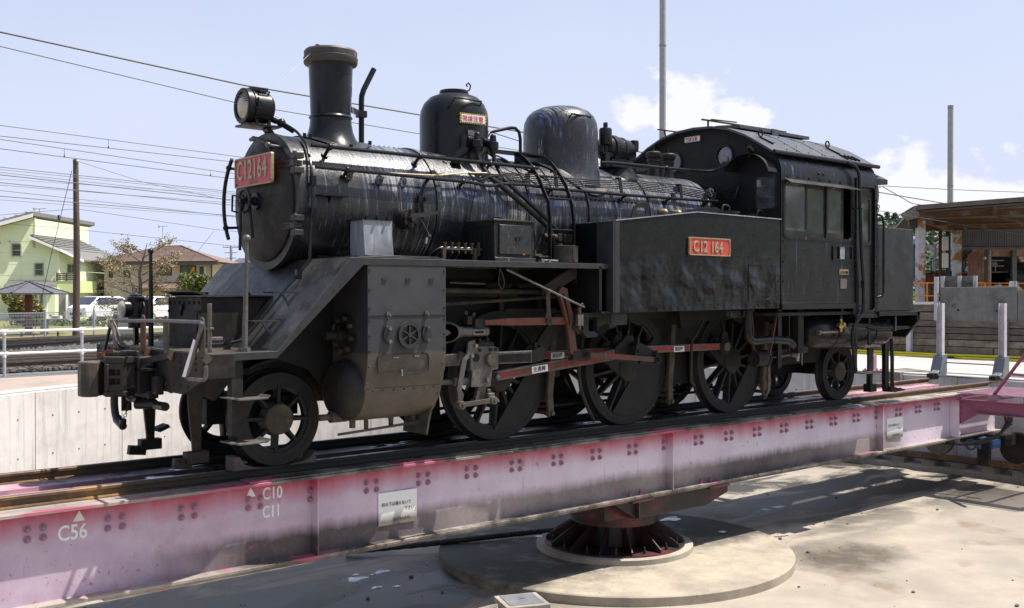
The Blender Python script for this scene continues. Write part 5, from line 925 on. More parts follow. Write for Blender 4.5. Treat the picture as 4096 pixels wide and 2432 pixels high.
# ------------------------------------------------------------------ frames, ash pan, springs
for s in (-1, 1):
    obj('main_frame', MB().plate([(-3.40, 1.0), (-3.40, .72), (-3.2, .62), (-3.0, .84), (-2.3, .84), (-2.1, .55), (-1.0, .55), (-.75, .90), (-.3, .90), (-.25, .62), (.25, .62), (.3, .90), (1.7, .90), (1.78, .62), (2.28, .62), (2.34, .90), (3.7, .90), (3.80, .62), (4.30, .62), (4.4, .80), (6.2, .84), (6.3, .60), (7.0, .60), (7.1, .84), (7.56, .84), (7.56, 1.28), (-2.3, 1.30), (-3.0, 1.06)], s * .46, s * .49, 'y'), 'frame_black', LO)
obj('frame_stay_plate', MB().bb(-.80, 1.0, -.50, -.47, 1.28, 1.86).bb(-.80, -.77, -.5, .5, 1.28, 1.84), 'black_matt', LO)
obj('ash_pan', MB().plate([(2.42, 1.1), (3.70, 1.1), (3.66, .50), (3.40, .42), (2.75, .42), (2.45, .50)], -.44, .44, 'y'), 'black_matt', LO)
pipe('ash_pan_pipe', [(3.05, -.95, 1.25), (2.98, -.92, 1.10), (2.90, -.90, 1.0), (2.88, -.90, .50), (2.95, -.90, .44)], .018, 'frame_black', 8)
for x0, x1, w, z in ((-.6, -.5, .47, .65), (.95, 1.05, .47, .62), (4.5, 4.6, .47, .7), (5.2, 5.3, .9, .8)): obj('cross_stay', MB().bb(x0, x1, -w, w, z, 1.3), 'frame_black', LO)
obj('truck_frame', MB().bb(-2.95, -2.33, -.42, .42, .44, .62).bb(-3.1, -2.2, -.10, .10, .36, .60), 'black_matt', LO)
obj('truck_frame', MB().bb(6.3, 7.0, -.42, .42, .44, .62).plate([(4.9, .82), (6.7, .66), (6.7, .42), (5.9, .38), (5.0, .60)], -.12, .12, 'y').bb(5.30, 6.3, -.55, -.35, .58, .80), 'black_matt', LO)
# ------------------------------------------------------------------ wheels
def spoke_mb(r0, r1, a, w0, w1, y0, y1):
    m_ = MB(); d = Vector((cos(a), 0, sin(a))); t = Vector((-sin(a), 0, cos(a)))
    n = 6; rows = []
    for i in range(n + 1):
        f = i / n; r = r0 + (r1 - r0) * f; w = w0 + (w1 - w0) * min(1, f * 1.15)
        if i == n: w *= 1.5
        if i == 0: w *= 1.15
        th = .5 + .5 * (1 - f)
        rows.append([d * r + t * (w * .5), d * r + t * (w * .5 * .55) + Vector((0, y0, 0)), d * r - t * (w * .5 * .55) + Vector((0, y0, 0)), d * r - t * (w * .5), d * r - t * (w * .3) + Vector((0, y1, 0)), d * r + t * (w * .3) + Vector((0, y1, 0))])
    for row in rows: m_.v += [tuple(p) for p in row]
    for i in range(n):
        for k in range(6): a_ = i * 6 + k; b_ = i * 6 + (k + 1) % 6; m_.f.append((a_, b_, b_ + 6, a_ + 6))
    return m_
WM = {}
def wheel(kind, x, side, R, hub_r, nsp, a0, axle_r=.07, cw=None, crank=None):
    """one wheel, facing the camera side when side = -1"""
    key = (kind, cw)
    if key not in WM:
        P = []
        tyre = MB().lathe([(-.620, R - .115), (-.622, R - .004), (-.616, R), (-.545, R + .004), (-.532, R + .012), (-.522, R + .030), (-.508, R + .034), (-.496, R + .022), (-.494, R - .08), (-.53, R - .10), (-.60, R - .112), (-.620, R - .115)], (0, 0, 0), 'y', 96, capends=False)
        P.append(('tyre', tyre.mesh('tyre', 'wheel_black', 40)))
        P.append(('tyre_edge', MB().ring((0, 0, 0), R - .055, R - .063, -.6235, -.619, 'y', 96).mesh('tyre_edge', 'frame_black')))
        P.append(('rim', MB().lathe([(-.605, R - .105), (-.610, R - .125), (-.598, R - .150), (-.545, R - .155), (-.52, R - .11)], (0, 0, 0), 'y', 80, capends=False).mesh('rim', 'wheel_black', 50)))
        if kind == 'truck':
            P.append(('hub', MB().lathe([(-.655, 0), (-.655, hub_r - .01), (-.648, hub_r), (-.60, hub_r + .005), (-.55, hub_r + .02), (-.50, hub_r)], (0, 0, 0), 'y', 48).lathe([(-.658, 0), (-.657, .012)], (0, 0, 0), 'y', 10).ring((0, 0, 0), .06, .055, -.6565, -.655, 'y', 32).mesh('hub', 'oily_brown')))
        else:
            P.append(('hub', MB().lathe([(-.66, 0), (-.66, hub_r - .012), (-.652, hub_r), (-.56, hub_r + .008), (-.50, hub_r)], (0, 0, 0), 'y', 48).lathe([(-.666, 0), (-.664, .03)], (0, 0, 0), 'y', 6).ring((0, 0, 0), .085, .078, -.662, -.66, 'y', 32).mesh('hub', 'wheel_black')))
        if crank:
            ca, cr = crank; c = (cr * cos(ca), cr * sin(ca)); t = (-sin(ca), cos(ca)); rb = .13
            pts = arc((0, 0), hub_r + .015, ca + pi / 2 + .25, ca + 1.5 * pi - .25, 14) + [(c[0] + rb * cos(ca - pi / 2 + k * pi / 10), c[1] + rb * sin(ca - pi / 2 + k * pi / 10)) for k in range(11)]
            P.append(('crank_boss', MB().plate(pts, -.645, -.53, 'y').mesh('crank_boss', 'wheel_black')))
        for k in range(nsp):
            P.append(('spoke', spoke_mb(hub_r * .9, R - .12, a0 + 2 * pi * k / nsp, .075 if kind != 'truck' else .06, .044 if kind != 'truck' else .045, -.065, .035).xf(Matrix.Translation((0, -.555, 0))).mesh('spoke', 'wheel_black', 60)))
        if cw:
            ang, dist = cw; Ri = R - .112; h = math.acos(dist / Ri); pts = arc((0, 0), Ri, ang - h, ang + h, 28)
            P.append(('counterweight', MB().plate(pts, -.633, -.50, 'y').mesh('counterweight', 'wheel_black')))
        WM[key] = P
    o = place('driving_wheel' if kind != 'truck' else 'truck_wheel', WM[key][0][1], LO, (x - 2.0, 0, R))
    if side == 1: o.rotation_euler = (0, 0, pi)
    for nm, me in WM[key][1:]: place(nm, me, o)
CW = {0.0: (radians(-38), .30), 2.025: (radians(-40), .14), 4.05: (radians(-38), .33)}
crank = (radians(151), .41)
for x in (0.0, 2.025, 4.05):
    for s in (-1, 1): wheel('drv%g' % x, x, s, .70, .165, 14, radians(8), cw=CW[x], crank=crank)
    obj('axle', MB().cyl((x, -.5, .70), (x, .5, .70), .085, 20), 'frame_black', LO)
for x, hr_ in ((-2.64, .147), (6.65, .125)):
    for s in (-1, 1): wheel('truck', x, s, .43, .142, 8, radians(-3))
    obj('axle', MB().cyl((x, -.5, .43), (x, .5, .43), .07, 20), 'frame_black', LO)
# wheel guard rims and brake gear
for x in (0.62, 2.66, 4.62):
    for s in (-1, 1):
        obj('brake_hanger', MB().plate([(x + .10, 1.20), (x + .17, 1.20), (x + .15, .75), (x + .11, .45), (x + .13, .24), (x + .05, .20), (x + .03, .42), (x + .06, .80)], s * .66, s * .70, 'y').cyl((x + .09, s * .64, .24), (x + .09, s * .73, .24), .026, 10), 'oily_brown', LO, bevel=.003)
        cx = x - .62
        bsx = [(.735 * cos(radians(a)), .735 * sin(radians(a))) for a in range(-26, 12, 4)] + [(.80 * cos(radians(a)), .80 * sin(radians(a))) for a in range(10, -28, -4)]
        obj('brake_shoe', MB().plate([(cx + a, .70 + b) for a, b in bsx], s * .52, s * .62, 'y'), 'rust', LO)
    obj('brake_beam', MB().cyl((x + .10, -.72, .24), (x + .10, .72, .24), .024, 10), 'oily_brown', LO)
obj('brake_pull_rod', MB().cyl((-.3, -.30, .27), (4.8, -.30, .27), .018, 8).cyl((-.3, .30, .27), (4.8, .30, .27), .018, 8), 'frame_black', LO)
pipe('sand_pipe', [(1.10, -.80, 1.10), (1.05, -.78, .70), (1.12, -.76, .45), (1.30, -.70, .22), (1.44, -.64, .10)], .022, 'frame_black', 10)
for s in (-1, 1):
    obj('wheel_guard', MB().plate([(-2.64 - .62 * cos(radians(a)), .43 + .56 * sin(radians(a))) for a in range(60, 176, 8)] + [(-2.64 - .60 * cos(radians(a)), .43 + .54 * sin(radians(a))) for a in range(172, 58, -8)], s * .45, s * .66, 'y'), 'black_matt', LO)
    obj('inner_apron', MB().plate([(-2.99, 1.06), (-2.26, 1.83), (-2.11, 1.83), (-2.11, .50), (-2.20, .70), (-2.36, .88), (-2.64, .97)], s * .66, s * .69, 'y'), 'black_matt', LO)
for x in (0.0, 2.025, 4.05):
    sp = MB()
    for k in range(7): sp.bb(x - .40 + k * .045, x + .40 - k * .045, -.47, -.40, 1.08 + k * .014, 1.092 + k * .014)
    obj('leaf_spring', sp, 'frame_black', LO)
# ------------------------------------------------------------------ motion on the camera side
def ibar(name, p0, p1, y, w, h0, h1, mat_face, parent=None):
    (xa, za), (xb, zb) = p0, p1; d = Vector((xb - xa, 0, zb - za)).normalized(); n = Vector((-d.z, 0, d.x))
    def q(t, k): p = Vector((xa, 0, za)).lerp(Vector((xb, 0, zb)), t) + n * k; return (p.x, p.z)
    o = obj(name, MB().plate([q(0, -h0 / 2), q(1, -h1 / 2), q(1, h1 / 2), q(0, h0 / 2)], y, y + w, 'y'), 'steel_dull', LO, bevel=.004)
    L_ = (Vector((xb - xa, 0, zb - za))).length; e = .06 / L_
    obj('flute', MB().plate([q(e, -h0 * .30), q(1 - e, -h1 * .30), q(1 - e, h1 * .30), q(e, h0 * .30)], y - .0025, y + .004, 'y'), mat_face, o)
    return o, q
def eye(name, x, z, y0, y1, r, mat='frame_black', parent=None): return obj(name, MB().cyl((x, y0, z), (x, y1, z), r, 24), mat, parent or LO, bevel=.003)
def rodtext(o, s, x, z, y, size, ang, sx=.9):
    r = Vector((cos(ang), 0, sin(ang))); u = Vector((-sin(ang), 0, cos(ang))); p = Vector((x, y, z)); L_ = size * len(s) * .98 * sx
    m_ = MB(); m_.add([tuple(p - u * .012 - r * .015), tuple(p - u * .012 + r * (L_ + .02)), tuple(p + u * (size * .95) + r * (L_ + .02)), tuple(p + u * (size * .95) - r * .015)], [(0, 1, 2, 3)])
    b = obj('name_label', m_, 'sign_white', o); obj('lettering', text_mb(s, size * .92, .0008, face_mx(p + Vector((0, -.002, 0)) + u * size * .08, r, u), sx, bold=.0008), 'letter_black', b)
for s in (-1, 1):
    yb = -.80 if s == -1 else .745
    if s == -1:
        o1, q1 = ibar('coupling_rod', (-.30, .905), (1.60, .915), yb, .05, .088, .088, 'rod_red')
        rodtext(o1, '連結棒', .62, .872, yb - .0035, .062, .003)
        o2, q2 = ibar('coupling_rod', (1.80, .915), (3.62, .905), yb, .05, .088, .088, 'rod_red')
        rodtext(o2, '連結棒', 2.69, .876, yb - .0035, .062, 0)
    else:
        obj('coupling_rod', MB().bb(-.36, 3.69, yb, yb + .05, .865, .945), 'steel_dull', LO)
    for x in (-.36, 1.665, 3.69):
        obj('rod_end', MB().plate(arc((x, .90), .105, radians(-60), radians(240), 16) + [(x - .05, .80)], yb - .02, yb + .06, 'y').plate([(x - .075, .98), (x + .075, .98), (x + .04, 1.10), (x - .04, 1.10)], yb - .005, yb + .05, 'y'), 'frame_black', LO, bevel=.006)
        obj('crank_pin', MB().cyl((x, yb - .04 if s == -1 else yb + .09, .90), (x, .60 * s, .90), .055, 20), 'steel_dull', LO)
        obj('pin_collar', MB().ring((x, 0, .90), .075, .045, yb - .035, yb - .02, 'y', 24), 'black_smooth', LO)
ym = -.985
mr, qm = ibar('main_rod', (-.36, .725), (1.50, .893), ym, .055, .098, .125, 'rod_red')
rodtext(mr, '主連棒', .175, .742, ym - .0035, .066, atan2(.168, 1.86), 1.0)
obj('big_end', MB().plate([(1.42, .81), (1.50, .80), (1.78, .80), (1.86, .86), (1.88, .93), (1.76, 1.00), (1.735, 1.10), (1.60, 1.10), (1.56, 1.045), (1.44, .975)], ym - .01, ym + .07, 'y'), 'frame_black', mr, bevel=.008)
obj('big_end_bolt', MB().cyl((1.55, ym + .03, 1.05), (1.55, ym + .03, 1.15), .014, 8).cyl((1.68, ym + .03, 1.10), (1.68, ym + .03, 1.155), .016, 8).cyl((1.55, ym + .03, 1.10), (1.55, ym + .03, 1.13), .024, 6), 'frame_black', mr)
eye('small_end', -.37, .725, ym - .01, ym + .06, .062, 'frame_black', mr); obj('grease_nipple', MB().cyl((-.35, ym - .05, .725), (-.35, ym, .725), .024, 12).cyl((-.35, ym - .065, .725), (-.35, ym - .04, .725), .012, 8), 'steel', mr)
# return crank and eccentric rod
obj('return_crank', MB().plate([(1.64, .86), (1.74, .84), (1.80, .85), (2.05, .78), (2.07, .83), (2.03, .90), (1.82, 1.0), (1.72, 1.03), (1.65, .97)], ym - .09, ym - .02, 'y', [ell(1.71, .925, .022, .028, 14)]), 'frame_black', LO, bevel=.006)
obj('crank_clamp', MB().bar((1.655, ym - .10, .86), (1.70, ym - .10, 1.03), .03, .03).box((1.70, ym - .10, 1.05), (.04, .05, .05)), 'black_gloss', LO, bevel=.004)
er = obj('eccentric_rod', MB().plate([(.84, .885), (.95, .875), (1.98, .785), (1.98, .845), (.95, .935), (.84, .935)], ym - .135, ym - .105, 'y'), 'link_rust', LO, bevel=.003)
obj('rod_band', MB().plate([(1.13, .855), (1.16, .852), (1.16, .921), (1.13, .924)], ym - .137, ym - .103, 'y').plate([(1.38, .834), (1.40, .832), (1.40, .899), (1.38, .901)], ym - .137, ym - .103, 'y').plate([(1.64, .811), (1.655, .81), (1.655, .876), (1.64, .878)], ym - .137, ym - .103, 'y'), 'steel_dull', er)
obj('rod_paint', MB().plate([(1.18, .857), (1.62, .818), (1.62, .876), (1.18, .918)], ym - .1365, ym - .1045, 'y'), 'rod_rust', er)
for x, z in ((.83, .91), (2.01, .815)): obj('rod_end', MB().cyl((x, ym - .15, z), (x, ym - .09, z), .052, 24).cyl((x, ym - .185, z), (x, ym - .14, z), .03, 8).cyl((x, ym - .20, z), (x, ym - .18, z), .012, 6), 'frame_black', er, bevel=.003)
obj('oil_cup', MB().cyl((2.01, ym - .12, .86), (2.01, ym - .12, .92), .02, 8), 'frame_black', er)
# crosshead, slide bars, piston rod
xh = obj('crosshead', MB().plate([(-.72, .64), (-.46, .63), (-.44, .80), (-.36, .81), (-.355, 1.025), (-.41, 1.045), (-.70, 1.05), (-.725, 1.03), (-.725, .82), (-.70, .80)], -1.05, -.97, 'y').plate([(-.66, .50), (-.61, .64), (-.50, .64), (-.52, .58), (-.54, .50), (-.57, .47)], -1.04, -.99, 'y'), 'steel_dull', LO, bevel=.006)
obj('crosshead_pin', MB().lathe([(-.045, 0), (-.045, .058), (-.02, .068), (0, .068)], (-.478, -1.05, .905), 'y', 8), 'oily_brown', xh)
obj('recess', MB().cyl((-.655, -1.053, .935), (-.655, -1.045, .935), .045, 20), 'black_matt', xh)
for x in (-.69, -.61, -.47, -.40): obj('nut', MB().cyl((x, -1.07, 1.012), (x, -1.04, 1.012), .018, 8), 'frame_black', xh)
obj('top_block', MB().bb(-.61, -.40, -1.03, -.97, 1.045, 1.085).cyl((-.57, -1.0, 1.08), (-.57, -1.0, 1.13), .014, 8).cyl((-.47, -1.0, 1.08), (-.47, -1.0, 1.13), .018, 8), 'frame_black', xh)
obj('castle_nut', MB().cyl((-.515, -1.08, .705), (-.515, -1.04, .705), .028, 12), 'steel', xh)
for k in range(8): a = k * pi / 4; obj('slot', MB().box((-.515 + .022 * cos(a), -1.082, .705 + .022 * sin(a)), (.006, .006, .006)), 'letter_black', xh)
slb = obj('slide_bar', MB().plate([(-1.02, .975), (-1.02, .86), (.155, .85), (.155, .972), (-.36, .978)], -.99, -.91, 'y'), 'steel_dull', LO, bevel=.003)
obj('bar_face', MB().plate([(-.355, .952), (-.355, .868), (.14, .862), (.14, .95)], -.992, -.988, 'y'), 'frame_black', slb)
obj('bar_top', MB().bb(-1.0, .155, -.992, -.91, .970, .980), 'steel_bright', slb)
obj('bar_bracket', MB().plate([(.155, .84), (.34, .87), (.36, 1.0), (.30, 1.02), (.155, .975)], -.98, -.92, 'y').plate([(.25, 1.02), (.55, 1.36), (.80, 1.42), (.80, 1.22), (.62, 1.20), (.42, .95)], -.93, -.88, 'y').cyl((.24, -.95, 1.0), (.24, -.95, 1.06), .02, 8), 'frame_black', LO, bevel=.004)
obj('piston_rod', MB().cyl((-1.21, -.97, .70), (-.60, -.97, .70), .028, 14).cyl((-.90, -.97, .70), (-.70, -.97, .70), .046, 16), 'steel_dull', LO)
obj('bar_stay', MB().bb(-1.22, -.80, -1.0, -.90, .86, .965).box((-.82, -1.0, .965), (.05, .04, .07)), 'steel_dull', LO)
obj('oiler', MB().cyl((-1.12, -1.09, .98), (-1.12, -1.09, 1.06), .03, 6).bb(-1.15, -1.09, -1.12, -1.06, .92, .98).cyl((-1.10, -1.1, .93), (-1.10, -1.1, .84), .012, 6), 'oily_brown', LO)
# combination lever, union link
cl_ = obj('combination_lever', MB().plate([(-.78, 1.10), (-.70, 1.12), (-.68, 1.04), (-.72, .96), (-.80, .92), (-.87, .62), (-.84, .58), (-.86, .50), (-.91, .50), (-.915, .60), (-.93, .63), (-.86, .93), (-.80, .98)], -1.09, -1.06, 'y'), 'steel_dull', LO, bevel=.003)
ul = obj('union_link', MB().plate([(-.90, .455), (-.50, .475), (-.50, .52), (-.90, .50)], -1.13, -1.10, 'y'), 'oily_brown', LO, bevel=.003)
for x, z in ((-.90, .478), (-.49, .50)): obj('link_eye', MB().cyl((x, -1.15, z), (x, -1.05, z), .042, 20).cyl((x, -1.18, z), (x, -1.15, z), .022, 6), 'steel_dull', ul, bevel=.002)
obj('link_block', MB().bb(-.53, -.45, -1.10, -1.02, .46, .57).cyl((-.50, -1.06, .57), (-.50, -1.06, .61), .022, 6), 'steel_dull', ul, bevel=.004)
for x, z in ((-.70, 1.06), (-.75, .96)): obj('pin', MB().cyl((x, -1.12, z), (x, -1.06, z), .02, 8), 'steel', cl_)
# valve spindle guide, radius rod, expansion link
sg1 = MB().lathe([(-1.22, .13), (-1.02, .115), (-.93, .10), (-.84, .06), (-.78, .052), (-.48, .052), (-.475, .048)], (0, -1.0, 1.20), 'x', 28)
vg = obj('valve_guide', sg1, 'steel_dull', LO)
obj('guide_opening', MB().lathe([(-.01, 0), (-.01, .9)], (0, 0, 0), 'y', 24).xf(Matrix.Translation((-1.06, -1.105, 1.20)) @ Matrix.Diagonal((.15, 1, .095, 1))), 'black_matt', vg)
obj('guide_slot', MB().plate(rrect(-.70, -.54, 1.17, 1.22, .024), -1.058, -1.045, 'y', [rrect(-.68, -.56, 1.182, 1.208, .012)]), 'steel', vg)
obj('slot_hole', MB().plate(rrect(-.685, -.555, 1.178, 1.212, .016), -1.054, -1.045, 'y').cyl((-.625, -1.058, 1.195), (-.625, -1.05, 1.195), .016, 10), 'black_matt', vg)
obj('guide_clamp', MB().bb(-.68, -.56, -1.07, -.94, 1.24, 1.33).cyl((-.66, -1.0, 1.33), (-.66, -1.0, 1.36), .018, 8).bb(-.76, -.70, -1.05, -.95, 1.27, 1.36), 'frame_black', vg, bevel=.006)
for x, z in ((-.64, 1.375), (-.74, 1.39)): obj('ring_bolt', MB().torus((x, -1.0, z), .014, .005, 'y', 12, 6), 'steel_dull', vg)
rr2 = obj('radius_rod', MB().plate([(-.57, 1.268), (-.57, 1.315), (-.2, 1.332), (.62, 1.332), (.62, 1.25), (-.2, 1.255)], -1.09, -1.06, 'y'), 'rod_rust', LO, bevel=.003)
obj('rod_pin', MB().cyl((.31, -1.12, 1.292), (.31, -1.09, 1.292), .045, 16).cyl((.31, -1.15, 1.292), (.31, -1.12, 1.292), .022, 8), 'oily_brown', rr2)
lk = MB(); cc = (2.15, 1.25); 
Lp = [(.47, 1.665), (.43, 1.61), (.44, 1.56), (.50, 1.42), (.555, 1.25), (.58, 1.10), (.60, .95), (.66, .90)]
Lq = [(.80, .88), (.80, .96), (.70, .98), (.68, 1.10), (.665, 1.25), (.635, 1.38), (.575, 1.55), (.555, 1.645)]
ek = obj('expansion_link', MB().plate(Lp + Lq, -1.12, -1.07, 'y', [[(.50, 1.60), (.56, 1.43), (.60, 1.26), (.585, 1.24), (.545, 1.40), (.48, 1.57)][::-1]]), 'link_rust', LO, bevel=.005)
obj('link_foot', MB().plate([(.62, .86), (.66, .96), (.84, .97), (.90, .93), (.90, .86), (.83, .84)], -1.13, -1.06, 'y'), 'frame_black', ek, bevel=.005)
obj('trunnion', MB().cyl((.76, -1.18, 1.27), (.76, -1.06, 1.27), .055, 18).box((.70, -1.13, 1.35), (.07, .06, .16)).plate([(.62, 1.22), (.70, 1.14), (.78, 1.20), (.74, 1.30), (.66, 1.30)], -1.14, -1.08, 'y'), 'frame_black', ek, bevel=.005)
lb = obj('link_bracket', MB().plate([(.74, 1.375), (1.30, 1.375), (1.30, 1.22), (1.21, 1.19), (1.16, 1.26), (1.02, 1.22), (1.0, 1.11), (.84, 1.10), (.74, 1.19)], -1.14, -1.06, 'y', [[(.86, 1.33), (1.0, 1.33), (1.0, 1.18), (.88, 1.17), (.86, 1.19)][::-1]]), 'casing_black', LO, bevel=.006)
obj('bracket_plate', MB().bb(.90, 1.33, -1.30, -1.05, 1.372, 1.39).bb(1.05, 1.30, -1.30, -1.28, 1.24, 1.38), 'casing_black', lb)
obj('lifting_arm', MB().plate([(.22, 1.60), (.26, 1.56), (.34, 1.58), (.74, 1.76), (.74, 1.86), (.62, 1.86), (.24, 1.67)], -1.08, -1.03, 'y'), 'frame_black', LO, bevel=.008)
obj('lifting_link', MB().plate([(.25, 1.62), (.31, 1.62), (.315, 1.42), (.335, 1.32), (.25, 1.32), (.27, 1.42)], -1.11, -1.09, 'y').cyl((.28, -1.13, 1.62), (.28, -1.02, 1.62), .032, 12), 'oily_brown', LO, bevel=.003)
obj('reverse_arm', MB().plate([(.70, 1.84), (.80, 1.80), (.88, 1.66), (.92, 1.48), (.97, 1.48), (.95, 1.66), (.88, 1.84), (.78, 1.90)], -.95, -.90, 'y').plate([(.55, 1.80), (.62, 1.70), (.70, 1.55), (.72, 1.38), (.78, 1.38), (.76, 1.56), (.68, 1.74), (.60, 1.84)], -.90, -.86, 'y'), 'frame_black', LO, bevel=.004)
pipe('drip_rod', [(-.42, -1.25, 1.83), (.62, -1.25, 1.46), (.68, -1.25, 1.44)], .012, 'steel_dull', 8)
obj('rod_handle', MB().cyl((.64, -1.22, 1.44), (.64, -1.22, 1.20), .014, 8).torus((.66, -1.24, 1.46), .02, .006, 'y', 12, 6).bb(.60, .68, -1.24, -1.20, 1.24, 1.36), 'steel_dull', LO)
for x0, x1 in ((-.33, .02), (.12, .50)):
    t_ = MB(); pts = []
    for k in range(15 * 10 + 1): a = 2 * pi * k / 10; pts.append((x0 + (x1 - x0) * k / 150, -.80 + .028 * cos(a), 1.68 + .028 * sin(a)))
    obj('coil_spring', t_.tube(pts, .007, 5), 'frame_black', LO)
obj('reach_rod', MB().cyl((-.8, -.80, 1.70), (-.33, -.80, 1.69), .012, 8).cyl((-1.1, -.75, 1.46), (.80, -.75, 1.56), .018, 8).cyl((-.8, -.7, 1.62), (1.3, -.7, 1.60), .03, 10), 'oily_brown', LO)
for x in (.06, .62, 1.1): obj('motion_hanger', MB().bb(x - .03, x + .03, -.60, -.55, 1.28, 1.88).bb(x - .05, x + .05, -.80, -.55, 1.80, 1.86), 'frame_black', LO)
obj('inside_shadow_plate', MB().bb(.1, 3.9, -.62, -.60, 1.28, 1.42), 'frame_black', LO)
obj('air_tube', MB().cyl((-1.1, -.55, 1.60), (.3, -.55, 1.60), .06, 14), 'frame_black', LO)
pipe('wire_loop', [(-.30, -1.0, 1.85), (-.32, -1.0, 1.68), (-.26, -1.0, 1.62), (-.23, -1.0, 1.72), (-.30, -1.0, 1.85)], .005, 'steel_dull', 6)
obj('splash_guard', MB().bb(.86, .90, -1.30, -.60, 1.40, 1.88), 'black_matt', LO)
obj('tank_support', MB().bb(1.02, 1.10, -1.24, -.6, 1.375, 1.9), 'black_matt', LO)
obj('truss_beam', MB().plate([(3.02, 1.38), (3.70, 1.38), (3.70, 1.30), (3.2, 1.24), (2.75, 1.16), (2.70, 1.38)], -.86, -.80, 'y'), 'black_matt', LO)
# ================================================================== PIT, TURNTABLE
PX, PF, PR = 2.45, -1.77, 9.75          # pivot x, pit floor level, pit radius
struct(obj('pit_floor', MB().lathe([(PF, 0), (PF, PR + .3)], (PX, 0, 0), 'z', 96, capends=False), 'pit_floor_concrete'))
kerb = struct(obj('pit_kerb', MB().lathe([(PF - .02, 9.15), (PF + .085, 9.16), (PF + .10, 9.18), (PF + .10, PR + .05)], (PX, 0, 0), 'z', 128, capends=False), 'kerb_concrete'))
pw = struct(obj('pit_wall', MB().lathe([(PF, PR + .06), (-.02, PR + .06)], (PX, 0, 0), 'z', 120, capends=False), 'kerb_concrete'))
da = 2 * pi / 34; seg = MB()
for z0, z1 in ((PF, .0),):
    seg.lathe([(z0, PR), (z1 - .012, PR), (z1, PR + .012), (z1, PR + .10), (z0, PR + .10), (z0, PR)], (0, 0, 0), 'z', 6, .0006, da - .0006)
sm = seg.mesh('wall_panel', 'pit_wall_concrete')
hm = MB()
for a in (.2, .5, .8):
    for z in (-.42, -1.05): r = PR - .002; t = da * a; hm.tube([((PR - .004) * cos(t), (PR - .004) * sin(t), z), ((PR + .01) * cos(t), (PR + .01) * sin(t), z)], .016, 8)
hmm_ = hm.mesh('tie_hole', 'grey_concrete')
for k in range(34):
    o = place('wall_panel', sm, pw, (PX, 0, 0), (0, 0, k * da + .03)); h = place('tie_hole', hmm_, o); h['kind'] = 'stuff'
struct(obj('pit_coping', MB().lathe([(-.004, PR + .02), (.022, PR + .02), (.030, PR + .03), (.030, PR + .36), (-.01, PR + .36)], (PX, 0, 0), 'z', 128, capends=False), 'apron_concrete'))
# ring rail on blocks
rg = thing('pit_ring_rail', 'rusty curved rail on concrete blocks around the foot of the pit wall', 'rail', (PX, 0, PF))
bmesh_ = MB().box((9.42, 0, PF + .14), (.50, .24, .09)).mesh('rail_block', 'kerb_concrete')
for k in range(100): place('rail_block', bmesh_, rg, (0, 0, -PF), (0, 0, k * 2 * pi / 100))
obj('rail', MB().lathe([(PF + .185, 9.36), (PF + .185, 9.48), (PF + .20, 9.435), (PF + .27, 9.43), (PF + .275, 9.46), (PF + .31, 9.455), (PF + .31, 9.395), (PF + .275, 9.39), (PF + .27, 9.42), (PF + .20, 9.41), (PF + .185, 9.36)], (PX, 0, 0), 'z', 128, capends=False), 'rail_rust', rg)
# plinth and pivot
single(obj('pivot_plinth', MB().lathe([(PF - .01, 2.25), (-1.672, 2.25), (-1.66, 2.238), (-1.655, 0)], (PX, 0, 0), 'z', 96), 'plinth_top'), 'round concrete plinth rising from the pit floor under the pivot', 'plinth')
pv = thing('turntable_pivot', 'dark steel pivot bearing with radial gussets on a round base plate', 'pivot', (PX, 0, -1.655))
obj('base_plate', MB().lathe([(-1.655, 1.0), (-1.595, 1.0), (-1.59, .99), (-1.59, .30)], (PX, 0, 0), 'z', 72, capends=False), 'plinth_concrete', pv)
obj('base_ring', MB().lathe([(-1.59, .90), (-1.572, .90), (-1.572, .3)], (PX, 0, 0), 'z', 72, capends=False), 'pivot_red', pv)
obj('column', MB().lathe([(-1.59, .42), (-1.30, .40), (-1.30, .55), (-1.262, .55), (-1.262, .3)], (PX, 0, 0), 'z', 56, capends=False), 'pivot_red', pv)
gm = MB().plate([(.38, -1.572), (.88, -1.572), (.88, -1.53), (.52, -1.302), (.38, -1.302)], -.008, .008, 'y').mesh('gusset', 'pivot_red')
for k in range(14): place('gusset', gm, pv, (0, 0, 1.655), (0, 0, k * 2 * pi / 14 + .12))
bt = MB().cyl((.80, 0, -1.572), (.80, 0, -1.535), .022, 6).cyl((.80, 0, -1.54), (.80, 0, -1.49), .012, 8).mesh('anchor_bolt', 'pivot_red')
for k in range(14): place('anchor_bolt', bt, pv, (0, 0, 1.655), (0, 0, (k + .5) * 2 * pi / 14 + .12))
bt2 = MB().cyl((.505, 0, -1.325), (.505, 0, -1.24), .014, 6).mesh('flange_bolt', 'pivot_red')
for k in range(32): place('flange_bolt', bt2, pv, (0, 0, 1.655), (0, 0, k * 2 * pi / 32))
obj('bearing_ring', MB().lathe([(-1.262, .56), (-1.235, .565), (-1.18, .56), (-1.15, .50), (-1.15, 0)], (PX, 0, 0), 'z', 64, capends=False), 'pivot_red', pv)

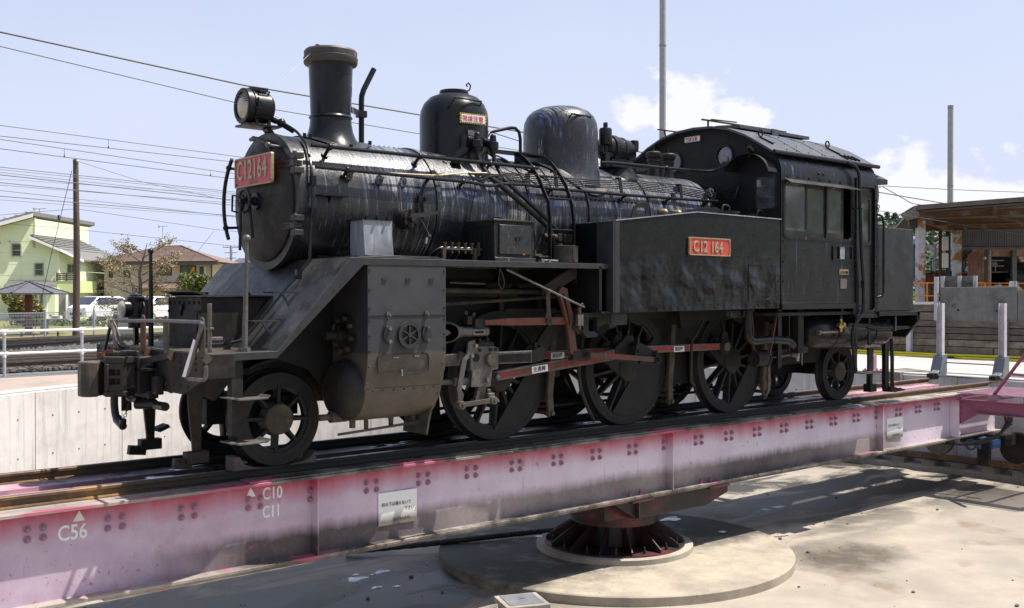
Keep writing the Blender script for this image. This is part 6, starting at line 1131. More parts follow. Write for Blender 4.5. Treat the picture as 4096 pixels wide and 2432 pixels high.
TT = thing('turntable_bridge', 'pink painted steel turntable bridge with bolted girders spanning the pit', 'turntable', (PX, 0, -.9))
GX0, GX1 = -6.6, 11.52
for s in (-1, 1):
    g1 = obj('girder', MB().bb(GX0, GX1, s * .715, s * .735, -.835, -.098), 'girder_pink', TT)
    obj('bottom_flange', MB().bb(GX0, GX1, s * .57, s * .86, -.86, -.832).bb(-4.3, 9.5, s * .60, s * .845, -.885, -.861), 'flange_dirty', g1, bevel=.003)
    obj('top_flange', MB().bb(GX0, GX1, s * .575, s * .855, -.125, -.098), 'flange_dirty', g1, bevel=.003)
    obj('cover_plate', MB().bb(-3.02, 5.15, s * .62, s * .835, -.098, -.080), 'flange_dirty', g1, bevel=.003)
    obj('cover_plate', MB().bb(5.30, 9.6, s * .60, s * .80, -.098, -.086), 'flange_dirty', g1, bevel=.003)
    for x in (-2.355, 2.61, 7.52):
        obj('stiffener', MB().plate([(s * .735, -.79), (s * .752, -.832), (s * .852, -.832), (s * .852, -.126), (s * .735, -.126)], x - .007, x + .007, 'x'), 'girder_pink', g1)
        obj('lower_stiffener', MB().plate([(s * .575, -.832), (s * .715, -.832), (s * .715, -.125), (s * .575, -.125)], x - .007, x + .007, 'x'), 'girder_pink', g1)
    nut = MB().cyl((0, 0, 0), (0, s * .006, 0), .030, 16).cyl((0, s * .005, 0), (0, s * .024, 0), .022, 6).cyl((0, s * .02, 0), (0, s * .040, 0), .011, 8).mesh('bolt', 'bolt_pink')
    for n in range(-5, 19):
        x = -1.763 + .6164 * n; one = n in (-1, 7, 15)
        for dx in ((0,) if one else (0, .117)):
            for z in (-.245, -.325): place('bolt', nut, g1, (x + dx - 0.0 , s * .735, z))
    # running rail
    prof_ = [(-.012, -.030), (.012, -.030), (.012, -.078), (.055, -.088), (.055, -.097), (-.055, -.097), (-.055, -.088), (-.012, -.078)]
    yc = s * .567
    obj('rail', MB().plate([(yc - .055, -.097), (yc + .055, -.097), (yc + .055, -.088), (yc + .010, -.076), (yc + .010, -.032), (yc + .032, -.026), (yc + .032, -.006), (yc + .025, 0.0), (yc - .025, 0.0), (yc - .032, -.006), (yc - .032, -.026), (yc - .010, -.032), (yc - .010, -.076), (yc - .055, -.088)], GX0, 11.62, 'x'), 'rail_rust', TT)
    obj('rail_head', MB().bb(-3.6, 9.3, yc - .022, yc + .022, -.001, .0012), 'rail_worn', TT)
TG_ = [c for c in TT.children if c.name.startswith('girder')][0]
for y0, y1 in ((-.46, -.04), (.19, .47)):
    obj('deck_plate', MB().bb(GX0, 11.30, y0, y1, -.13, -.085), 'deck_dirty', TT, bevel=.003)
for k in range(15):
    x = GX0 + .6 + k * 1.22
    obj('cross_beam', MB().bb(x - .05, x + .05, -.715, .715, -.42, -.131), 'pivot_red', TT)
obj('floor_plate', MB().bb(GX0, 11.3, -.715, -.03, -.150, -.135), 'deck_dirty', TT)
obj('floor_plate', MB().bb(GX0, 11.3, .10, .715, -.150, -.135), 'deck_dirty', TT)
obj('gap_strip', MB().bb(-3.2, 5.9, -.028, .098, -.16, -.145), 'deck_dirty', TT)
bm2 = MB().lathe([(0, .014), (.01, .014), (.018, .006)], (0, 0, -.085), 'z', 8).mesh('deck_bolt', 'bolt_pink')
for k in range(26): place('deck_bolt', bm2, TT, (9.5 + (k % 13) * .13 - PX, (-.10 if k < 13 else .42) + .0, .9))
obj('pivot_girder', MB().bb(1.70, 3.20, -.56, .56, -1.15, -.862).plate([(1.6, -.886), (3.75, -.886), (3.75, -1.0), (3.30, -1.12), (2.0, -1.12)], -.80, -.50, 'y').plate([(1.6, -.886), (3.75, -.886), (3.75, -1.0), (3.30, -1.12), (2.0, -1.12)], .50, .80, 'y'), 'pivot_red', TT, bevel=.004)
obj('pivot_pad', MB().bb(3.30, 3.72, -.87, -.60, -.905, -.886), 'pivot_red', TT)
obj('pivot_pad', MB().bb(1.86, 2.25, -.87, -.60, -.905, -.886).bb(1.98, 2.0, -.86, -.80, -1.10, -.905), 'pivot_red', TT)
for x in (1.90, 2.08, 3.22, 3.40): obj('pad_bolt', MB().cyl((x, -.79, -.832), (x, -.79, -.795), .026, 6).cyl((x, -.79, -.795), (x, -.79, -.77), .014, 8), 'pink_paint', TT)
# painted marks and enamel signs on the near girder
FY = -.7365
def mark(name, mb_): return obj(name, mb_, 'white_paint', TG_)
for (ax, az, w) in ((-4.455, -.150, .047), (-2.972, -.145, .047)): mark('stop_mark', MB().plate([(ax - w, az - .085), (ax + w, az - .085), (ax, az)], FY - .001, FY + .001, 'y'))
mark('painted_number', text_mb('C56', .170, .001, face_mx((-4.622, FY, -.374), (1, 0, 0), (0, 0, 1)), .80, bold=.0028))
mark('painted_number', text_mb('C10', .155, .001, face_mx((-2.86, FY, -.272), (1, 0, 0), (0, 0, 1)), .76, bold=.0028))
mark('painted_number', text_mb('C11', .150, .001, face_mx((-2.86, FY, -.434), (1, 0, 0), (0, 0, 1)), .72, bold=.0028))
def girder_sign(x0, x1, z0, z1):
    g = G('sign_sooty'); z = g.xyz()[2]
    g.color(g.mix(g.math('MULTIPLY', g.ramp(g.math('ADD', z, g.math('MULTIPLY', g.noise(4), .05)), -.52, -.63), .9), (.80, .80, .78), (.10, .085, .07))).rough(.45); M['sign_sooty'] = g.m
    s_ = obj('enamel_sign', MB().box(((x0 + x1) / 2, FY - .012, (z0 + z1) / 2), (x1 - x0, .004, z1 - z0), Matrix.Rotation(-.02, 3, 'Z')), 'sign_sooty', TG_)
    w = x1 - x0; k = w / .45
    for t, xx, zz, sz in (('桁の下は通らないで', .035, -.135, .042), ('下さい', .30, -.195, .042), ('(油で汚れます)', .16, -.285, .034)):
        obj('lettering', text_mb(t, sz, .0006, face_mx((x0 + xx * k, FY - .0185, z1 + zz), (1, 0, 0), (0, 0, 1)), .92, bold=.0004), 'letter_black', s_)
girder_sign(-1.63, -1.178, -.69, -.367); girder_sign(7.805, 8.274, -.685, -.362)
# walkway and drive on the right-hand end
obj('walkway_beam', MB().plate([(-.87, -.19), (-2.6, -.19), (-2.6, -.39), (-1.25, -.38), (-.90, -.60), (-.87, -.60)], 9.88, 9.90, 'x').bb(9.82, 9.98, -2.6, -1.2, -.40, -.385).bb(9.82, 9.98, -2.6, -.86, -.19, -.175), 'pink_paint', TT, bevel=.002)
for z in (-.25, -.34, -.44, -.54): obj('rivet', MB().sphere((9.878, -.93, z), .018, 8, 6), 'pink_paint', TT)
obj('end_stiffener', MB().bb(9.86, 9.90, -.90, -.735, -.83, -.60).bb(9.845, 9.86, -.90, -.74, -.83, -.125), 'girder_pink', TT)
for y in (-.90, -1.40, -1.95, -2.5):
    obj('walkway_joist', MB().bb(9.86, 11.5, y - .05, y, -.172, -.085), 'pink_pale', TT, bevel=.002)
gr = MB()
for k in range(60): y = -.87 - k * .030; gr.bar((9.84, y, -.072 + .006 * (k % 2)), (11.5, y, -.072 + .006 * (k % 2)), .012, .012)
for k in range(42): x = 9.86 + k * .040; gr.bar((x, -.87, -.070), (x, -2.66, -.070), .008, .012)
obj('grating', gr, 'pink_pale', TT, kind='stuff')
wv = MB(); pts = [(9.835, -.88 - k * .045, -.078 + .010 * sin(k * 1.3)) for k in range(40)]; obj('grating_edge', wv.tube(pts, .007, 6), 'pink_pale', TT)
obj('guard_post', MB().bar((9.90, -1.46, -.06), (9.90, -2.16, .92), .012, .10, (1, 0, 0)).bar((9.93, -1.46, -.06), (9.93, -2.16, .92), .05, .012, (1, 0, 0)), 'pink_paint', TT, bevel=.002)
obj('guard_rail', MB().bar((9.91, -1.70, .285), (9.91, -2.7, .27), .03, .045), 'pink_pale', TT)
obj('post_foot', MB().bb(9.85, 9.95, -1.55, -1.38, -.19, -.06), 'pink_pale', TT)
dm = obj('drive_motor', MB().cyl((10.55, -.95, -1.0), (10.85, -.85, -1.0), .11, 20).cyl((10.50, -.97, -1.0), (10.55, -.95, -1.0), .08, 16).bb(10.55, 10.85, -1.15, -1.0, -1.06, -.92), 'motor_blue', TT, bevel=.006)
obj('motor_fan_cover', MB().ring((0, 0, 0), .10, .07, -.02, .02, 'x', 24).xf(Matrix.Translation((10.52, -.78, -1.02))), 'motor_blue', dm); obj('motor_plate', MB().cyl((10.60, -1.0, -.98), (10.585, -1.005, -.98), .025, 14), 'sign_white', dm)
for y in (-1, 1): obj('end_truck', MB().bb(10.9, 11.3, y * 1.2, y * .4, -1.05, -.86), 'frame_black', TT)
obj('truck_wheel', MB().cyl((11.75, -1.0, -1.18), (11.88, -1.0, -1.18), .28, 28), 'frame_black', TT)
obj('motor_mount', MB().bb(10.5, 10.6, -1.1, -.9, -1.35, -.9), 'frame_black', TT)
obj('truck_wheel', MB().cyl((11.75, .45, -1.18), (11.87, .45, -1.18), .28, 28), 'rail_worn', TT)
for k in range(3): obj('power_cable', MB().tube([(10.2 + k * .03, -1.50 - k * .05, -.38), (10.15, -1.55 - k * .04, -.55), (10.1, -1.45, -.78 + k * .02), (10.0, -1.15, -.93 + k * .02), (9.9, -.85, -.95), (9.7, -.4, -.93)], .022, 8), 'rubber', TT)
# ------------------------------------------------------------------ loose things on the bridge and in the pit
w1 = obj('wheel_chock', MB().plate([(-3.10, -.0), (-3.10, .125), (-3.04, .125), (-2.99, .05), (-2.90, .015), (-2.80, -.0)], -.66, -.50, 'y'), 'stump_paint', bevel=.004); single(w1, 'worn steel chock with yellow paint flecks in front of the leading wheel', 'wheel chock', 'chocks at the leading wheel')
w2 = obj('wheel_chock', MB().plate([(-2.54, .0), (-2.40, .02), (-2.33, .05), (-2.27, .11), (-2.26, 0)], -.66, -.50, 'y').plate([(-2.33, .05), (-2.27, .11), (-2.265, .05)], -.662, -.658, 'y'), 'stump_paint', bevel=.004); single(w2, 'worn steel chock wedged behind the leading wheel', 'wheel chock', 'chocks at the leading wheel')
sb_ = thing('sump_box', 'low concrete drain box with a grey steel lid beside the plinth', 'drain box', (-.31, -1.36, PF), rz=radians(-22), local=True)
def loc(mb_, nm, mt, par, **k): o = obj(nm, mb_, mt, par, **k); return o
sb_mx = None
loc(MB().box((0, 0, .225), (.46, .44, .05)), 'rim', 'kerb_concrete', sb_, bevel=.006); loc(MB().box((.0, .01, .2535), (.36, .35, .006)), 'lid', 'grey_paint', sb_, bevel=.002); loc(MB().tube([(-.03, 0, .257), (-.01, .01, .268), (.04, .02, .266)], .004, 6), 'lid_handle', 'steel', sb_)
for x, y in ((-.16, -.15), (.16, -.15), (.16, .15), (-.16, .15)): loc(MB().box((x, y, .10), (.07, .07, .20)), 'leg', 'kerb_concrete', sb_)
hz_ = MB(); hp = [(-.2, 2.2, -1.72), (.6, 1.6, -1.64), (1.39, 1.25, -1.60), (1.76, 1.15, -1.60), (2.05, 1.0, -1.585), (2.3, .75, -1.55), (2.4, .45, -1.5)]
single(obj('corrugated_hose', hz_.tube([tuple(Vector(hp[i]).lerp(Vector(hp[i + 1]), t)) for i in range(6) for t in [j / 12 for j in range(12)]], .035, 10, rs=[.034 if k % 2 else .040 for k in range(72)]), 'rubber', smooth=0), 'black corrugated hose running over the plinth to the pivot', 'hose')
def blob(cx, cy, z, r, n=16, ex=1.5, rz=.2):
    pts = []; ph = random.random() * 6
    for k in range(n): a = 2 * pi * k / n; rr = r * (1 + .22 * sin(3 * a + ph) + .14 * sin(5 * a + 2 * ph)); pts.append((cx + ex * rr * cos(a) * cos(rz) - rr * sin(a) * sin(rz), cy + ex * rr * cos(a) * sin(rz) + rr * sin(a) * cos(rz)))
    m_ = MB(); m_.v = [(x, y, z) for x, y in pts] + [(cx + (x - cx) * .8, cy + (y - cy) * .8, z + .006) for x, y in pts]; m_.f = [tuple(range(n, 2 * n))] + [(k, (k + 1) % n, n + (k + 1) % n, n + k) for k in range(n)]; return m_
fm = MB()
for cx, cy, z, r in ((-.68, 1.17, PF, .09), (-.28, 1.25, PF, .07), (-.70, .72, PF, .05), (-.5, .60, PF, .035), (4.23, .58, -1.654, .12), (4.13, -.42, -1.654, .045), (1.88, .80, -1.588, .05), (-.60, 1.33, PF, .03), (-.45, 1.2, PF, .02), (4.9, .3, PF, .05), (4.7, .5, PF, .03), (-3.26, -.50, -.084, .07), (-3.45, -.35, -.084, .06), (-3.55, -.08, -.084, .10), (-3.2, .25, -.084, .07), (-3.8, -.25, -.084, .04)):
    b = blob(cx, cy, z + .002, r); fm.add(b.v, b.f)
single(obj('spilled_suds', fm, 'foam', kind='stuff'), 'white patches of soapy water spilled on the bridge deck and pit floor', 'suds')
pf_ = MB(); random.seed(5)
for k in range(46):
    x = -3.4 + random.random() * 9.5; y = random.choice((.25, .33, .40, .78, .70, .66)) + random.random() * .05; 
    b = blob(x, y, -.0835 if y < .5 else -.078, .03 + random.random() * .05, 12, 2.6, 0); pf_.add(b.v, b.f)
for k in range(20):
    x = -1 + random.random() * 9.5; y = -.30 + random.random() * .2; b = blob(x, y, -.0835, .02 + random.random() * .04, 12, 2.2, 0); pf_.add(b.v, b.f)
single(obj('water_puddle', pf_, 'wet_film', kind='stuff'), 'wet shiny puddles on the deck plates under the locomotive', 'puddle')
db = MB(); random.seed(9)
for k in range(260):
    a = random.random() * 2 * pi; r = 2.3 + random.random() * 6.6; s_ = .006 + random.random() ** 3 * .022; db.sphere((PX + r * cos(a), r * sin(a), PF + s_ * .5), s_, 5, 4, (1.4, 1, .7))
single(obj('grit', db, 'ballast_stone', kind='stuff'), 'small stones and grit scattered over the pit floor', 'grit')
# ================================================================== GROUND AND YARD
def GMx(): return Matrix.Translation((-7.1835, -9.2622, 0)) @ Matrix.Rotation(-YAW, 4, 'Z')
GM = GMx()                               # town grid: X along the street, D across it, turned 40.5 degrees from the track
def TGp(X, D, Z): return tuple(GM @ Vector((X, D, Z)))
TURN = [None]                            # (slope, pivot X, pivot D): plan angle of a house that does not stand square to the grid
def og(name, mb_, mat, parent=None, **k):
    if TURN[0]:
        kk, xp, d0 = TURN[0]; q = []
        for X, D_, Z in mb_.v: s_ = (d0 - kk * xp) / (d0 - kk * X * d0 / D_); q.append((X * s_, D_ * s_, 1.567 + (Z - 1.567) * s_))
        mb_.v = q
    return obj(name, mb_.xf(GM), mat, parent, **k)
def sheet(name, pts, z, mat, holes=()): return struct(obj(name, MB().plate(pts, z - .02, z, 'z', holes), mat, smooth=0))
circ = [(PX + (PR + .3) * cos(2 * pi * k / 96), (PR + .3) * sin(2 * pi * k / 96)) for k in range(96)]
g_ = MB(); Rr = [PR + .3, 14, 22, 40, 80, 160, 320, 640, 1200]
for r in Rr: g_.v += [(PX + r * cos(2 * pi * k / 96), r * sin(2 * pi * k / 96), 0) for k in range(96)]
for i in range(len(Rr) - 1): g_.f += [(i * 96 + k, i * 96 + (k + 1) % 96, (i + 1) * 96 + (k + 1) % 96, (i + 1) * 96 + k) for k in range(96)]
struct(obj('ground', g_, 'turf', smooth=0))
L1 = lambda x: 12.02 + .110 * x
L2 = lambda x: 13.15 + .115 * x
LF = lambda x: 26.35 + .385 * x           # line of the park fence
sheet('unseen_south_yard', [(-60, -75), (60, -75), (60, -13), (-60, -13)], .008, 'apron_concrete')  # unseen pale ground added for its reflection in the tank side
arcn = [c for c in circ if c[1] < 0]
sheet('yard_gravel', [(-34, 0)] + arcn + [(12.8, 0), (12.8, -40), (-34, -40)], .004, 'ballast')
sheet('brown_path', [(-34, 0)] + [c for c in circ if c[1] >= 0][::-1] + [(12.2, 0.0), (12.2, L1(12.2)), (-34, L1(-34))], .006, 'brown_path')
sheet('asphalt_path', [(-34, L1(-34)), (12.2, L1(12.2)), (12.2, L2(12.2)), (-34, L2(-34))], .012, 'asphalt')
sheet('ballast_bed', [(-34, L2(-34)), (12.2, L2(12.2)), (60, L2(60) + 3), (60, LF(60)), (0, LF(0) - .3), (-34, LF(-34))], .045, 'ballast')
sheet('concrete_yard', [(12.2, -30), (60, -30), (60, L2(12.2)), (12.2, L2(12.2))], .010, 'apron_concrete')
sheet('asphalt_patch', [(12.22, -6), (13.15, -6), (13.05, 1.2), (13.6, 2.1), (12.22, 2.1)], .016, 'asphalt_coarse')
single(obj('concrete_block', MB().bb(11.98, 12.9, 1.35, 1.75, -.3, .045), 'kerb_concrete', bevel=.01), 'pale concrete block at the pit edge behind the rail end', 'block')
struct(obj('park_lawn', MB().plate([(-20, LF(-20) + .1), (40, LF(40) + .1), (60, 60), (20, 80), (-30, 60)], .02, .05, 'z'), 'turf', smooth=0))
# stones on the ballast shoulder
random.seed(3); sm_ = MB()
for k in range(2600):
    x = -4.5 + random.random() * 9; y = L2(x) + random.random() ** 1.6 * 3.2 - .08; s_ = .018 + random.random() * .035
    a = random.random() * 3; c = (x, y, .045 + s_ * .2); vs = []
    for i in range(8):
        vs.append((c[0] + s_ * (1 if i & 1 else -1) * (.7 + random.random() * .5) * cos(a) - s_ * (1 if i & 2 else -1) * sin(a) * .8, c[1] + s_ * (1 if i & 1 else -1) * sin(a) + s_ * (1 if i & 2 else -1) * cos(a) * (.6 + random.random() * .5), c[2] + s_ * (.7 if i & 4 else -.6) * (.6 + random.random() * .5)))
    sm_.add(vs, [(0, 2, 3, 1), (4, 5, 7, 6), (0, 1, 5, 4), (2, 6, 7, 3), (0, 4, 6, 2), (1, 3, 7, 5)])
for k in range(2400):
    x = -3 + random.random() * 13; y = L2(x) + 3 + random.random() * 9; s_ = .03 + random.random() * .045; c = (x, y, .045)
    sm_.add([(c[0] - s_, c[1] - s_ * .6, c[2]), (c[0] + s_, c[1] - s_ * .5, c[2]), (c[0] + s_ * .8, c[1] + s_, c[2]), (c[0] - s_ * .7, c[1] + s_, c[2]), (c[0] + s_ * .2, c[1] + .1 * s_, c[2] + s_ * 1.1)], [(0, 1, 4), (1, 2, 4), (2, 3, 4), (3, 0, 4)])
single(obj('ballast_stones', sm_, 'ballast_stone', kind='stuff', smooth=0), 'loose grey ballast stones beside the far tracks', 'ballast')
# tracks beyond the path
def rail_line(x0, y0, x1, y1, z, ext0, ext1, mat='rail_far', top='rail_top', parent=None, h=.13):
    d = Vector((x1 - x0, y1 - y0, 0)).normalized(); a = Vector((x0, y0, z)) - d * ext0; b = Vector((x1, y1, z)) + d * ext1
    o = obj('rail', MB().bar(a, b, .11, .02).bar(a + Vector((0, 0, h / 2)), b + Vector((0, 0, h / 2)), .03, h).bar(a + Vector((0, 0, h)), b + Vector((0, 0, h)), .07, .04), mat, parent)
    obj('rail_top', MB().bar(a + Vector((0, 0, h + .022)), b + Vector((0, 0, h + .022)), .04, .004), top, parent); return o
t1 = thing('railway_track', 'nearest of the far tracks, dark rails just past the asphalt path', 'railway track', (0, 14, .045), group='tracks beyond the white railing')
rail_line(-1.448, 13.75, .286, 14.07, .05, 30, 50, parent=t1); rail_line(-1.185, 14.70, .652, 15.11, .05, 30, 50, parent=t1)
t2 = thing('railway_track', 'second of the far tracks, dark rails beyond the nearest track', 'railway track', (0, 16, .045), group='tracks beyond the white railing')
rail_line(-.957, 15.60, .97, 16.09, .05, 30, 50, parent=t2); rail_line(-.711, 16.55, 1.362, 17.20, .05, 30, 50, parent=t2)
t3 = thing('railway_track', 'rusty brown track curving away in front of the park fence', 'railway track', (0, 20, .045), group='tracks beyond the white railing')
def rail_curve(pts, parent, mat):
    P = [Vector(p) for p in pts]; m_ = MB()
    for a, b in zip(P[:-1], P[1:]): m_.bar(a, b, .11, .02).bar(a + Vector((0, 0, .07)), b + Vector((0, 0, .07)), .035, .13).bar(a + Vector((0, 0, .14)), b + Vector((0, 0, .14)), .075, .045)
    return obj('rail', m_, mat, parent)
rail_curve([(-16, 16.6, .05), (-4, 18.3, .05), (.55, 21.3, .05), (3.4, 23.6, .05), (6.5, 25.6, .05), (14, 29.0, .05), (40, 39.5, .05)], t3, 'rail_rust')
rail_curve([(-16, 17.9, .05), (-4, 20.0, .05), (.9, 22.6, .05), (3.2, 24.5, .05), (6.2, 26.4, .05), (14, 29.9, .05), (40, 40.4, .05)], t3, 'rail_rust')
t4 = thing('railway_track', 'farthest track, thin dark rails along the foot of the park fence', 'railway track', (2, 25.6, .045), group='tracks beyond the white railing')
rail_line(1.3, 25.0, 4.3, 26.15, .05, 30, 50, parent=t4); rail_line(1.05, 25.9, 4.1, 27.08, .05, 30, 50, parent=t4)
slm = MB().box((0, 0, .05), (2.1, .22, .06)).mesh('sleeper', 'timber')
for tr, x0, y0, an, n in ((t1, -9, 12.85, .186, 44), (t2, -9, 14.1, .26, 44)):
    for k in range(n):
        x = k * .60; o = place('sleeper', slm, tr); d = Vector((cos(an), sin(an), 0)); p = Vector((x0, y0, 0)) + d * x; o.location = p - Vector(tr.location) + Vector((0, 0, .0)); o.rotation_euler = (0, 0, an + pi / 2)
# pipe railing between path and track
def jn(x, y, z): return MB().sphere((x, y, z), .036, 12, 8)
rl = thing('pipe_railing', 'silver two-rail pipe railing along the far edge of the asphalt path', 'railing', (-1, 13.2, 0))
rd = Vector((cos(.111), sin(.111), 0)); p0 = Vector((-1.735, 12.05, 0)); sp_r = 1.50
for k in range(-6, 14):
    p = p0 + rd * (sp_r * k)
    obj('post', MB().cyl((p.x, p.y, 0), (p.x, p.y, .88), .030, 14), 'galvanised', rl)
    for z in (.45, .88):
        obj('joint', MB().cyl(p + Vector((0, 0, z)) - rd * .07, p + Vector((0, 0, z)) + rd * .07, .038, 14).cyl(p + Vector((0, 0, z - .07)), p + Vector((0, 0, z + .02)), .037, 14), 'white_paint', rl)
for z in (.45, .88): a = p0 - rd * 9.1 + Vector((0, 0, z)); b = p0 + rd * 19.6 + Vector((0, 0, z)); obj('top_rail' if z > .5 else 'middle_rail', MB().cyl(a, b, .027, 14), 'white_paint', rl)
# mesh fence of the park
fn = thing('mesh_fence', 'white wire mesh fence on round posts between the tracks and the park', 'fence', (3, LF(3), 0))
fd = Vector((1, .385, 0)).normalized(); f0 = Vector((3.55, LF(3.55), .05))
def fence_panel():
    m_ = MB(); n = 34
    for k in range(n): x = k * 2.0 / n; m_.bar((x, 0, 0), (x, 0, .93), .006, .006)
    for k in range(9): m_.bar((0, 0, .03 + k * .1125), (2.0, 0, .03 + k * .1125), .006, .006)
    m_.bar((0, 0, .93), (2.0, 0, .93), .02, .03).bar((0, 0, .86), (2.0, 0, .86), .008, .010); return m_.mesh('wire_panel', 'galvanised', 0)
fp = fence_panel(); pm = MB().cyl((0, 0, -.05), (0, 0, 1.02), .035, 12).sphere((0, 0, 1.02), .035, 10, 6).mesh('post', 'galvanised')
for k in range(-5, 14):
    p = f0 + fd * (2.0 * k) - Vector(fn.location); place('post', pm, fn, p); o = place('wire_panel', fp, fn, p, (0, 0, atan2(.385, 1)))
# wooden pole with stay, and the overhead lines
wp = thing('utility_pole', 'weathered brown wooden pole with a wire stay standing at the mesh fence', 'pole', TGp(-15.04, 35.7, 0))
pl_ = [TGp(-15.04, 35.7, 0), TGp(-15.0, 35.7, 3.0), TGp(-15.03, 35.7, 6.25)]
obj('pole_shaft', MB().tube(pl_, .11, 18, rs=[.125, .112, .088]), 'pole_wood', wp)
obj('pole_band', MB().cyl(TGp(-15.03, 35.7, 6.10), TGp(-15.03, 35.7, 6.14), .095, 18).cyl(TGp(-15.03, 35.7, 6.18), TGp(-15.03, 35.7, 6.2), .095, 18), 'steel_dull', wp)
obj('insulator', MB().sphere(TGp(-14.92, 35.6, 6.18), .05, 10, 8), 'insulator', wp)
obj('stay_wire', MB().tube([TGp(-15.12, 35.6, 5.85), TGp(-15.65, 35.2, 3.0), TGp(-16.22, 35.0, .05)], .011, 6).lathe([(0, .04), (.16, .04)], TGp(-15.47, 35.35, 4.15), 'z', 8), 'wire', wp)
def wire_line(label, pts, r=.012, sag=0.0, hang=None, mat='wire', cat='wire', group='overhead lines above the far tracks'):
    P = []
    for a, b in zip(pts[:-1], pts[1:]):
        A = Vector(a); B = Vector(b)
        for k in range(16): t = k / 16; p = A.lerp(B, t); p.z -= sag * 4 * t * (1 - t); P.append(tuple(p))
    P.append(pts[-1]); return single(obj('overhead_wire', MB().tube(P, r, 5), mat), label, cat, group)
def along(y, x0, z0, x1, z1, X0=-22, X1=60): s_ = (z1 - z0) / (x1 - x0); return [(X0, y, z0 + (X0 - x0) * s_ * .55), (x0, y, z0), (x1, y, z1), (X1, y, z1 + (X1 - x1) * s_ * .35)]
wire_line('thick black cable, uppermost of the wires crossing behind the chimney', along(12, -1.801, 6.562, 3.124, 6.211), .020)
wire_line('thin cable just under the thick black one behind the chimney', along(12, -1.802, 6.29, 3.123, 5.787), .011)
def catenary(lab, y, a, b, hangers):
    t = thing('overhead_wire', lab, 'overhead wire', (a[0][0], y, a[0][1]), group='overhead lines above the far tracks')
    (x0, z0), (x1, z1) = a[0], a[1]; (x2, z2), (x3, z3) = b[0], b[1]
    obj('messenger_wire', MB().tube(along(y, x0, z0, x1, z1), .011, 5), 'wire', t); obj('contact_wire', MB().tube(along(y, x2, z2, x3, z3), .012, 5), 'wire', t)
    for x in hangers:
        zt = z0 + (z1 - z0) * (x - x0) / (x1 - x0); zb = z2 + (z3 - z2) * (x - x2) / (x3 - x2); obj('dropper', MB().tube([(x, y, zt), (x, y, zb)], .006, 4).cyl((x, y, zb - .01), (x, y, zb + .07), .035, 6, .01), 'wire', t)
catenary('upper contact wire with droppers, the highest pair of the far tracks', 24, ((1.227, 6.614), (8.859, 6.341)), ((1.226, 6.298), (8.859, 6.143)), (4.4, 12.5, 20))
catenary('second contact wire with droppers, under the highest pair', 23, ((.974, 6.06), (7.89, 5.636)), ((.974, 5.79), (7.89, 5.46)), (2.75, 7.35, 12, 18))
random.seed(4)
for i, (v0, v1) in enumerate(((408, 470), (414, 474), (421, 484), (427, 490), (437, 476), (446, 503), (452, 497), (465, 530), (479, 528), (488, 531))):
    y = 22 + (i * 3.7) % 9
    def zz(u, v): D = Vector((sin(YAW), cos(YAW), 0)) + Vector((cos(YAW), -sin(YAW), 0)) * ((u * 1.6384 - 2048) / 4141); z = ((1216 - v * 1.6384) / 4141 - .0083); t = (y + 9.2622) / D.y; return -7.1835 + D.x * t, 1.5672 + z * t
    xa, za = zz(0, v0); xb, zb = zz(585, v1)
    wire_line('%s of the lower wires over the far tracks' % ('first highest', 'second highest', 'third highest', 'fourth highest', 'fifth highest', 'fifth lowest', 'fourth lowest', 'third lowest', 'second lowest', 'lowest')[i], along(y, xa, za, xb, zb), (.010, .008, .009, .014, .006, .011, .008, .010, .012, .007)[i])
wire_line('thin line running down to the right from the top of the wooden pole', [TGp(-14.9, 35.6, 6.17), TGp(-12.8, 36, 5.5), TGp(-8.5, 37, 4.6), TGp(2, 42, 3.6)], .007)
wire_line('service line crossing low in front of the green house', [TGp(-40, 60, 6.0), TGp(-31.5, 62, 5.95), TGp(-26.9, 62, 5.60), TGp(-15.5, 62, 4.4), TGp(0, 64, 3.9)], .012)
wire_line('service line rising to the wooden pole from the left', [TGp(-30, 50, 4.7), TGp(-19.5, 40, 4.70), TGp(-15.0, 35.7, 4.55), TGp(-11, 38, 4.0), TGp(3, 48, 2.9)], .008)
wire_line('line above the canopy behind the cab roof', [TGp(8, 40, 4.2), TGp(15.1, 42, 6.0), TGp(18, 42, 5.85), TGp(30, 42, 5.4)], .014, group='lines above the canopy'); wire_line('drooping line from the cab roof down to the canopy edge', [TGp(8, 38, 5.6), TGp(13.6, 38, 5.55), TGp(16.2, 42, 5.30), TGp(17.6, 44.5, 5.45)], .016, group='lines above the canopy')
for X, D, z in ((-20.5, 58, 5.2),): wire_line('slanting stay wire over the tan house', [TGp(-16.7, 58, 5.15), TGp(-21.2, 66, 2.9)], .010)
# ================================================================== YARD END ON THE RIGHT
for (x, y, lab) in ((12.05, .55, 'white steel post in a grey cast base, left of the two at the rail ends'), (12.28, -.53, 'white steel post in a grey cast base, right of the two at the rail ends')):
    t = thing('rail_end_post', lab, 'post', (x, y, 0), group='posts at the rail ends')
    obj('post', MB().bb(x - .05, x + .05, y - .055, y - .045, .40, 1.42).bb(x - .05, x + .05, y + .045, y + .055, .40, 1.42).bb(x - .006, x + .006, y - .045, y + .045, .40, 1.42), 'grey_white_post', t)
    cs_ = [(x - .30, .06), (x - .30, .09), (x - .24, .11), (x - .17, .17), (x - .12, .25), (x - .09, .36), (x - .085, .43), (x + .10, .43), (x + .10, .10), (x + .06, .0), (x - .16, .0)]
    obj('cast_base', MB().plate(cs_, y - .085, y + .085, 'y'), 'grey_paint', t, bevel=.01)
    obj('base_rib', MB().plate([(x - .22, .10), (x - .10, .40), (x - .06, .40), (x - .17, .10)], y - .095, y + .095, 'y'), 'grey_paint', t, bevel=.004)
    obj('rail_clamp', MB().bb(x - .42, x - .28, y - .06, y + .06, .0, .08), 'frame_black', t)
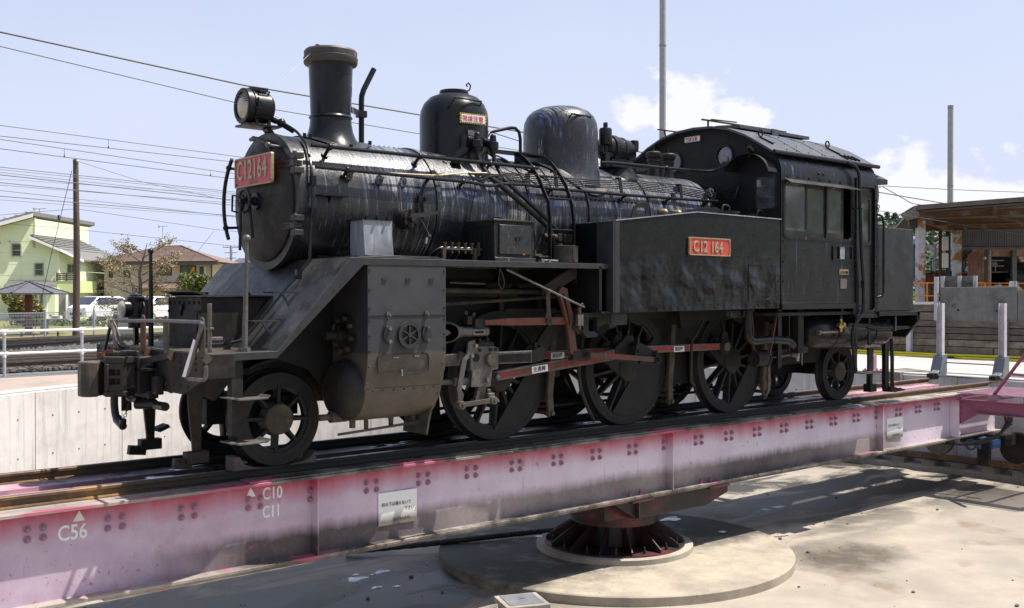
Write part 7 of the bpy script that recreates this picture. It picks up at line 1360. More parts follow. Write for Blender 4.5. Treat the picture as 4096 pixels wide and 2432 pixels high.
single(obj('tie_bar', MB().cyl((12.05, .45, .28), (12.28, -.45, .26), .012, 8), 'steel_dull'), 'thin steel bar joining the two cast bases', 'bar')
WX = 18.10
tw = thing('retaining_wall', 'stacked timber and concrete beam retaining wall at the yard end', 'retaining wall', (WX, 0, 0))
rows = [(-.02, .095), (.10, .278), (.29, .452), (.463, .60), (.612, .762), (.775, .925)]
random.seed(21)
for i, (z0, z1) in enumerate(rows):
    y = -9.0
    while y < 10.5:
        L_ = (2.0, 3.1, 2.45)[random.randrange(3)]; e = min(y + L_, 10.6); tan = i < 3
        dz = random.uniform(-.008, .008); dxx = random.uniform(-.02, .02)
        obj('beam', MB().bb(WX + dxx, WX + .22, y + .008, e - .008, z0 + dz, z1 + dz * .3), 'timber_tan' if tan else 'timber', tw, bevel=.012); y = e
for i, (z0, z1) in enumerate(((.94, 1.135), (1.16, 1.34))):
    for y0, y1 in ((3.70, 6.1), (6.1, 8.4), (8.4, 10.6)): obj('beam', MB().bb(WX + .02 * i, WX + .22, y0 + .01, y1 - .01, z0, z1), 'timber', tw, bevel=.012)
struct(obj('earth_bank', MB().bb(WX + .2, 40, -9, 10.7, -.1, .90).bb(WX + .25, 40, 3.7, 10.7, .9, 1.32), 'ballast'))
for y0, y1 in ((1.745, 3.67), (-.60, 1.735), (-3.0, -.61), (-6, -3.01)): single(obj('concrete_barrier', MB().bb(WX + .02, WX + .17, y0, y1, .932, 1.775 if y0 > 1 else (1.70 if y0 > -1 else 1.66)), 'grey_concrete', bevel=.012), {1.745: 'weathered grey concrete barrier on the beam wall with two round holes, leftmost', -.60: 'weathered grey concrete barrier on the beam wall, right of the joint', -3.0: 'third weathered concrete barrier from the left on the beam wall', -6: 'fourth weathered concrete barrier from the left on the beam wall'}[y0], 'barrier', 'concrete barriers on the beam wall')
for y, z in ((3.19, 1.20), (2.24, 1.19)): single(obj('hole_plug', MB().cyl((WX + .012, y, z), (WX + .03, y, z), .028, 14), 'dark_void'), 'round dark hole plug in the grey barrier, %s one' % ('left' if y > 3 else 'right'), 'plug', 'plugs in the barrier')
single(obj('lifting_loop', MB().torus((WX + .0, 3.31, 1.31), .04, .009, 'x', 14, 6), 'rail_worn'), 'small rusty lifting loop on the grey barrier', 'loop')
for y, z1 in ((4.43, 1.30),): single(obj('steel_post', MB().bb(WX - .14, WX - .02, y - .06, y + .06, 0, z1), 'grey_white_post'), 'off white steel post standing against the beam wall behind the bunker', 'post')
for y in (3.56, 1.98): single(obj('steel_post', MB().bb(WX - .10, WX - .0, y - .05, y + .05, 0, .93), 'timber_tan'), 'tan post against the beam wall, %s of the pair' % ('left' if y > 3 else 'right'), 'post', 'tan posts on the beam wall')
bd_ = thing('board_panel', 'low dark board hoarding with pale posts on top of the beam wall', 'hoarding', (WX + .4, 3.3, 1.3))
for k in range(3): obj('board', MB().bb(WX + .35, WX + .38, 2.88, 3.84, 1.62 + k * .15, 1.76 + k * .15), 'grey_concrete' if k != 1 else 'timber', bd_)
for y in (3.74, 3.30, 2.90): obj('panel_post', MB().bb(WX + .28, WX + .34, y - .045, y + .045, 1.30, 2.06), 'stack_grey', bd_)
obj('panel_post', MB().bb(WX - .05, WX + .03, 3.70, 3.79, .93, 2.04), 'stack_grey', bd_)
# yellow and orange pipes lying at the wall foot
random.seed(2); cols = ('hose_yellow', 'hose_yellow', 'hose_yellow', 'hose_yellow', 'hose_yellow')
for i, (a, b) in enumerate((((17.78, 6.2, .03), (17.90, 2.6, .03)), ((17.72, 5.3, .03), (17.80, 3.4, .03)), ((17.82, 3.9, .08), (18.0, .5, .10)), ((17.7, 2.9, .03), (17.95, -2.5, .03)), ((17.85, 6.0, .09), (17.92, 3.2, .08)))):
    pp = thing('yellow_pipe', ('long yellow pipe on the ground behind the bunker', 'short yellow pipe in front of the pipe heap', 'yellow pipe lying on top between the two post bases', 'yellow pipe at the right end of the pipe heap', 'yellow pipe lying on top at the left end of the heap')[i], 'pipe', a, group='yellow pipes at the wall foot')
    obj('pipe_body', MB().cyl(a, b, .030, 10), cols[i], pp); c = Vector(b) + (Vector(b) - Vector(a)).normalized() * .25; obj('pipe_end', MB().cyl(b, c, .022, 8), 'rust', pp)
single(obj('red_pipe', MB().cyl((17.3, 7.4, .06), (17.25, 6.3, .04), .04, 10).cyl((17.5, 7.9, .12), (17.6, 7.0, .12), .05, 10), 'plate_red'), 'short red pipe pieces lying behind the rear wheel', 'pipe')
single(obj('sleeper_heap', MB().bb(16.9, 17.9, 5.2, 5.5, 0, .05), 'timber'), 'flat timber offcut beside the pipes', 'timber') if False else None
pb = thing('anchor_post', 'short pink steel post on a flange plate beyond the far rail', 'post', (12.0, 1.95, 0)); obj('post', MB().bb(12.00, 12.12, 1.93, 2.03, .03, .36), 'pink_pale', pb, bevel=.004); obj('flange', MB().cyl((12.06, 1.98, .035), (12.06, 1.98, .055), .20, 20), 'pink_pale', pb)
for k in range(6): a = k * pi / 3; obj('bolt', MB().cyl((12.06 + .15 * cos(a), 1.98 + .15 * sin(a), .05), (12.06 + .15 * cos(a), 1.98 + .15 * sin(a), .08), .02, 6), 'bolt_pink', pb)
ar_ = thing('approach_track', 'short rusty approach rails past the right end of the turntable', 'railway track', (12.2, 0, 0))
for s in (-1, 1): obj('rail', MB().bb(11.66, 11.95, s * .567 - .03, s * .567 + .03, -.04, .0), 'rail_rust', ar_)
# ================================================================== TOWN BEHIND THE TRACKS (grid coordinates: X, D, Z)
def win_g(parent, x0, x1, z0, z1, D, mat='trim_grey', panes=2, vertical=False, glassm='house_glass', cur='curtain'):
    w = og('window', MB().plate([(x0, z0), (x1, z0), (x1, z1), (x0, z1)], D - .05, D - .0, 'y', [[(x0 + .06, z0 + .06), (x1 - .06, z0 + .06), (x1 - .06, z1 - .06), (x0 + .06, z1 - .06)]]), mat, parent)
    og('curtain', MB().bb(x0 + .05, x1 - .05, D - .012, D - .004, z0 + .05, z1 - .05), cur, w)
    for i in range(panes):
        if vertical: a = x0 + .06 + (x1 - x0 - .12) * i / panes; b = x0 + .06 + (x1 - x0 - .12) * (i + 1) / panes; og('pane', MB().bb(a + .012, b - .012, D - .030, D - .026, z0 + .06, z1 - .06), glassm, w)
        else: a = z0 + .06 + (z1 - z0 - .12) * i / panes; b = z0 + .06 + (z1 - z0 - .12) * (i + 1) / panes; og('pane', MB().bb(x0 + .06, x1 - .06, D - .030, D - .026, a + .012, b - .012), glassm, w)
    if vertical: og('mullion', MB().bb((x0 + x1) / 2 - .02, (x0 + x1) / 2 + .02, D - .045, D - .01, z0 + .05, z1 - .05), mat, w)
    else: og('mullion', MB().bb(x0 + .05, x1 - .05, D - .045, D - .01, (z0 + z1) / 2 - .02, (z0 + z1) / 2 + .02), mat, w)
    return w
def slope_rows(parent, a, b, c, d, rows, mat, th=.05, name='tile_row'):
    """tiled slope: a-b is the eave, d-c the ridge; one overlapping course per row"""
    a, b, c, d = map(Vector, (a, b, c, d))
    for i in range(rows):
        t0 = i / rows; t1 = (i + 1.15) / rows; t1 = min(t1, 1)
        p = [a.lerp(d, t0), b.lerp(c, t0), b.lerp(c, t1), a.lerp(d, t1)]
        n = (p[1] - p[0]).cross(p[3] - p[0]).normalized(); n = n if n.z > 0 else -n
        vs = [p[0] + n * th, p[1] + n * th, p[2] + n * th * .2, p[3] + n * th * .2] + [q - n * .02 for q in p]
        og(name, MB().add(vs, [(0, 1, 2, 3), (0, 4, 5, 1), (1, 5, 6, 2), (3, 2, 6, 7), (0, 3, 7, 4), (4, 7, 6, 5)]), mat, parent, smooth=0)
# --- green house
D = 64.0; TURN[0] = (.62, -27.88, 64.0)
gh = thing('house', 'pale green two storey house with sloping grey roofs, nearest on the left', 'house', TGp(-31, 66, 0))
gw = og('wall', MB().plate([(-40, 0), (-27.88, 0), (-27.88, 2.9), (-28.13, 2.9), (-28.13, 4.42), (-29.51, 5.05), (-29.49, 6.38), (-40, 3.6)], D, D + .2, 'y').bb(-28.15, -28.0, D, D + 8, 0, 4.35).bb(-29.6, -29.45, D, D + 8, 4.5, 6.30), 'house_green', gh)
og('wall', MB().plate([(-28.05, 2.2), (-27.28, 2.2), (-27.28, 3.75), (-28.05, 4.40)], D + 1.2, D + 1.35, 'y').bb(-27.4, -27.25, D + 1.2, D + 8, 0, 3.8), 'house_green', gh)
for z in (.7, 1.4, 2.1, 2.8, 3.5, 4.2, 4.9): og('siding_joint', MB().bb(-40, -28.15 if z < 4.3 else -29.6, D - .006, D, z, z + .018), 'house_green2', gw)
for x in (-30.35, -28.95): og('siding_joint', MB().bb(x, x + .015, D - .006, D, .2, 4.0), 'house_green2', gw)
r1 = og('roof', MB().plate([(-40.2, 3.62), (-29.40, 6.48), (-29.40, 6.72), (-40.2, 3.86)], D - .5, D + 9, 'y'), 'tile_grey', gh); og('fascia', MB().plate([(-40.2, 3.50), (-29.38, 6.36), (-29.38, 6.58), (-40.2, 3.72)], D - .56, D - .50, 'y'), 'trim_white', r1)
for k in range(16): x = -40 + k * .68; og('shingle_row', MB().bar((x, D - .52, 3.93 + (x + 40.2) * .2648), (x, D + 8.9, 3.93 + (x + 40.2) * .2648), .10, .03), 'tile_grey', r1)
r2 = og('roof', MB().plate([(-29.60, 5.22), (-29.52, 5.30), (-27.66, 4.45), (-27.66, 4.33), (-29.60, 5.12)], D - .45, D + 7, 'y').add([(-27.75, D - .45, 4.46), (-26.9, D + 1.0, 3.80), (-26.9, D + 7, 3.80), (-27.75, D + 7, 4.46), (-27.75, D - .45, 4.36), (-26.9, D + 1.0, 3.70), (-26.9, D + 7, 3.70), (-27.75, D + 7, 4.36)], [(0, 1, 2, 3), (4, 7, 6, 5), (0, 4, 5, 1), (1, 5, 6, 2)]), 'tile_grey', gh)
og('fascia', MB().plate([(-29.62, 5.06), (-29.62, 5.20), (-27.70, 4.40), (-27.70, 4.26)], D - .50, D - .45, 'y').bar((-27.70, D - .48, 4.35), (-26.88, D + .98, 3.72), .04, .15), 'trim_white', r2)
for k in range(6): t = k / 6; og('shingle_row', MB().bar((-29.45 + t * 1.8, D - .46, 5.30 - t * .83), (-29.45 + t * 1.8, D + 6.9, 5.30 - t * .83), .10, .03), 'tile_grey', r2)
og('soffit', MB().add([(-28.13, D, 4.30), (-27.0, D + .9, 3.74), (-27.28, D + 1.2, 3.70), (-28.05, D + 1.2, 4.28)], [(0, 1, 2, 3)]), 'trim_white', r2)
win_g(gh, -30.9, -30.30, 3.95, 4.78, D); win_g(gh, -29.50, -28.93, 2.78, 3.58, D); win_g(gh, -27.98, -27.44, 2.95, 3.55, D + 1.19, vertical=True)
og('vent', MB().cyl((-31.02, D - .08, 4.90), (-31.02, D, 4.90), .05, 12).sphere((-31.62, D - .06, 4.80), .06, 10, 8), 'trim_grey', gh)
bl_ = og('balcony', MB().plate([(-28.1, 1.73), (-26.9, 1.73), (-26.9, 2.47), (-28.1, 2.47)], D - .1, D + .02, 'y').bb(-27.0, -26.88, D - .1, D + 3, 1.73, 2.47), 'house_green2', gh)
for k in range(4): og('balcony_slat', MB().bb(-28.12, -26.88, D - .14, D - .10, 2.52 + k * .115, 2.60 + k * .115), 'timber', bl_)
for x in (-28.1, -27.5, -26.92): og('balcony_post', MB().bb(x - .03, x + .03, D - .10, D - .05, 2.45, 2.98), 'trim_dark', bl_)
pr_ = og('porch_roof', MB().add([(-31.12, D - .05, 2.48), (-28.1, D - .05, 2.46), (-27.75, D - 1.1, 2.12), (-30.90, D - 1.1, 2.14), (-31.12, D - .05, 2.40), (-28.1, D - .05, 2.38), (-27.75, D - 1.1, 2.02), (-30.90, D - 1.1, 2.04)], [(0, 1, 2, 3), (4, 7, 6, 5), (0, 4, 5, 1), (1, 5, 6, 2), (2, 6, 7, 3), (3, 7, 4, 0)]), 'tile_grey', gh)
for k in range(4): t = (k + .5) / 4; og('shingle_row', MB().bar((-31.1 + t * .2, D - .05 - t * 1.05, 2.50 - t * .34), (-28.1 + t * .34, D - .05 - t * 1.05, 2.48 - t * .34), .05, .02), 'tile_grey', pr_)
og('gutter', MB().bb(-30.92, -27.72, D - 1.2, D - 1.1, 1.96, 2.06), 'trim_white', pr_); og('porch_wall', MB().bb(-29.5, -27.9, D - .8, D, 0, 2.0), 'house_green', gh)
win_g(gh, -28.82, -28.62, .80, 1.90, D - .8, 'trim_grey', 1); win_g(gh, -29.15, -28.97, .95, 1.92, D - .8, 'trim_grey', 1)
for x in (-28.36, -30.3): og('downpipe', MB().cyl((x, D - .9, .0), (x, D - .9, 2.0), .045, 10), 'trim_white', gh)
og('carport_wall', MB().bb(-27.88, -27.37, D - .3, D + 4, 0, 1.72), 'carport_grey', gh); og('corner_pipe', MB().cyl((-27.36, D - .4, .2), (-27.36, D - .4, 1.72), .055, 12), 'trim_white', gh); og('foundation', MB().bb(-30, -27.9, D - .85, D - .80, 0, .12), 'stack_grey', gh)
TURN[0] = None
def antenna(label, X, D_, z0, z1, w, dish=False):
    t = thing('roof_antenna', label, 'antenna', TGp(X, D_, z0), group='roof antennas'); og('mast', MB().cyl((X, D_, z0), (X, D_, z1), .018, 6), 'trim_grey', t)
    e = MB().bar((X - w * .45, D_, z1), (X + w * .55, D_, z1 + .02), .03, .03)
    for k in range(7): x = X - w * .45 + k * w / 6.5; e.bar((x, D_ - .14, z1), (x, D_ + .14, z1), .015, .015)
    og('aerial', e.bb(X - w * .45 - .02, X - w * .45 + .02, D_ - .1, D_ + .1, z1 - .10, z1 + .06), 'trim_grey', t)
    if dish: og('dish', MB().lathe([(0, 0), (.03, .10), (.08, .20), (.085, .20), (.03, .09)], (0, 0, 0), 'y', 20).xf(Matrix.Translation((X + .05, D_ - .1, z0 + (z1 - z0) * .22))), 'trim_white', t); og('tripod', MB().cyl((X, D_, z0 + .25), (X - .22, D_, z0 - .1), .012, 5).cyl((X, D_, z0 + .25), (X + .22, D_, z0 - .1), .012, 5), 'trim_grey', t)
antenna('flat television aerial on the green house roof', -30.1, 66, 6.5, 7.08, .75); antenna('television aerial and dish on the brown tiled roof', -24.95, 74, 5.05, 6.50, .60, True); antenna('television aerial and dish on the roof beside the wooden pole', -35.85, 86, 5.3, 6.75, .55, True)
ac = thing('air_conditioner', 'white air conditioner unit on the ground by the green house', 'air conditioner', TGp(-27.25, 62, -.1)); og('casing', MB().bb(-27.53, -26.97, 61.8, 62.1, -.05, .36), 'trim_white', ac, bevel=.01); og('fan_grille', MB().plate([(-27.46, .02), (-27.14, .02), (-27.14, .30), (-27.46, .30)], 61.78, 61.8, 'y'), 'trim_grey', ac)
# --- house with solar panels behind the pole
D = 85.0; bh = thing('house', 'two storey house with blue-grey solar roof partly hidden by the wooden pole', 'house', TGp(-35, 88, 0))
og('wall', MB().bb(-36.3, -33.95, D, D + 6, 0, 4.0).bb(-36.3, -33.95, D - .02, D, 3.35, 3.5), 'house_tan', bh); r_ = og('roof', MB().add([(-37, D - .6, 3.93), (-33.5, D - .6, 3.93), (-32.9, D + 6, 3.93), (-37, D + 6, 3.93), (-36.4, D + 2.4, 5.22), (-35.0, D + 2.4, 5.18)], [(0, 1, 5, 4), (1, 2, 5), (2, 3, 4, 5), (3, 0, 4), (0, 3, 2, 1)]), 'tile_dark', bh, smooth=0)
slope_rows(r_, (-37, D - .62, 3.96), (-33.5, D - .62, 3.96), (-35.0, D + 2.38, 5.22), (-36.4, D + 2.38, 5.24), 9, 'tile_dark')
for i in range(4):
    for j in range(2): x0 = -36.25 + i * .56 + j * .15; t0 = .12 + j * .38; z0 = 3.98 + t0 * 1.26; y0 = D - .62 + t0 * 3.0; og('solar_panel', MB().add([(x0, y0, z0 + .09), (x0 + .52, y0, z0 + .09), (x0 + .60, y0 + 1.0, z0 + .51), (x0 + .08, y0 + 1.0, z0 + .51)], [(0, 1, 2, 3)]), 'solar', r_, smooth=0)
og('gutter', MB().bb(-37, -33.45, D - .68, D - .6, 3.88, 3.96), 'trim_dark', r_); win_g(bh, -35.25, -34.50, 2.65, 3.50, D, vertical=True); og('lower_roof', MB().add([(-36.3, D - 1.2, 2.05), (-33.4, D - 1.2, 2.05), (-33.9, D, 2.50), (-36.3, D, 2.50)], [(0, 1, 2, 3)]), 'tile_brown', bh)
for x in (-34.38, -33.93): og('downpipe', MB().cyl((x, D - .08, 2.3), (x, D - .08, 3.9), .04, 8), 'trim_dark', bh)
# --- low brown garage with tiled porch roof
D = 70.0; ga = thing('garage', 'low brown garage with a dark tiled roof between the houses', 'garage', TGp(-28, 72, 0)); og('wall', MB().bb(-29.6, -22.0, D, D + 4, -.2, 1.9), 'house_brown', ga)
for k in range(30): og('batten', MB().bb(-29.55 + k * .25, -29.53 + k * .25, D - .012, D, .0, 1.88), 'trim_dark', ga) if k % 3 == 0 else None
r_ = og('roof', MB().add([(-29.2, D - .7, 1.88), (-26.0, D - .7, 2.02), (-26.0, D + 1.5, 2.36), (-28.0, D + 1.5, 2.36), (-29.2, D - .7, 1.80), (-26.0, D - .7, 1.92)], [(0, 1, 2, 3), (0, 4, 5, 1)]), 'tile_dark', ga, smooth=0); slope_rows(r_, (-29.2, D - .72, 1.90), (-25.9, D - .72, 2.03), (-25.9, D + 1.5, 2.40), (-28.0, D + 1.5, 2.40), 6, 'tile_dark'); og('gutter', MB().bar((-29.2, D - .78, 1.84), (-25.8, D - .78, 1.98), .08, .10), 'trim_grey', r_)
# --- tan house with hipped brown roof
TURN[0] = (.62, -20.83, 72.0)
D = 72.0; th_ = thing('house', 'beige two storey house with a hipped brown tiled roof behind the cherry tree', 'house', TGp(-24.5, 76, 0))
og('wall', MB().bb(-28.35, -20.83, D, D + 7, 0, 3.85), 'house_tan', th_); og('band', MB().bb(-25.0, -20.83, D - .04, D, 2.42, 2.68), 'house_cream', th_); og('wall', MB().bb(-25.4, -20.6, D - 1.0, D, 0, 2.0), 'house_tan', th_)
E0 = (-28.95, D - .75, 3.86); E1 = (-20.25, D - .75, 3.90); R0 = (-25.25, D + 3.2, 5.08); R1_ = (-24.0, D + 3.2, 5.10)
r_ = og('roof', MB().add([E0, E1, (-20.25, D + 7.5, 3.9), (-28.95, D + 7.5, 3.86), R0, R1_], [(0, 1, 5, 4), (1, 2, 5), (2, 3, 4, 5), (3, 0, 4), (0, 3, 2, 1)]), 'tile_brown', th_, smooth=0)
slope_rows(r_, (E0[0], E0[1] - .02, 3.88), (E1[0], E1[1] - .02, 3.92), (R1_[0], R1_[1], 5.12), (R0[0], R0[1], 5.10), 17, 'tile_brown', .045)
og('fascia', MB().bb(-28.95, -20.25, D - .82, D - .75, 3.70, 3.86), 'trim_dark', r_); og('soffit', MB().bb(-28.9, -20.3, D - .75, D, 3.70, 3.74), 'trim_dark', r_)
for p, q in ((E1, R1_), (E0, R0), (R0, R1_)): og('ridge_tiles', MB().bar(tuple(Vector(p) + Vector((0, 0, .05))), tuple(Vector(q) + Vector((0, 0, .07))), .14, .09), 'tile_brown', r_)
win_g(th_, -24.46, -23.65, 2.95, 3.60, D, 'trim_dark', 2, True); win_g(th_, -23.05, -21.94, 2.76, 3.64, D, 'trim_dark', 2, True); win_g(th_, -21.70, -21.46, 2.76, 3.55, D, 'trim_dark', 1); win_g(th_, -28.0, -27.75, 2.8, 3.5, D, 'trim_dark', 1); win_g(th_, -27.0, -26.5, 2.8, 3.4, D, 'trim_dark', 1, True)
og('downpipe', MB().cyl((-21.33, D - .06, 2.78), (-21.33, D - .06, 3.55), .04, 8), 'trim_white', th_); og('downpipe', MB().cyl((-20.86, D - .1, .2), (-20.86, D - .1, 3.7), .04, 8), 'trim_dark', th_)
lr = og('lower_roof', MB().add([(-25.6, D - 2.0, 2.0), (-20.2, D - 2.0, 2.0), (-20.6, D, 2.46), (-25.2, D, 2.46)], [(0, 1, 2, 3)]), 'tile_brown', th_, smooth=0); slope_rows(lr, (-25.6, D - 2.02, 2.02), (-20.2, D - 2.02, 2.02), (-20.6, D, 2.50), (-25.2, D, 2.50), 6, 'tile_brown', .04)
TURN[0] = None
# --- far roofs and a concrete power pole
D = 100.0; fh = thing('house', 'distant house with a grey roof right of the tan house', 'house', TGp(-28, 102, 0)); og('wall', MB().bb(-28.6, -24.0, D, D + 5, 0, 3.4), 'trim_white', fh); r_ = og('roof', MB().add([(-29, D - .5, 3.35), (-23.6, D - .5, 3.4), (-24.2, D + 3, 4.3), (-28.4, D + 3, 4.25)], [(0, 1, 2, 3)]), 'tile_dark', fh, smooth=0); slope_rows(r_, (-29, D - .52, 3.36), (-23.6, D - .52, 3.42), (-24.2, D + 3, 4.34), (-28.4, D + 3, 4.28), 6, 'tile_dark'); win_g(fh, -26.9, -26.2, 2.4, 3.1, D, 'trim_white', 2, True)
D = 120.0; fh = thing('house', 'small distant roof just left of the locomotive smokebox', 'house', TGp(-31, 122, 0)); og('wall', MB().bb(-33, -27.0, D, D + 5, 0, 4.9), 'trim_white', fh); og('roof', MB().add([(-33.5, D - .5, 4.8), (-26.5, D - .5, 4.8), (-27.5, D + 3, 6.0), (-32.4, D + 3, 6.0)], [(0, 1, 2, 3)]), 'tile_dark', fh, smooth=0)
D = 115.0; pp = thing('utility_pole', 'distant grey concrete power pole with cross arms beside the smokebox', 'pole', TGp(-31.2, D, 0)); og('pole_shaft', MB().cyl((-31.2, D, 0), (-31.2, D, 7.1), .14, 10), 'stack_grey', pp)
for z, w in ((6.9, .9), (6.3, .7), (5.7, .6)): og('cross_arm', MB().bar((-31.2 - w, D, z), (-31.2 + w, D, z), .08, .08), 'stack_grey', pp)
for dx in (-.8, -.4, .4, .8): og('insulator', MB().cyl((-31.2 + dx, D, 6.94), (-31.2 + dx, D, 7.15), .05, 6), 'insulator', pp)
# --- park shelter, tables, slab
sh_ = thing('park_shelter', 'park shelter with a grey umbrella roof on one red-brown post', 'shelter', TGp(-18.68, 40, 0))
og('post', MB().bb(-18.79, -18.57, 39.9, 40.1, .0, 1.68), 'shelter_post', sh_); ap = Vector((-18.66, 40, 2.10)); n = 6
rim = [Vector((-18.66 + 1.42 * cos(pi / 6 + k * pi / 3), 40 + 1.42 * sin(pi / 6 + k * pi / 3), 1.66)) for k in range(n)]
for k in range(n):
    a, b = rim[k], rim[(k + 1) % n]; og('roof_panel', MB().add([tuple(ap), tuple(a), tuple(b), tuple(ap - Vector((0, 0, .05))), tuple(a - Vector((0, 0, .06))), tuple(b - Vector((0, 0, .06)))], [(0, 1, 2), (3, 5, 4), (1, 4, 5, 2)]), 'shelter_roof', sh_, smooth=0); og('roof_rib', MB().bar(tuple(ap + Vector((0, 0, .01))), tuple(a + Vector((0, 0, .01))), .09, .05), 'tile_dark', sh_)
og('finial', MB().cyl((-18.66, 40, 2.05), (-18.66, 40, 2.13), .14, 6), 'tile_dark', sh_)
for (x0, x1, D_, lab) in ((-19.3, -17.9, 38.2, 'low picnic bench left of the shelter post behind the mesh fence'), (-17.6, -16.65, 38.4, 'low picnic bench with a red-brown top right of the shelter post')):
    t = thing('park_bench', lab, 'bench', TGp((x0 + x1) / 2, D_, 0), group='benches under the shelter'); og('seat', MB().bb(x0, x1, D_ - .15, D_ + .15, .26, .32), 'shelter_post' if x0 > -18 else 'timber', t)
    for x in (x0 + .3, x1 - .2): og('leg', MB().cyl((x, D_, 0), (x, D_, .26), .04, 8).bb(x - .12, x + .12, D_ - .1, D_ + .1, .23, .27), 'trim_dark', t)
tb_ = thing('park_table', 'grey picnic table behind the shelter post', 'table', TGp(-18.4, 41, 0)); og('table_top', MB().bb(-19.6, -17.4, 40.6, 41.3, .58, .64), 'trim_grey', tb_); og('leg', MB().bb(-18.6, -18.4, 40.8, 41.1, 0, .58), 'trim_grey', tb_)
gs = thing('stone_slab', 'upright grey slab with a rounded top behind the mesh fence', 'slab', TGp(-14.6, 39, 0)); og('slab', MB().plate([(-15.0, 0), (-14.1, 0), (-14.1, .90)] + arc((-14.25, .90), .15, 0, pi / 2, 4) + arc((-14.85, .90), .15, pi / 2, pi, 4), 39, 39.15, 'y'), 'trim_grey', gs, bevel=.01)
bn = thing('banner_panel', 'white panel with a blue stripe glimpsed under the running board behind the cylinder', 'panel', TGp(-2, 40, 0)); og('panel', MB().bb(-3.2, -1.0, 40, 40.1, .5, 2.15), 'trim_white', bn); og('stripe', MB().bb(-2.3, -1.8, 39.97, 39.99, .5, 2.15), 'flag_blue', bn)
# --- cars
def car(label, X, D_, rz, mat, kind):
    t = thing('parked_car', label, 'car', TGp(X, D_, .0), rz - YAW, group='cars parked by the garage', local=True)
    L_, W_, H_ = 3.4, 1.48, 1.52
    side = [(-1.70, .30), (-1.72, .62), (-1.66, .86), (-1.30, 1.0), (-.62, 1.46), (-.3, 1.50), (1.10, 1.52), (1.50, 1.40), (1.68, .95), (1.70, .30)]
    b = MB(); b.plate(side, -W_ / 2, W_ / 2, 'y'); bm = b
    # tumblehome
    bm.v = [(x, y * (1 - max(0, z - .95) * .22), z) for x, y, z in bm.v]
    body = obj('body', bm, mat, t, bevel=.05)
    f = lambda z: (1 - max(0, z - .95) * .22) * W_ / 2
    obj('windscreen', MB().add([(-1.24, -f(1.04) + .08, 1.045), (-1.24, f(1.04) - .08, 1.045), (-.66, f(1.42) - .06, 1.445), (-.66, -f(1.42) + .06, 1.445)], [(0, 1, 2, 3)]).xf(Matrix.Translation((-.025, 0, .03))), 'solar', body, smooth=0)
    for s in (-1, 1):
        obj('side_window', MB().add([(-.95, s * (f(1.05) + .012), 1.02), (-.50, s * (f(1.40) + .012), 1.40), (1.35, s * (f(1.40) + .012), 1.40), (1.50, s * (f(1.05) + .012), 1.02)], [(0, 1, 2, 3)]), 'solar', body, smooth=0)
        hl_ = obj('headlight', MB().sphere((-1.60, s * .56, .80), .13, 12, 8, (.7, 1, .8)), 'insulator', body); obj('mirror', MB().sphere((-1.0, s * .84, 1.05), .08, 10, 8), mat, body)
        for x in (-1.05, 1.10): wh = obj('wheel', MB().cyl((x, s * .60, .29), (x, s * .74, .29), .29, 24), 'rubber', t); obj('wheel_rim', MB().cyl((x, s * .742, .29), (x, s * .746, .29), .18, 16), 'galvanised', wh)
    obj('grille', MB().bb(-1.745, -1.72, -.45, .45, .42, .56), 'trim_dark', body); obj('licence_plate', MB().bb(-1.765, -1.75, -.17, .17, .46, .62), 'sign_white', body); obj('bumper', MB().bb(-1.755, -1.70, -.68, .68, .30, .42), mat, body, bevel=.02)
    return t
car('white hatchback parked facing the railway, just right of the wooden pole', -24.6, 61.5, radians(68), 'car_white', 0)
car('white car with its windscreen towards the railway, under the cherry tree', -20.95, 60.5, radians(72), 'car_white', 0)
car('black car tucked between the two white cars', -22.55, 63.5, radians(75), 'car_black', 0)
# --- plants
def leaf_cloud(n, rnd, size, seed, flat=.5):
    """n little two-triangle leaves at the points rnd() returns"""
    random.seed(seed); m_ = MB()
    for k in range(n):
        p = Vector(rnd()); s_ = size * (.55 + random.random() * .9); a = Vector((random.gauss(0, 1), random.gauss(0, 1), random.gauss(0, 1) * flat)).normalized(); b = a.cross(Vector((random.gauss(0, 1), random.gauss(0, 1), random.gauss(0, 1)))).normalized()
        o = len(m_.v); m_.v += [tuple(p - a * s_), tuple(p + b * s_ * .5), tuple(p + a * s_), tuple(p - b * s_ * .5)]; m_.f.append((o, o + 1, o + 2, o + 3))
    return m_
def raw(name, m_, mat, parent, kind='stuff', grid=True):
    if grid: m_.xf(GM)
    me = bpy.data.meshes.new(name); me.from_pydata(m_.v, [], m_.f); me.materials.append(M[mat]); o = bpy.data.objects.new(name, me); COL.objects.link(o)
    if parent is not None: o.parent = parent; off = ORIG.get(parent.name, Vector((0, 0, 0))); o.location = -off; ORIG[o.name] = Vector((0, 0, 0))
    if kind: o['kind'] = kind
    return o
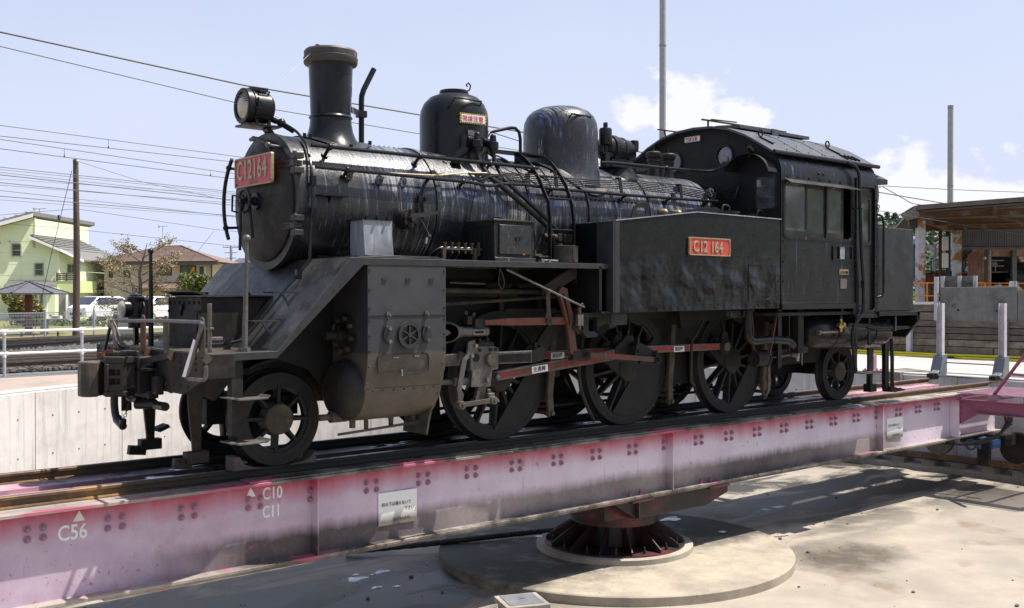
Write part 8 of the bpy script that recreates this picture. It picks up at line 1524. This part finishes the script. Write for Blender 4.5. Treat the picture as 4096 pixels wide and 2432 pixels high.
# cherry tree
random.seed(77); tips = []
tr = thing('cherry_tree', 'open cherry tree with the last pink blossom and young bronze leaves', 'tree', TGp(-16.55, 46, 0))
tk = MB().tube([(-16.55, 46, 0), (-16.57, 46, .9), (-16.50, 46, 1.8), (-16.55, 46, 2.6), (-16.35, 46, 3.3), (-16.2, 46, 3.9)], .08, 8, rs=[.12, .10, .085, .06, .035, .01]); tko = og('trunk', tk, 'bark', tr)
def branch(p, d, L_, r, depth, m_):
    n = 4; pts = [p]
    for i in range(n): d = (d + Vector((random.gauss(0, .16), random.gauss(0, .2), random.gauss(.02, .12)))).normalized(); p = p + d * L_ / n; pts.append(p)
    m_.tube([tuple(q) for q in pts], r, 5, rs=[r * (1 - .7 * i / n) for i in range(n + 1)])
    for q in pts[1:]: tips.append((q, depth))
    if depth < 3:
        for k in range(3 if depth < 2 else 2):
            q = pts[random.randrange(1, n + 1)]; dd = (d + Vector((random.gauss(0, .6), random.gauss(0, .6), random.gauss(.1, .4)))).normalized(); branch(q, dd, L_ * .62, r * .55, depth + 1, m_)
lm_ = MB()
for k in range(15):
    z = .75 + k * .19; a = k * 2.4; up = .25 + k * .03; p = Vector((-16.54 + .01 * k, 46, z)); sgn = 1 if k % 2 else -1
    branch(p, Vector((sgn * (.9 + random.random() * .2), sin(a) * .7, up)).normalized(), 1.25 * (1.15 - abs(k - 6) * .05), .035, 1, lm_)
og('limb', lm_, 'bark', tr, kind='stuff')
def near_tips(sp, mn=2):
    c = [q for q, d in tips if d >= mn]
    def f(): q = random.choice(c); return (q.x + random.gauss(0, sp), q.y + random.gauss(0, sp), q.z + random.gauss(0, sp * .8))
    return f
raw('blossom', leaf_cloud(2400, near_tips(.08), .030, 1, 1), 'blossom_pink', tr); raw('young_leaves', leaf_cloud(2000, near_tips(.10), .045, 2, 1), 'leaf_lime', tr); raw('bronze_leaves', leaf_cloud(1500, near_tips(.09), .042, 3, 1), 'leaf_red', tr)
def bush(label, cx, D_, cz, rx, rz_, mats, n, size, seed, name='shrub', group=None, ry=None):
    t = thing(name, label, 'shrub', TGp(cx, D_, 0), group=group); og('trunk', MB().tube([(cx, D_, 0), (cx + .05, D_, cz * .6), (cx, D_, cz)], .05, 7, rs=[.07, .05, .02]), 'bark', t); ry = ry or rx
    random.seed(seed); lob = [(random.gauss(0, .45), random.gauss(0, .45), random.gauss(.0, .42), .40 + random.random() * .25) for _ in range(16)]
    def f():
        l = random.choice(lob); v = Vector((random.gauss(0, 1), random.gauss(0, 1), random.gauss(0, 1))).normalized() * (l[3] * (.65 + .35 * random.random())); return (cx + (l[0] + v.x) * rx * .8, D_ + (l[1] + v.y) * ry * .8, max(.02, cz + (l[2] + v.z) * rz_ * .8))
    for i, (mt, fr) in enumerate(mats): raw(('crown', 'young_leaves', 'leaves')[i], leaf_cloud(int(n * fr), f, size, seed + i), mt, t)
    return t
bush('rounded golden green shrub behind the shelter post', -23.5, 50, .75, .95, .85, (('leaf_green', .5), ('leaf_yellow', .5)), 9000, .075, 31)
bush('tall leafy green tree with pale tips in front of the tan house', -15.25, 50, 1.85, .85, 1.15, (('leaf_green', .55), ('leaf_lime', .45)), 8000, .065, 41)
bush('lower bright green bush right of the tall leafy one', -14.55, 50, 1.45, .85, .90, (('leaf_green', .5), ('leaf_lime', .5)), 7000, .065, 51)
single(og('orange_pennant', MB().add([(-15.42, 49.6, 2.62), (-15.36, 49.6, 2.62), (-15.20, 49.62, 2.88), (-15.24, 49.6, 2.95), (-15.33, 49.58, 2.84)], [(0, 1, 2, 3, 4)]).add([(-15.42, 49.63, 2.62), (-15.33, 49.61, 2.84), (-15.24, 49.63, 2.95), (-15.20, 49.65, 2.88), (-15.36, 49.63, 2.62)], [(0, 1, 2, 3, 4)]), 'orange_paint'), 'small orange streamer above the leafy tree', 'streamer')
random.seed(8); raw_ = leaf_cloud(4200, lambda: (-25.0 + random.random() * 11, 52 + random.gauss(0, .5), abs(random.gauss(.12, .12))), .08, 61); single(raw('hedge_row', raw_, 'leaf_green', None), 'low ragged planting along the back of the park lawn', 'planting')
single(raw('tall_grass', leaf_cloud(500, lambda: (-15.6 + random.gauss(0, .3) - 3.4, 50 + random.gauss(0, .1), abs(random.gauss(.15, .1))), .10, 62), 'leaf_lime', None), 'bright grass clump right of the wooden pole', 'grass')
# ------------------------------------------------------------------ wooded hill behind the canopy
def ridge(X): return 30.5 + 2.6 * math.exp(-((X - 150) / 7.0) ** 2) + 1.2 * sin(X * .33) * .6 - .018 * max(0, X - 156) ** 1.1 - .05 * max(0, 140 - X) + .8 * sin(X * .11 + 1)
hm_ = MB(); nx, ny = 60, 14
for j in range(ny + 1):
    for i in range(nx + 1): X = 90 + i * 3.2; t = j / ny; hm_.v.append((X, 300 + t * 110, -1 + (ridge(X) - 1) * (sin(t * pi / 2) ** .8)))
for j in range(ny):
    for i in range(nx): a = j * (nx + 1) + i; hm_.f.append((a, a + 1, a + nx + 2, a + nx + 1))
struct(obj('hill', hm_.xf(GM), 'hill_ground'))
random.seed(90)
def hp_():
    X = 110 + random.random() * 100; t = random.random() ** .7; return (X, 300 + t * 110, -1 + (ridge(X) - 1) * (sin(t * pi / 2) ** .8) + random.random() * 1.6)
single(raw('woodland', leaf_cloud(26000, hp_, .75, 91, 1.2), 'hill_leaf_haze', None), 'dense green woodland covering the far hill', 'woodland')
def conifer(X, D_, z, h, i):
    t = thing('conifer', 'dark pointed tree on the hill ridge, %s' % ('tallest at the crest', 'just right of the crest', 'lower on the right shoulder', 'left of the crest')[i], 'tree', TGp(X, D_, z), group='trees on the hill ridge'); og('trunk', MB().cyl((X, D_, z), (X, D_, z + h), .2, 6, .04), 'bark', t)
    raw('crown', leaf_cloud(500, lambda: (lambda u: (X + random.gauss(0, .75 * (1 - u) + .15), D_ + random.gauss(0, .7), z + h * (.15 + .9 * u)))(random.random()), .38, 95 + i), 'hill_leaf_haze', t)
for i, (X, h) in enumerate(((148.5, 3.6), (151.5, 2.6), (157, 2.4), (145.5, 2.0))): conifer(X, 410, ridge(X) - .6, h, i)
hb = MB(); random.seed(14)
for j in range(9):
    for i in range(61): X = -240 + i * 8; t = j / 8; hb.v.append((X, -78 - t * 70, -.5 + (24 + 6 * sin(X * .03) + 3 * sin(X * .11 + 1)) * sin(t * pi / 2) + random.random() * 2.2 * (t > 0)))
for j in range(8):
    for i in range(60): a = j * 61 + i; hb.f.append((a, a + 1, a + 62, a + 61))
struct(obj('hill', hb, 'hill_ground'))
# ------------------------------------------------------------------ stacks
for X, D_, r_, z1, lab in ((8.74 * 1.33, 80, .26, 27.0, 'tall slim pale grey chimney stack rising behind the cab roof'), (33.84, 80, .22, 16.2, 'shorter slim pale grey chimney stack behind the canopy roof')):
    t = thing('chimney_stack', lab, 'chimney stack', TGp(X, D_, 0), group='slim grey stacks behind the yard'); 
    og('shaft', MB().cyl((X, D_, 0), (X, D_, z1), r_ * 1.06, 24, r_ * .94), 'stack_grey', t)
    for z in (z1 - 6.2, z1 * .45): og('joint_ring', MB().cyl((X, D_, z), (X, D_, z + .09), r_ * 1.10, 24), 'trim_grey', t)
    og('mouth', MB().cyl((X, D_, z1 - .25), (X, D_, z1 + .02), r_ * 1.0, 24), 'trim_grey', t)
# ------------------------------------------------------------------ engine shed canopy on the right (grid coordinates)
cn_ = thing('shed_canopy', 'rusty steel canopy with a flat sheet roof at the engine shed', 'canopy', TGp(19, 46, 0))
def sc(X, Z, D_): k = D_ / 45.0; return (X * k, D_, 1.567 + (Z - 1.567) * k)
og('column', MB().bb(17.65, 17.97, 45, 45.35, 0, 4.88), 'column_paint', cn_, bevel=.01); og('column_web', MB().bb(17.72, 17.90, 44.985, 45.0, 0, 4.88), 'column_paint', cn_)
og('column', MB().bb(21.45, 21.80, 50.2, 50.5, 0, 4.75), 'column_paint', cn_, bevel=.01)
roof = MB(); A = sc(16.89, 5.14, 45); B_ = sc(17.39, 5.46, 43.5); Cc_ = sc(24.5, 5.98, 43.5)
roof.add([(17.0, 43.8, 5.36), (26, 43.2, 6.02), (30, 56, 5.6), (20.6, 56, 5.15), (17.0, 43.8, 5.28), (26, 43.2, 5.94), (30, 56, 5.5), (20.6, 56, 5.05)], [(0, 1, 2, 3), (4, 7, 6, 5), (0, 4, 5, 1), (1, 5, 6, 2), (2, 6, 7, 3), (3, 7, 4, 0)])
ro = og('roof_sheet', roof, 'roof_sheet', cn_, smooth=0)
og('eave_flap', MB().add([(17.05, 43.8, 5.33), (16.45, 43.9, 4.98), (17.3, 45.3, 4.83), (17.95, 45.2, 4.93)], [(0, 1, 2, 3)]).add([(17.05, 43.8, 5.30), (16.45, 43.9, 4.95), (17.3, 45.3, 4.80), (17.95, 45.2, 4.90)], [(0, 3, 2, 1)]), 'roof_sheet', ro, smooth=0)
og('fascia', MB().bar((17.1, 43.7, 5.28), (26, 43.1, 5.93), .05, .20), 'shed_soffit', ro)
for k in range(14): og('eave_plank', MB().bar((16.45 + k * .045, 43.9 + k * .10, 4.99 + .02 * (k % 3)), (16.95 + k * .05, 43.8 + k * .10, 5.30 + .03 * (k % 2)), .03, .02), 'timber', ro)
for (p, q, w, h) in (((17.6, 44.9, 5.02), (26, 44.6, 5.36), .10, .26), ((18.0, 47.0, 4.86), (27, 46.8, 5.05), .10, .24), ((18.9, 49.0, 4.75), (28, 49.0, 4.88), .10, .24)): og('beam', MB().bar(p, q, w, h).bar((p[0], p[1], p[2] + h / 2), (q[0], q[1], q[2] + h / 2), .22, .03).bar((p[0], p[1], p[2] - h / 2), (q[0], q[1], q[2] - h / 2), .22, .03), 'beam_rust', cn_)
og('beam', MB().bar((17.8, 45.2, 4.90), (21.6, 50.4, 4.66), .12, .20), 'beam_rust', cn_); og('soffit', MB().add([(17.2, 44.0, 5.16), (26, 43.5, 5.80), (30, 56, 5.40), (20.4, 56, 4.96)], [(0, 3, 2, 1)]), 'shed_soffit', cn_, smooth=0)
for X, z in ((17.55, 5.12), (20.6, 5.40)): og('bracket', MB().plate([(X, z - .36), (X + .14, z - .36), (X + .14, z), (X - .1, z)], 44.3, 44.4, 'y'), 'beam_rust', cn_)
og('brace', MB().bar((21.0, 45.0, 5.05), (23.2, 45.0, 4.30), .05, .08), 'beam_rust', cn_)
og('lamp', MB().cyl((17.50, 45.1, 4.68), (17.50, 45.3, 4.68), .20, 16, .2).bar((17.1, 45.1, 4.4), (17.5, 45.1, 4.6), .03, .03), 'trim_dark', cn_)
# shed behind
sd_ = thing('engine_shed', 'engine shed with a grey corrugated gable and a dark open doorway', 'shed', TGp(24, 56, 0)); D = 52.0; kk = D / 45
gx = lambda X: X * kk; gz = lambda Z: 1.567 + (Z - 1.567) * kk
for k in range(46): x0 = gx(19.5) + k * .115; og('corrugated_panel', MB().bb(x0, x0 + .085, D - .03, D, gz(3.66), gz(4.45)), 'corrugated_grey', sd_)
og('gable_sheet', MB().bb(gx(19.5), gx(24), D, D + .1, gz(3.62), gz(4.5)), 'corrugated_grey', sd_); og('lintel', MB().bb(gx(19.45), gx(24), D - .12, D + .1, gz(3.56), gz(3.66)), 'shed_soffit', sd_)
D2 = 54.0; k2 = D2 / 45; hx = lambda X: X * k2; hz = lambda Z: 1.567 + (Z - 1.567) * k2
og('wall', MB().plate([(hx(19.75), 0), (hx(20.84), 0), (hx(20.84), hz(3.26)), (hx(24), hz(3.28)), (hx(24), hz(3.60)), (hx(20.1), hz(3.58)), (hx(19.85), hz(3.3))], D2, D2 + .1, 'y'), 'corrugated_rust', sd_)
for k in range(9): x0 = hx(19.8) + k * .145; og('wall_batten', MB().bb(x0, x0 + .02, D2 - .02, D2, .4, hz(3.4)), 'corrugated_rust', sd_)
og('door_post', MB().bb(hx(21.67), hx(21.86), D2 - .2, D2, 0, hz(3.5)), 'grey_concrete', sd_); og('dark_interior', MB().bb(28.3, 38, D2 + 8, D2 + 8.1, 0, 4.4).add([(24.86, D2 + .1, 0), (28.4, D2 + 8, 0), (28.4, D2 + 8, 4), (24.86, D2 + .1, 4)], [(0, 1, 2, 3)]).add([(24.86, D2 + .1, 3.6), (34, D2 + .1, 3.6), (38, D2 + 8, 3.85), (28.4, D2 + 8, 3.85)], [(0, 1, 2, 3)]), 'dark_void', sd_); og('threshold', MB().bb(hx(20.6), hx(25), D2, D2 + 8, 0, .05), 'dark_void', sd_)
for X, Z in ((21.05, 2.62), (21.5, 2.55), (21.62, 2.24), (21.9, 2.83)): og('roof_glint', MB().box((hx(X), D2 + 6, hz(Z)), (.10, .02, .03)), 'stack_grey', sd_)
li = thing('shed_locomotive', 'black locomotive front with a round headlamp standing in the dark doorway', 'locomotive', TGp(hx(22.3), D2 + 2, 0)); XL = hx(22.45)
og('smokebox', MB().cyl((XL, D2 + 1.2, 2.25), (XL, D2 + 7, 2.25), .62, 40), 'black_gloss', li); og('smokebox_door', MB().lathe([(0, .58), (-.06, .45), (-.09, .2), (-.10, 0)], (XL, D2 + 1.2, 2.25), 'y', 32), 'black_smooth', li); og('buffer_beam', MB().bb(XL - 1.2, XL + 1.2, D2 + .6, D2 + .8, .8, 1.2), 'frame_black', li)
og('headlamp', MB().cyl((hx(22.10), D2 + .9, hz(2.47)), (hx(22.10), D2 + 1.2, hz(2.47)), .14, 20), 'black_smooth', li); og('lamp_glass', MB().cyl((hx(22.10), D2 + .88, hz(2.47)), (hx(22.10), D2 + .9, hz(2.47)), .10, 16), 'lens', li)
np_ = og('number_plate', MB().bb(hx(22.02), hx(22.02) + .80, D2 + .78, D2 + .80, hz(2.06), hz(2.20)), 'black_matt', li)
tm = text_mb('11 227', .15, .004, face_mx((hx(22.05), D2 + .775, hz(2.085)), (1, 0, 0), (0, 0, 1)), .9, bold=.002); og('lettering', tm, 'gilt', np_)
sn = thing('notice_board', 'white notice board with vertical dark lettering on the barrier by the shed door', 'sign', TGp(12.62, 26.2, 1.7)); ksn = 26.2 / 45
og('board', MB().bb(21.63 * ksn, 21.96 * ksn, 26.2, 26.22, 1.567 + .235 * ksn, 1.567 + .62 * ksn), 'sign_white', sn)
def vtext(s, X, Z, size, D_, par):
    for i, ch_ in enumerate(s): og('lettering', text_mb(ch_, size, .001, face_mx((X, D_, Z - i * size * 1.02), (1, 0, 0), (0, 0, 1)), 1.0, bold=size * .01), 'letter_purple', par)
vtext('関係者', 12.695, 1.872, .052, 26.195, sn); vtext('以外立入', 12.640, 1.850, .030, 26.195, sn)
yd = single(og('yellow_disc', MB().cyl((12.93, 26.4, 1.70), (12.93, 26.45, 1.70), .085, 24), 'orange_paint'), 'yellow-orange disc behind the barrier at the right edge', 'disc')
# small things between the columns
bs_ = thing('blue_building', 'narrow strip of a blue and white sheet building behind the canopy column', 'building', TGp(21, 60, 0)); og('wall', MB().bb(20.0, 23.7, 60, 60.2, 2.4, 4.9), 'blue_sheet', bs_); og('trim', MB().bb(22.55, 22.75, 59.95, 60, 2.4, 4.9).bb(23.55, 23.68, 59.9, 60, 2.4, 4.9).bb(20, 23.7, 59.94, 60.0, 4.85, 5.0), 'trim_white', bs_)
gr_ = thing('workshop', 'low rusty corrugated workshop with a sloping light roof between the columns', 'building', TGp(25, 58, 0)); og('wall', MB().bb(22.8, 27.5, 58, 58.2, 0, 2.9), 'corrugated_rust', gr_)
for k in range(18): x0 = 22.85 + k * .26; og('wall_batten', MB().bb(x0, x0 + .05, 57.96, 58, 0, 2.9), 'corrugated_rust' if k % 3 else 'column_paint', gr_)
og('roof', MB().add([(22.8, 57.6, 4.35), (24.2, 57.6, 4.15), (27.0, 57.6, 3.35), (27.0, 60, 3.5), (22.8, 60, 4.6), (22.8, 57.6, 4.20), (27.0, 57.6, 3.2)], [(0, 1, 2, 3, 4), (0, 5, 6, 2, 1)]), 'column_paint', gr_, smooth=0); og('eave', MB().bb(22.4, 26.2, 57.4, 58, 2.82, 2.96), 'rail_worn', gr_)
ds = thing('dust_collector', 'metal duct bend with a hopper and railed platform between the canopy columns', 'duct', TGp(24.5, 56, 0))
og('duct', MB().tube([(24.2, 56, 3.0), (24.25, 56, 3.65), (24.5, 56, 3.95), (25.0, 56, 4.05), (27.0, 56, 3.95), (27.4, 56, 3.80), (27.55, 56, 3.4)], .32, 16), 'duct_metal', ds); og('outlet_bell', MB().cyl((27.55, 56, 3.45), (27.55, 56, 3.10), .24, 16, .42), 'trim_dark', ds); og('hopper', MB().cyl((24.2, 56, 3.0), (24.2, 56, 2.75), .45, 18, .85), 'duct_metal', ds)
rl_ = MB()
for k in range(9): x = 22.6 + k * .42; rl_.cyl((x, 55.6, 2.85), (x, 55.6, 3.45), .03, 6)
for z in (3.15, 3.45): rl_.cyl((22.6, 55.6, z), (26.4, 55.6, z), .03, 6)
og('platform_railing', rl_, 'galvanised', ds); og('platform', MB().bb(22.4, 26.6, 55.5, 56.6, 2.78, 2.86), 'rail_worn', ds)
for X, Z0, Z1, r_, mt, lab in ((22.55, 0, 5.6, .10, 'rust', 'rusty thin flue left of the duct'), (22.95, 0, 5.2, .13, 'trim_dark', 'dark flue pipe beside the rusty one'), (24.95, 0, 5.0, .16, 'galvanised', 'pale round standpipe before the second column')):
    single(og('flue_pipe', MB().cyl((X, 54.5, Z0), (X, 54.5, Z1), r_, 14), mt), lab, 'pipe', 'pipes between the canopy columns')
single(og('gantry_mast', MB().bar((24.6, 57, 3.2), (24.9, 57, 5.5), .18, .18).bar((23.2, 56.8, 4.35), (24.75, 56.8, 5.35), .10, .10).bar((23.2, 56.8, 2.8), (23.2, 56.8, 4.35), .10, .10).bar((24.9, 56.8, 5.2), (26.6, 56.8, 4.7), .05, .05), 'galvanised'), 'pale steel mast with a slanting jib between the canopy columns', 'mast')
single(og('light_panel', MB().bb(22.25, 22.55, 53.5, 53.6, 3.9, 4.6).bb(22.25, 22.55, 53.5, 53.6, 3.0, 3.75), 'trim_white'), 'two pale panels fixed one above the other left of the duct', 'panel')
def orail(label, X0, X1, D_, z0, z1, n):
    t = thing('orange_railing', label, 'railing', TGp((X0 + X1) / 2, D_, z0), group='orange railings at the shed')
    for z in (z1, (z0 + z1) / 2 + .05, z0 + .25): og('bar', MB().cyl((X0, D_, z), (X1, D_, z), .030, 8), 'orange_paint', t)
    for k in range(n): x = X0 + (X1 - X0) * k / (n - 1); og('post', MB().cyl((x, D_, z0), (x, D_, z1), .035, 8), 'orange_paint', t)
    return t
orail('orange railing between the canopy columns above the beam wall', 16.9, 20.2, 44.2, .9, 2.10, 5); orail('orange railing in front of the rusty shed wall', 21.3 * 1.0, 23.4, 47.0, 1.2, 2.12, 6); orail('end bay of orange railing beside the dark doorway', 22.1, 23.5, 48.5, 1.2, 2.0, 3)
single(og('yellow_kerb', MB().bb(16.9, 20.2, 44.0, 44.15, .86, 1.02), 'yellow'), 'yellow painted kerb at the foot of the orange railing', 'kerb')
single(og('red_hoop', MB().cyl((17.0, 44.6, 1.0), (17.0, 44.6, 1.75), .04, 8), 'plate_red'), 'thin red post behind the orange railing', 'post')
single(og('blue_bin', MB().bb(21.9, 22.15, 46.8, 47.0, 1.5, 2.05), 'curtain'), 'pale blue panel leaning on the orange railing', 'panel')
lp = thing('lamp_mast', 'slim pole with white insulators and lamps beside the shed doorway', 'pole', TGp(hx(20.38), 53, 0)); og('mast', MB().cyl((hx(20.38), 53, 0), (hx(20.38), 53, hz(3.6)), .035, 8), 'stack_grey', lp)
for i in range(3): og('crossbar', MB().bar((hx(20.25), 53, hz(3.45 - i * .12)), (hx(20.5), 53, hz(3.45 - i * .12)), .03, .03), 'trim_dark', lp)
for X, Z in ((20.9, 3.58), (21.15, 3.58), (22.0, 3.6), (20.1, 3.15)): og('insulator', MB().sphere((hx(X), 52.8, hz(Z)), .07, 10, 8), 'insulator', lp)
og('post', MB().bb(hx(20.20), hx(20.30), 53, 53.1, 0, hz(3.55)), 'trim_dark', lp)
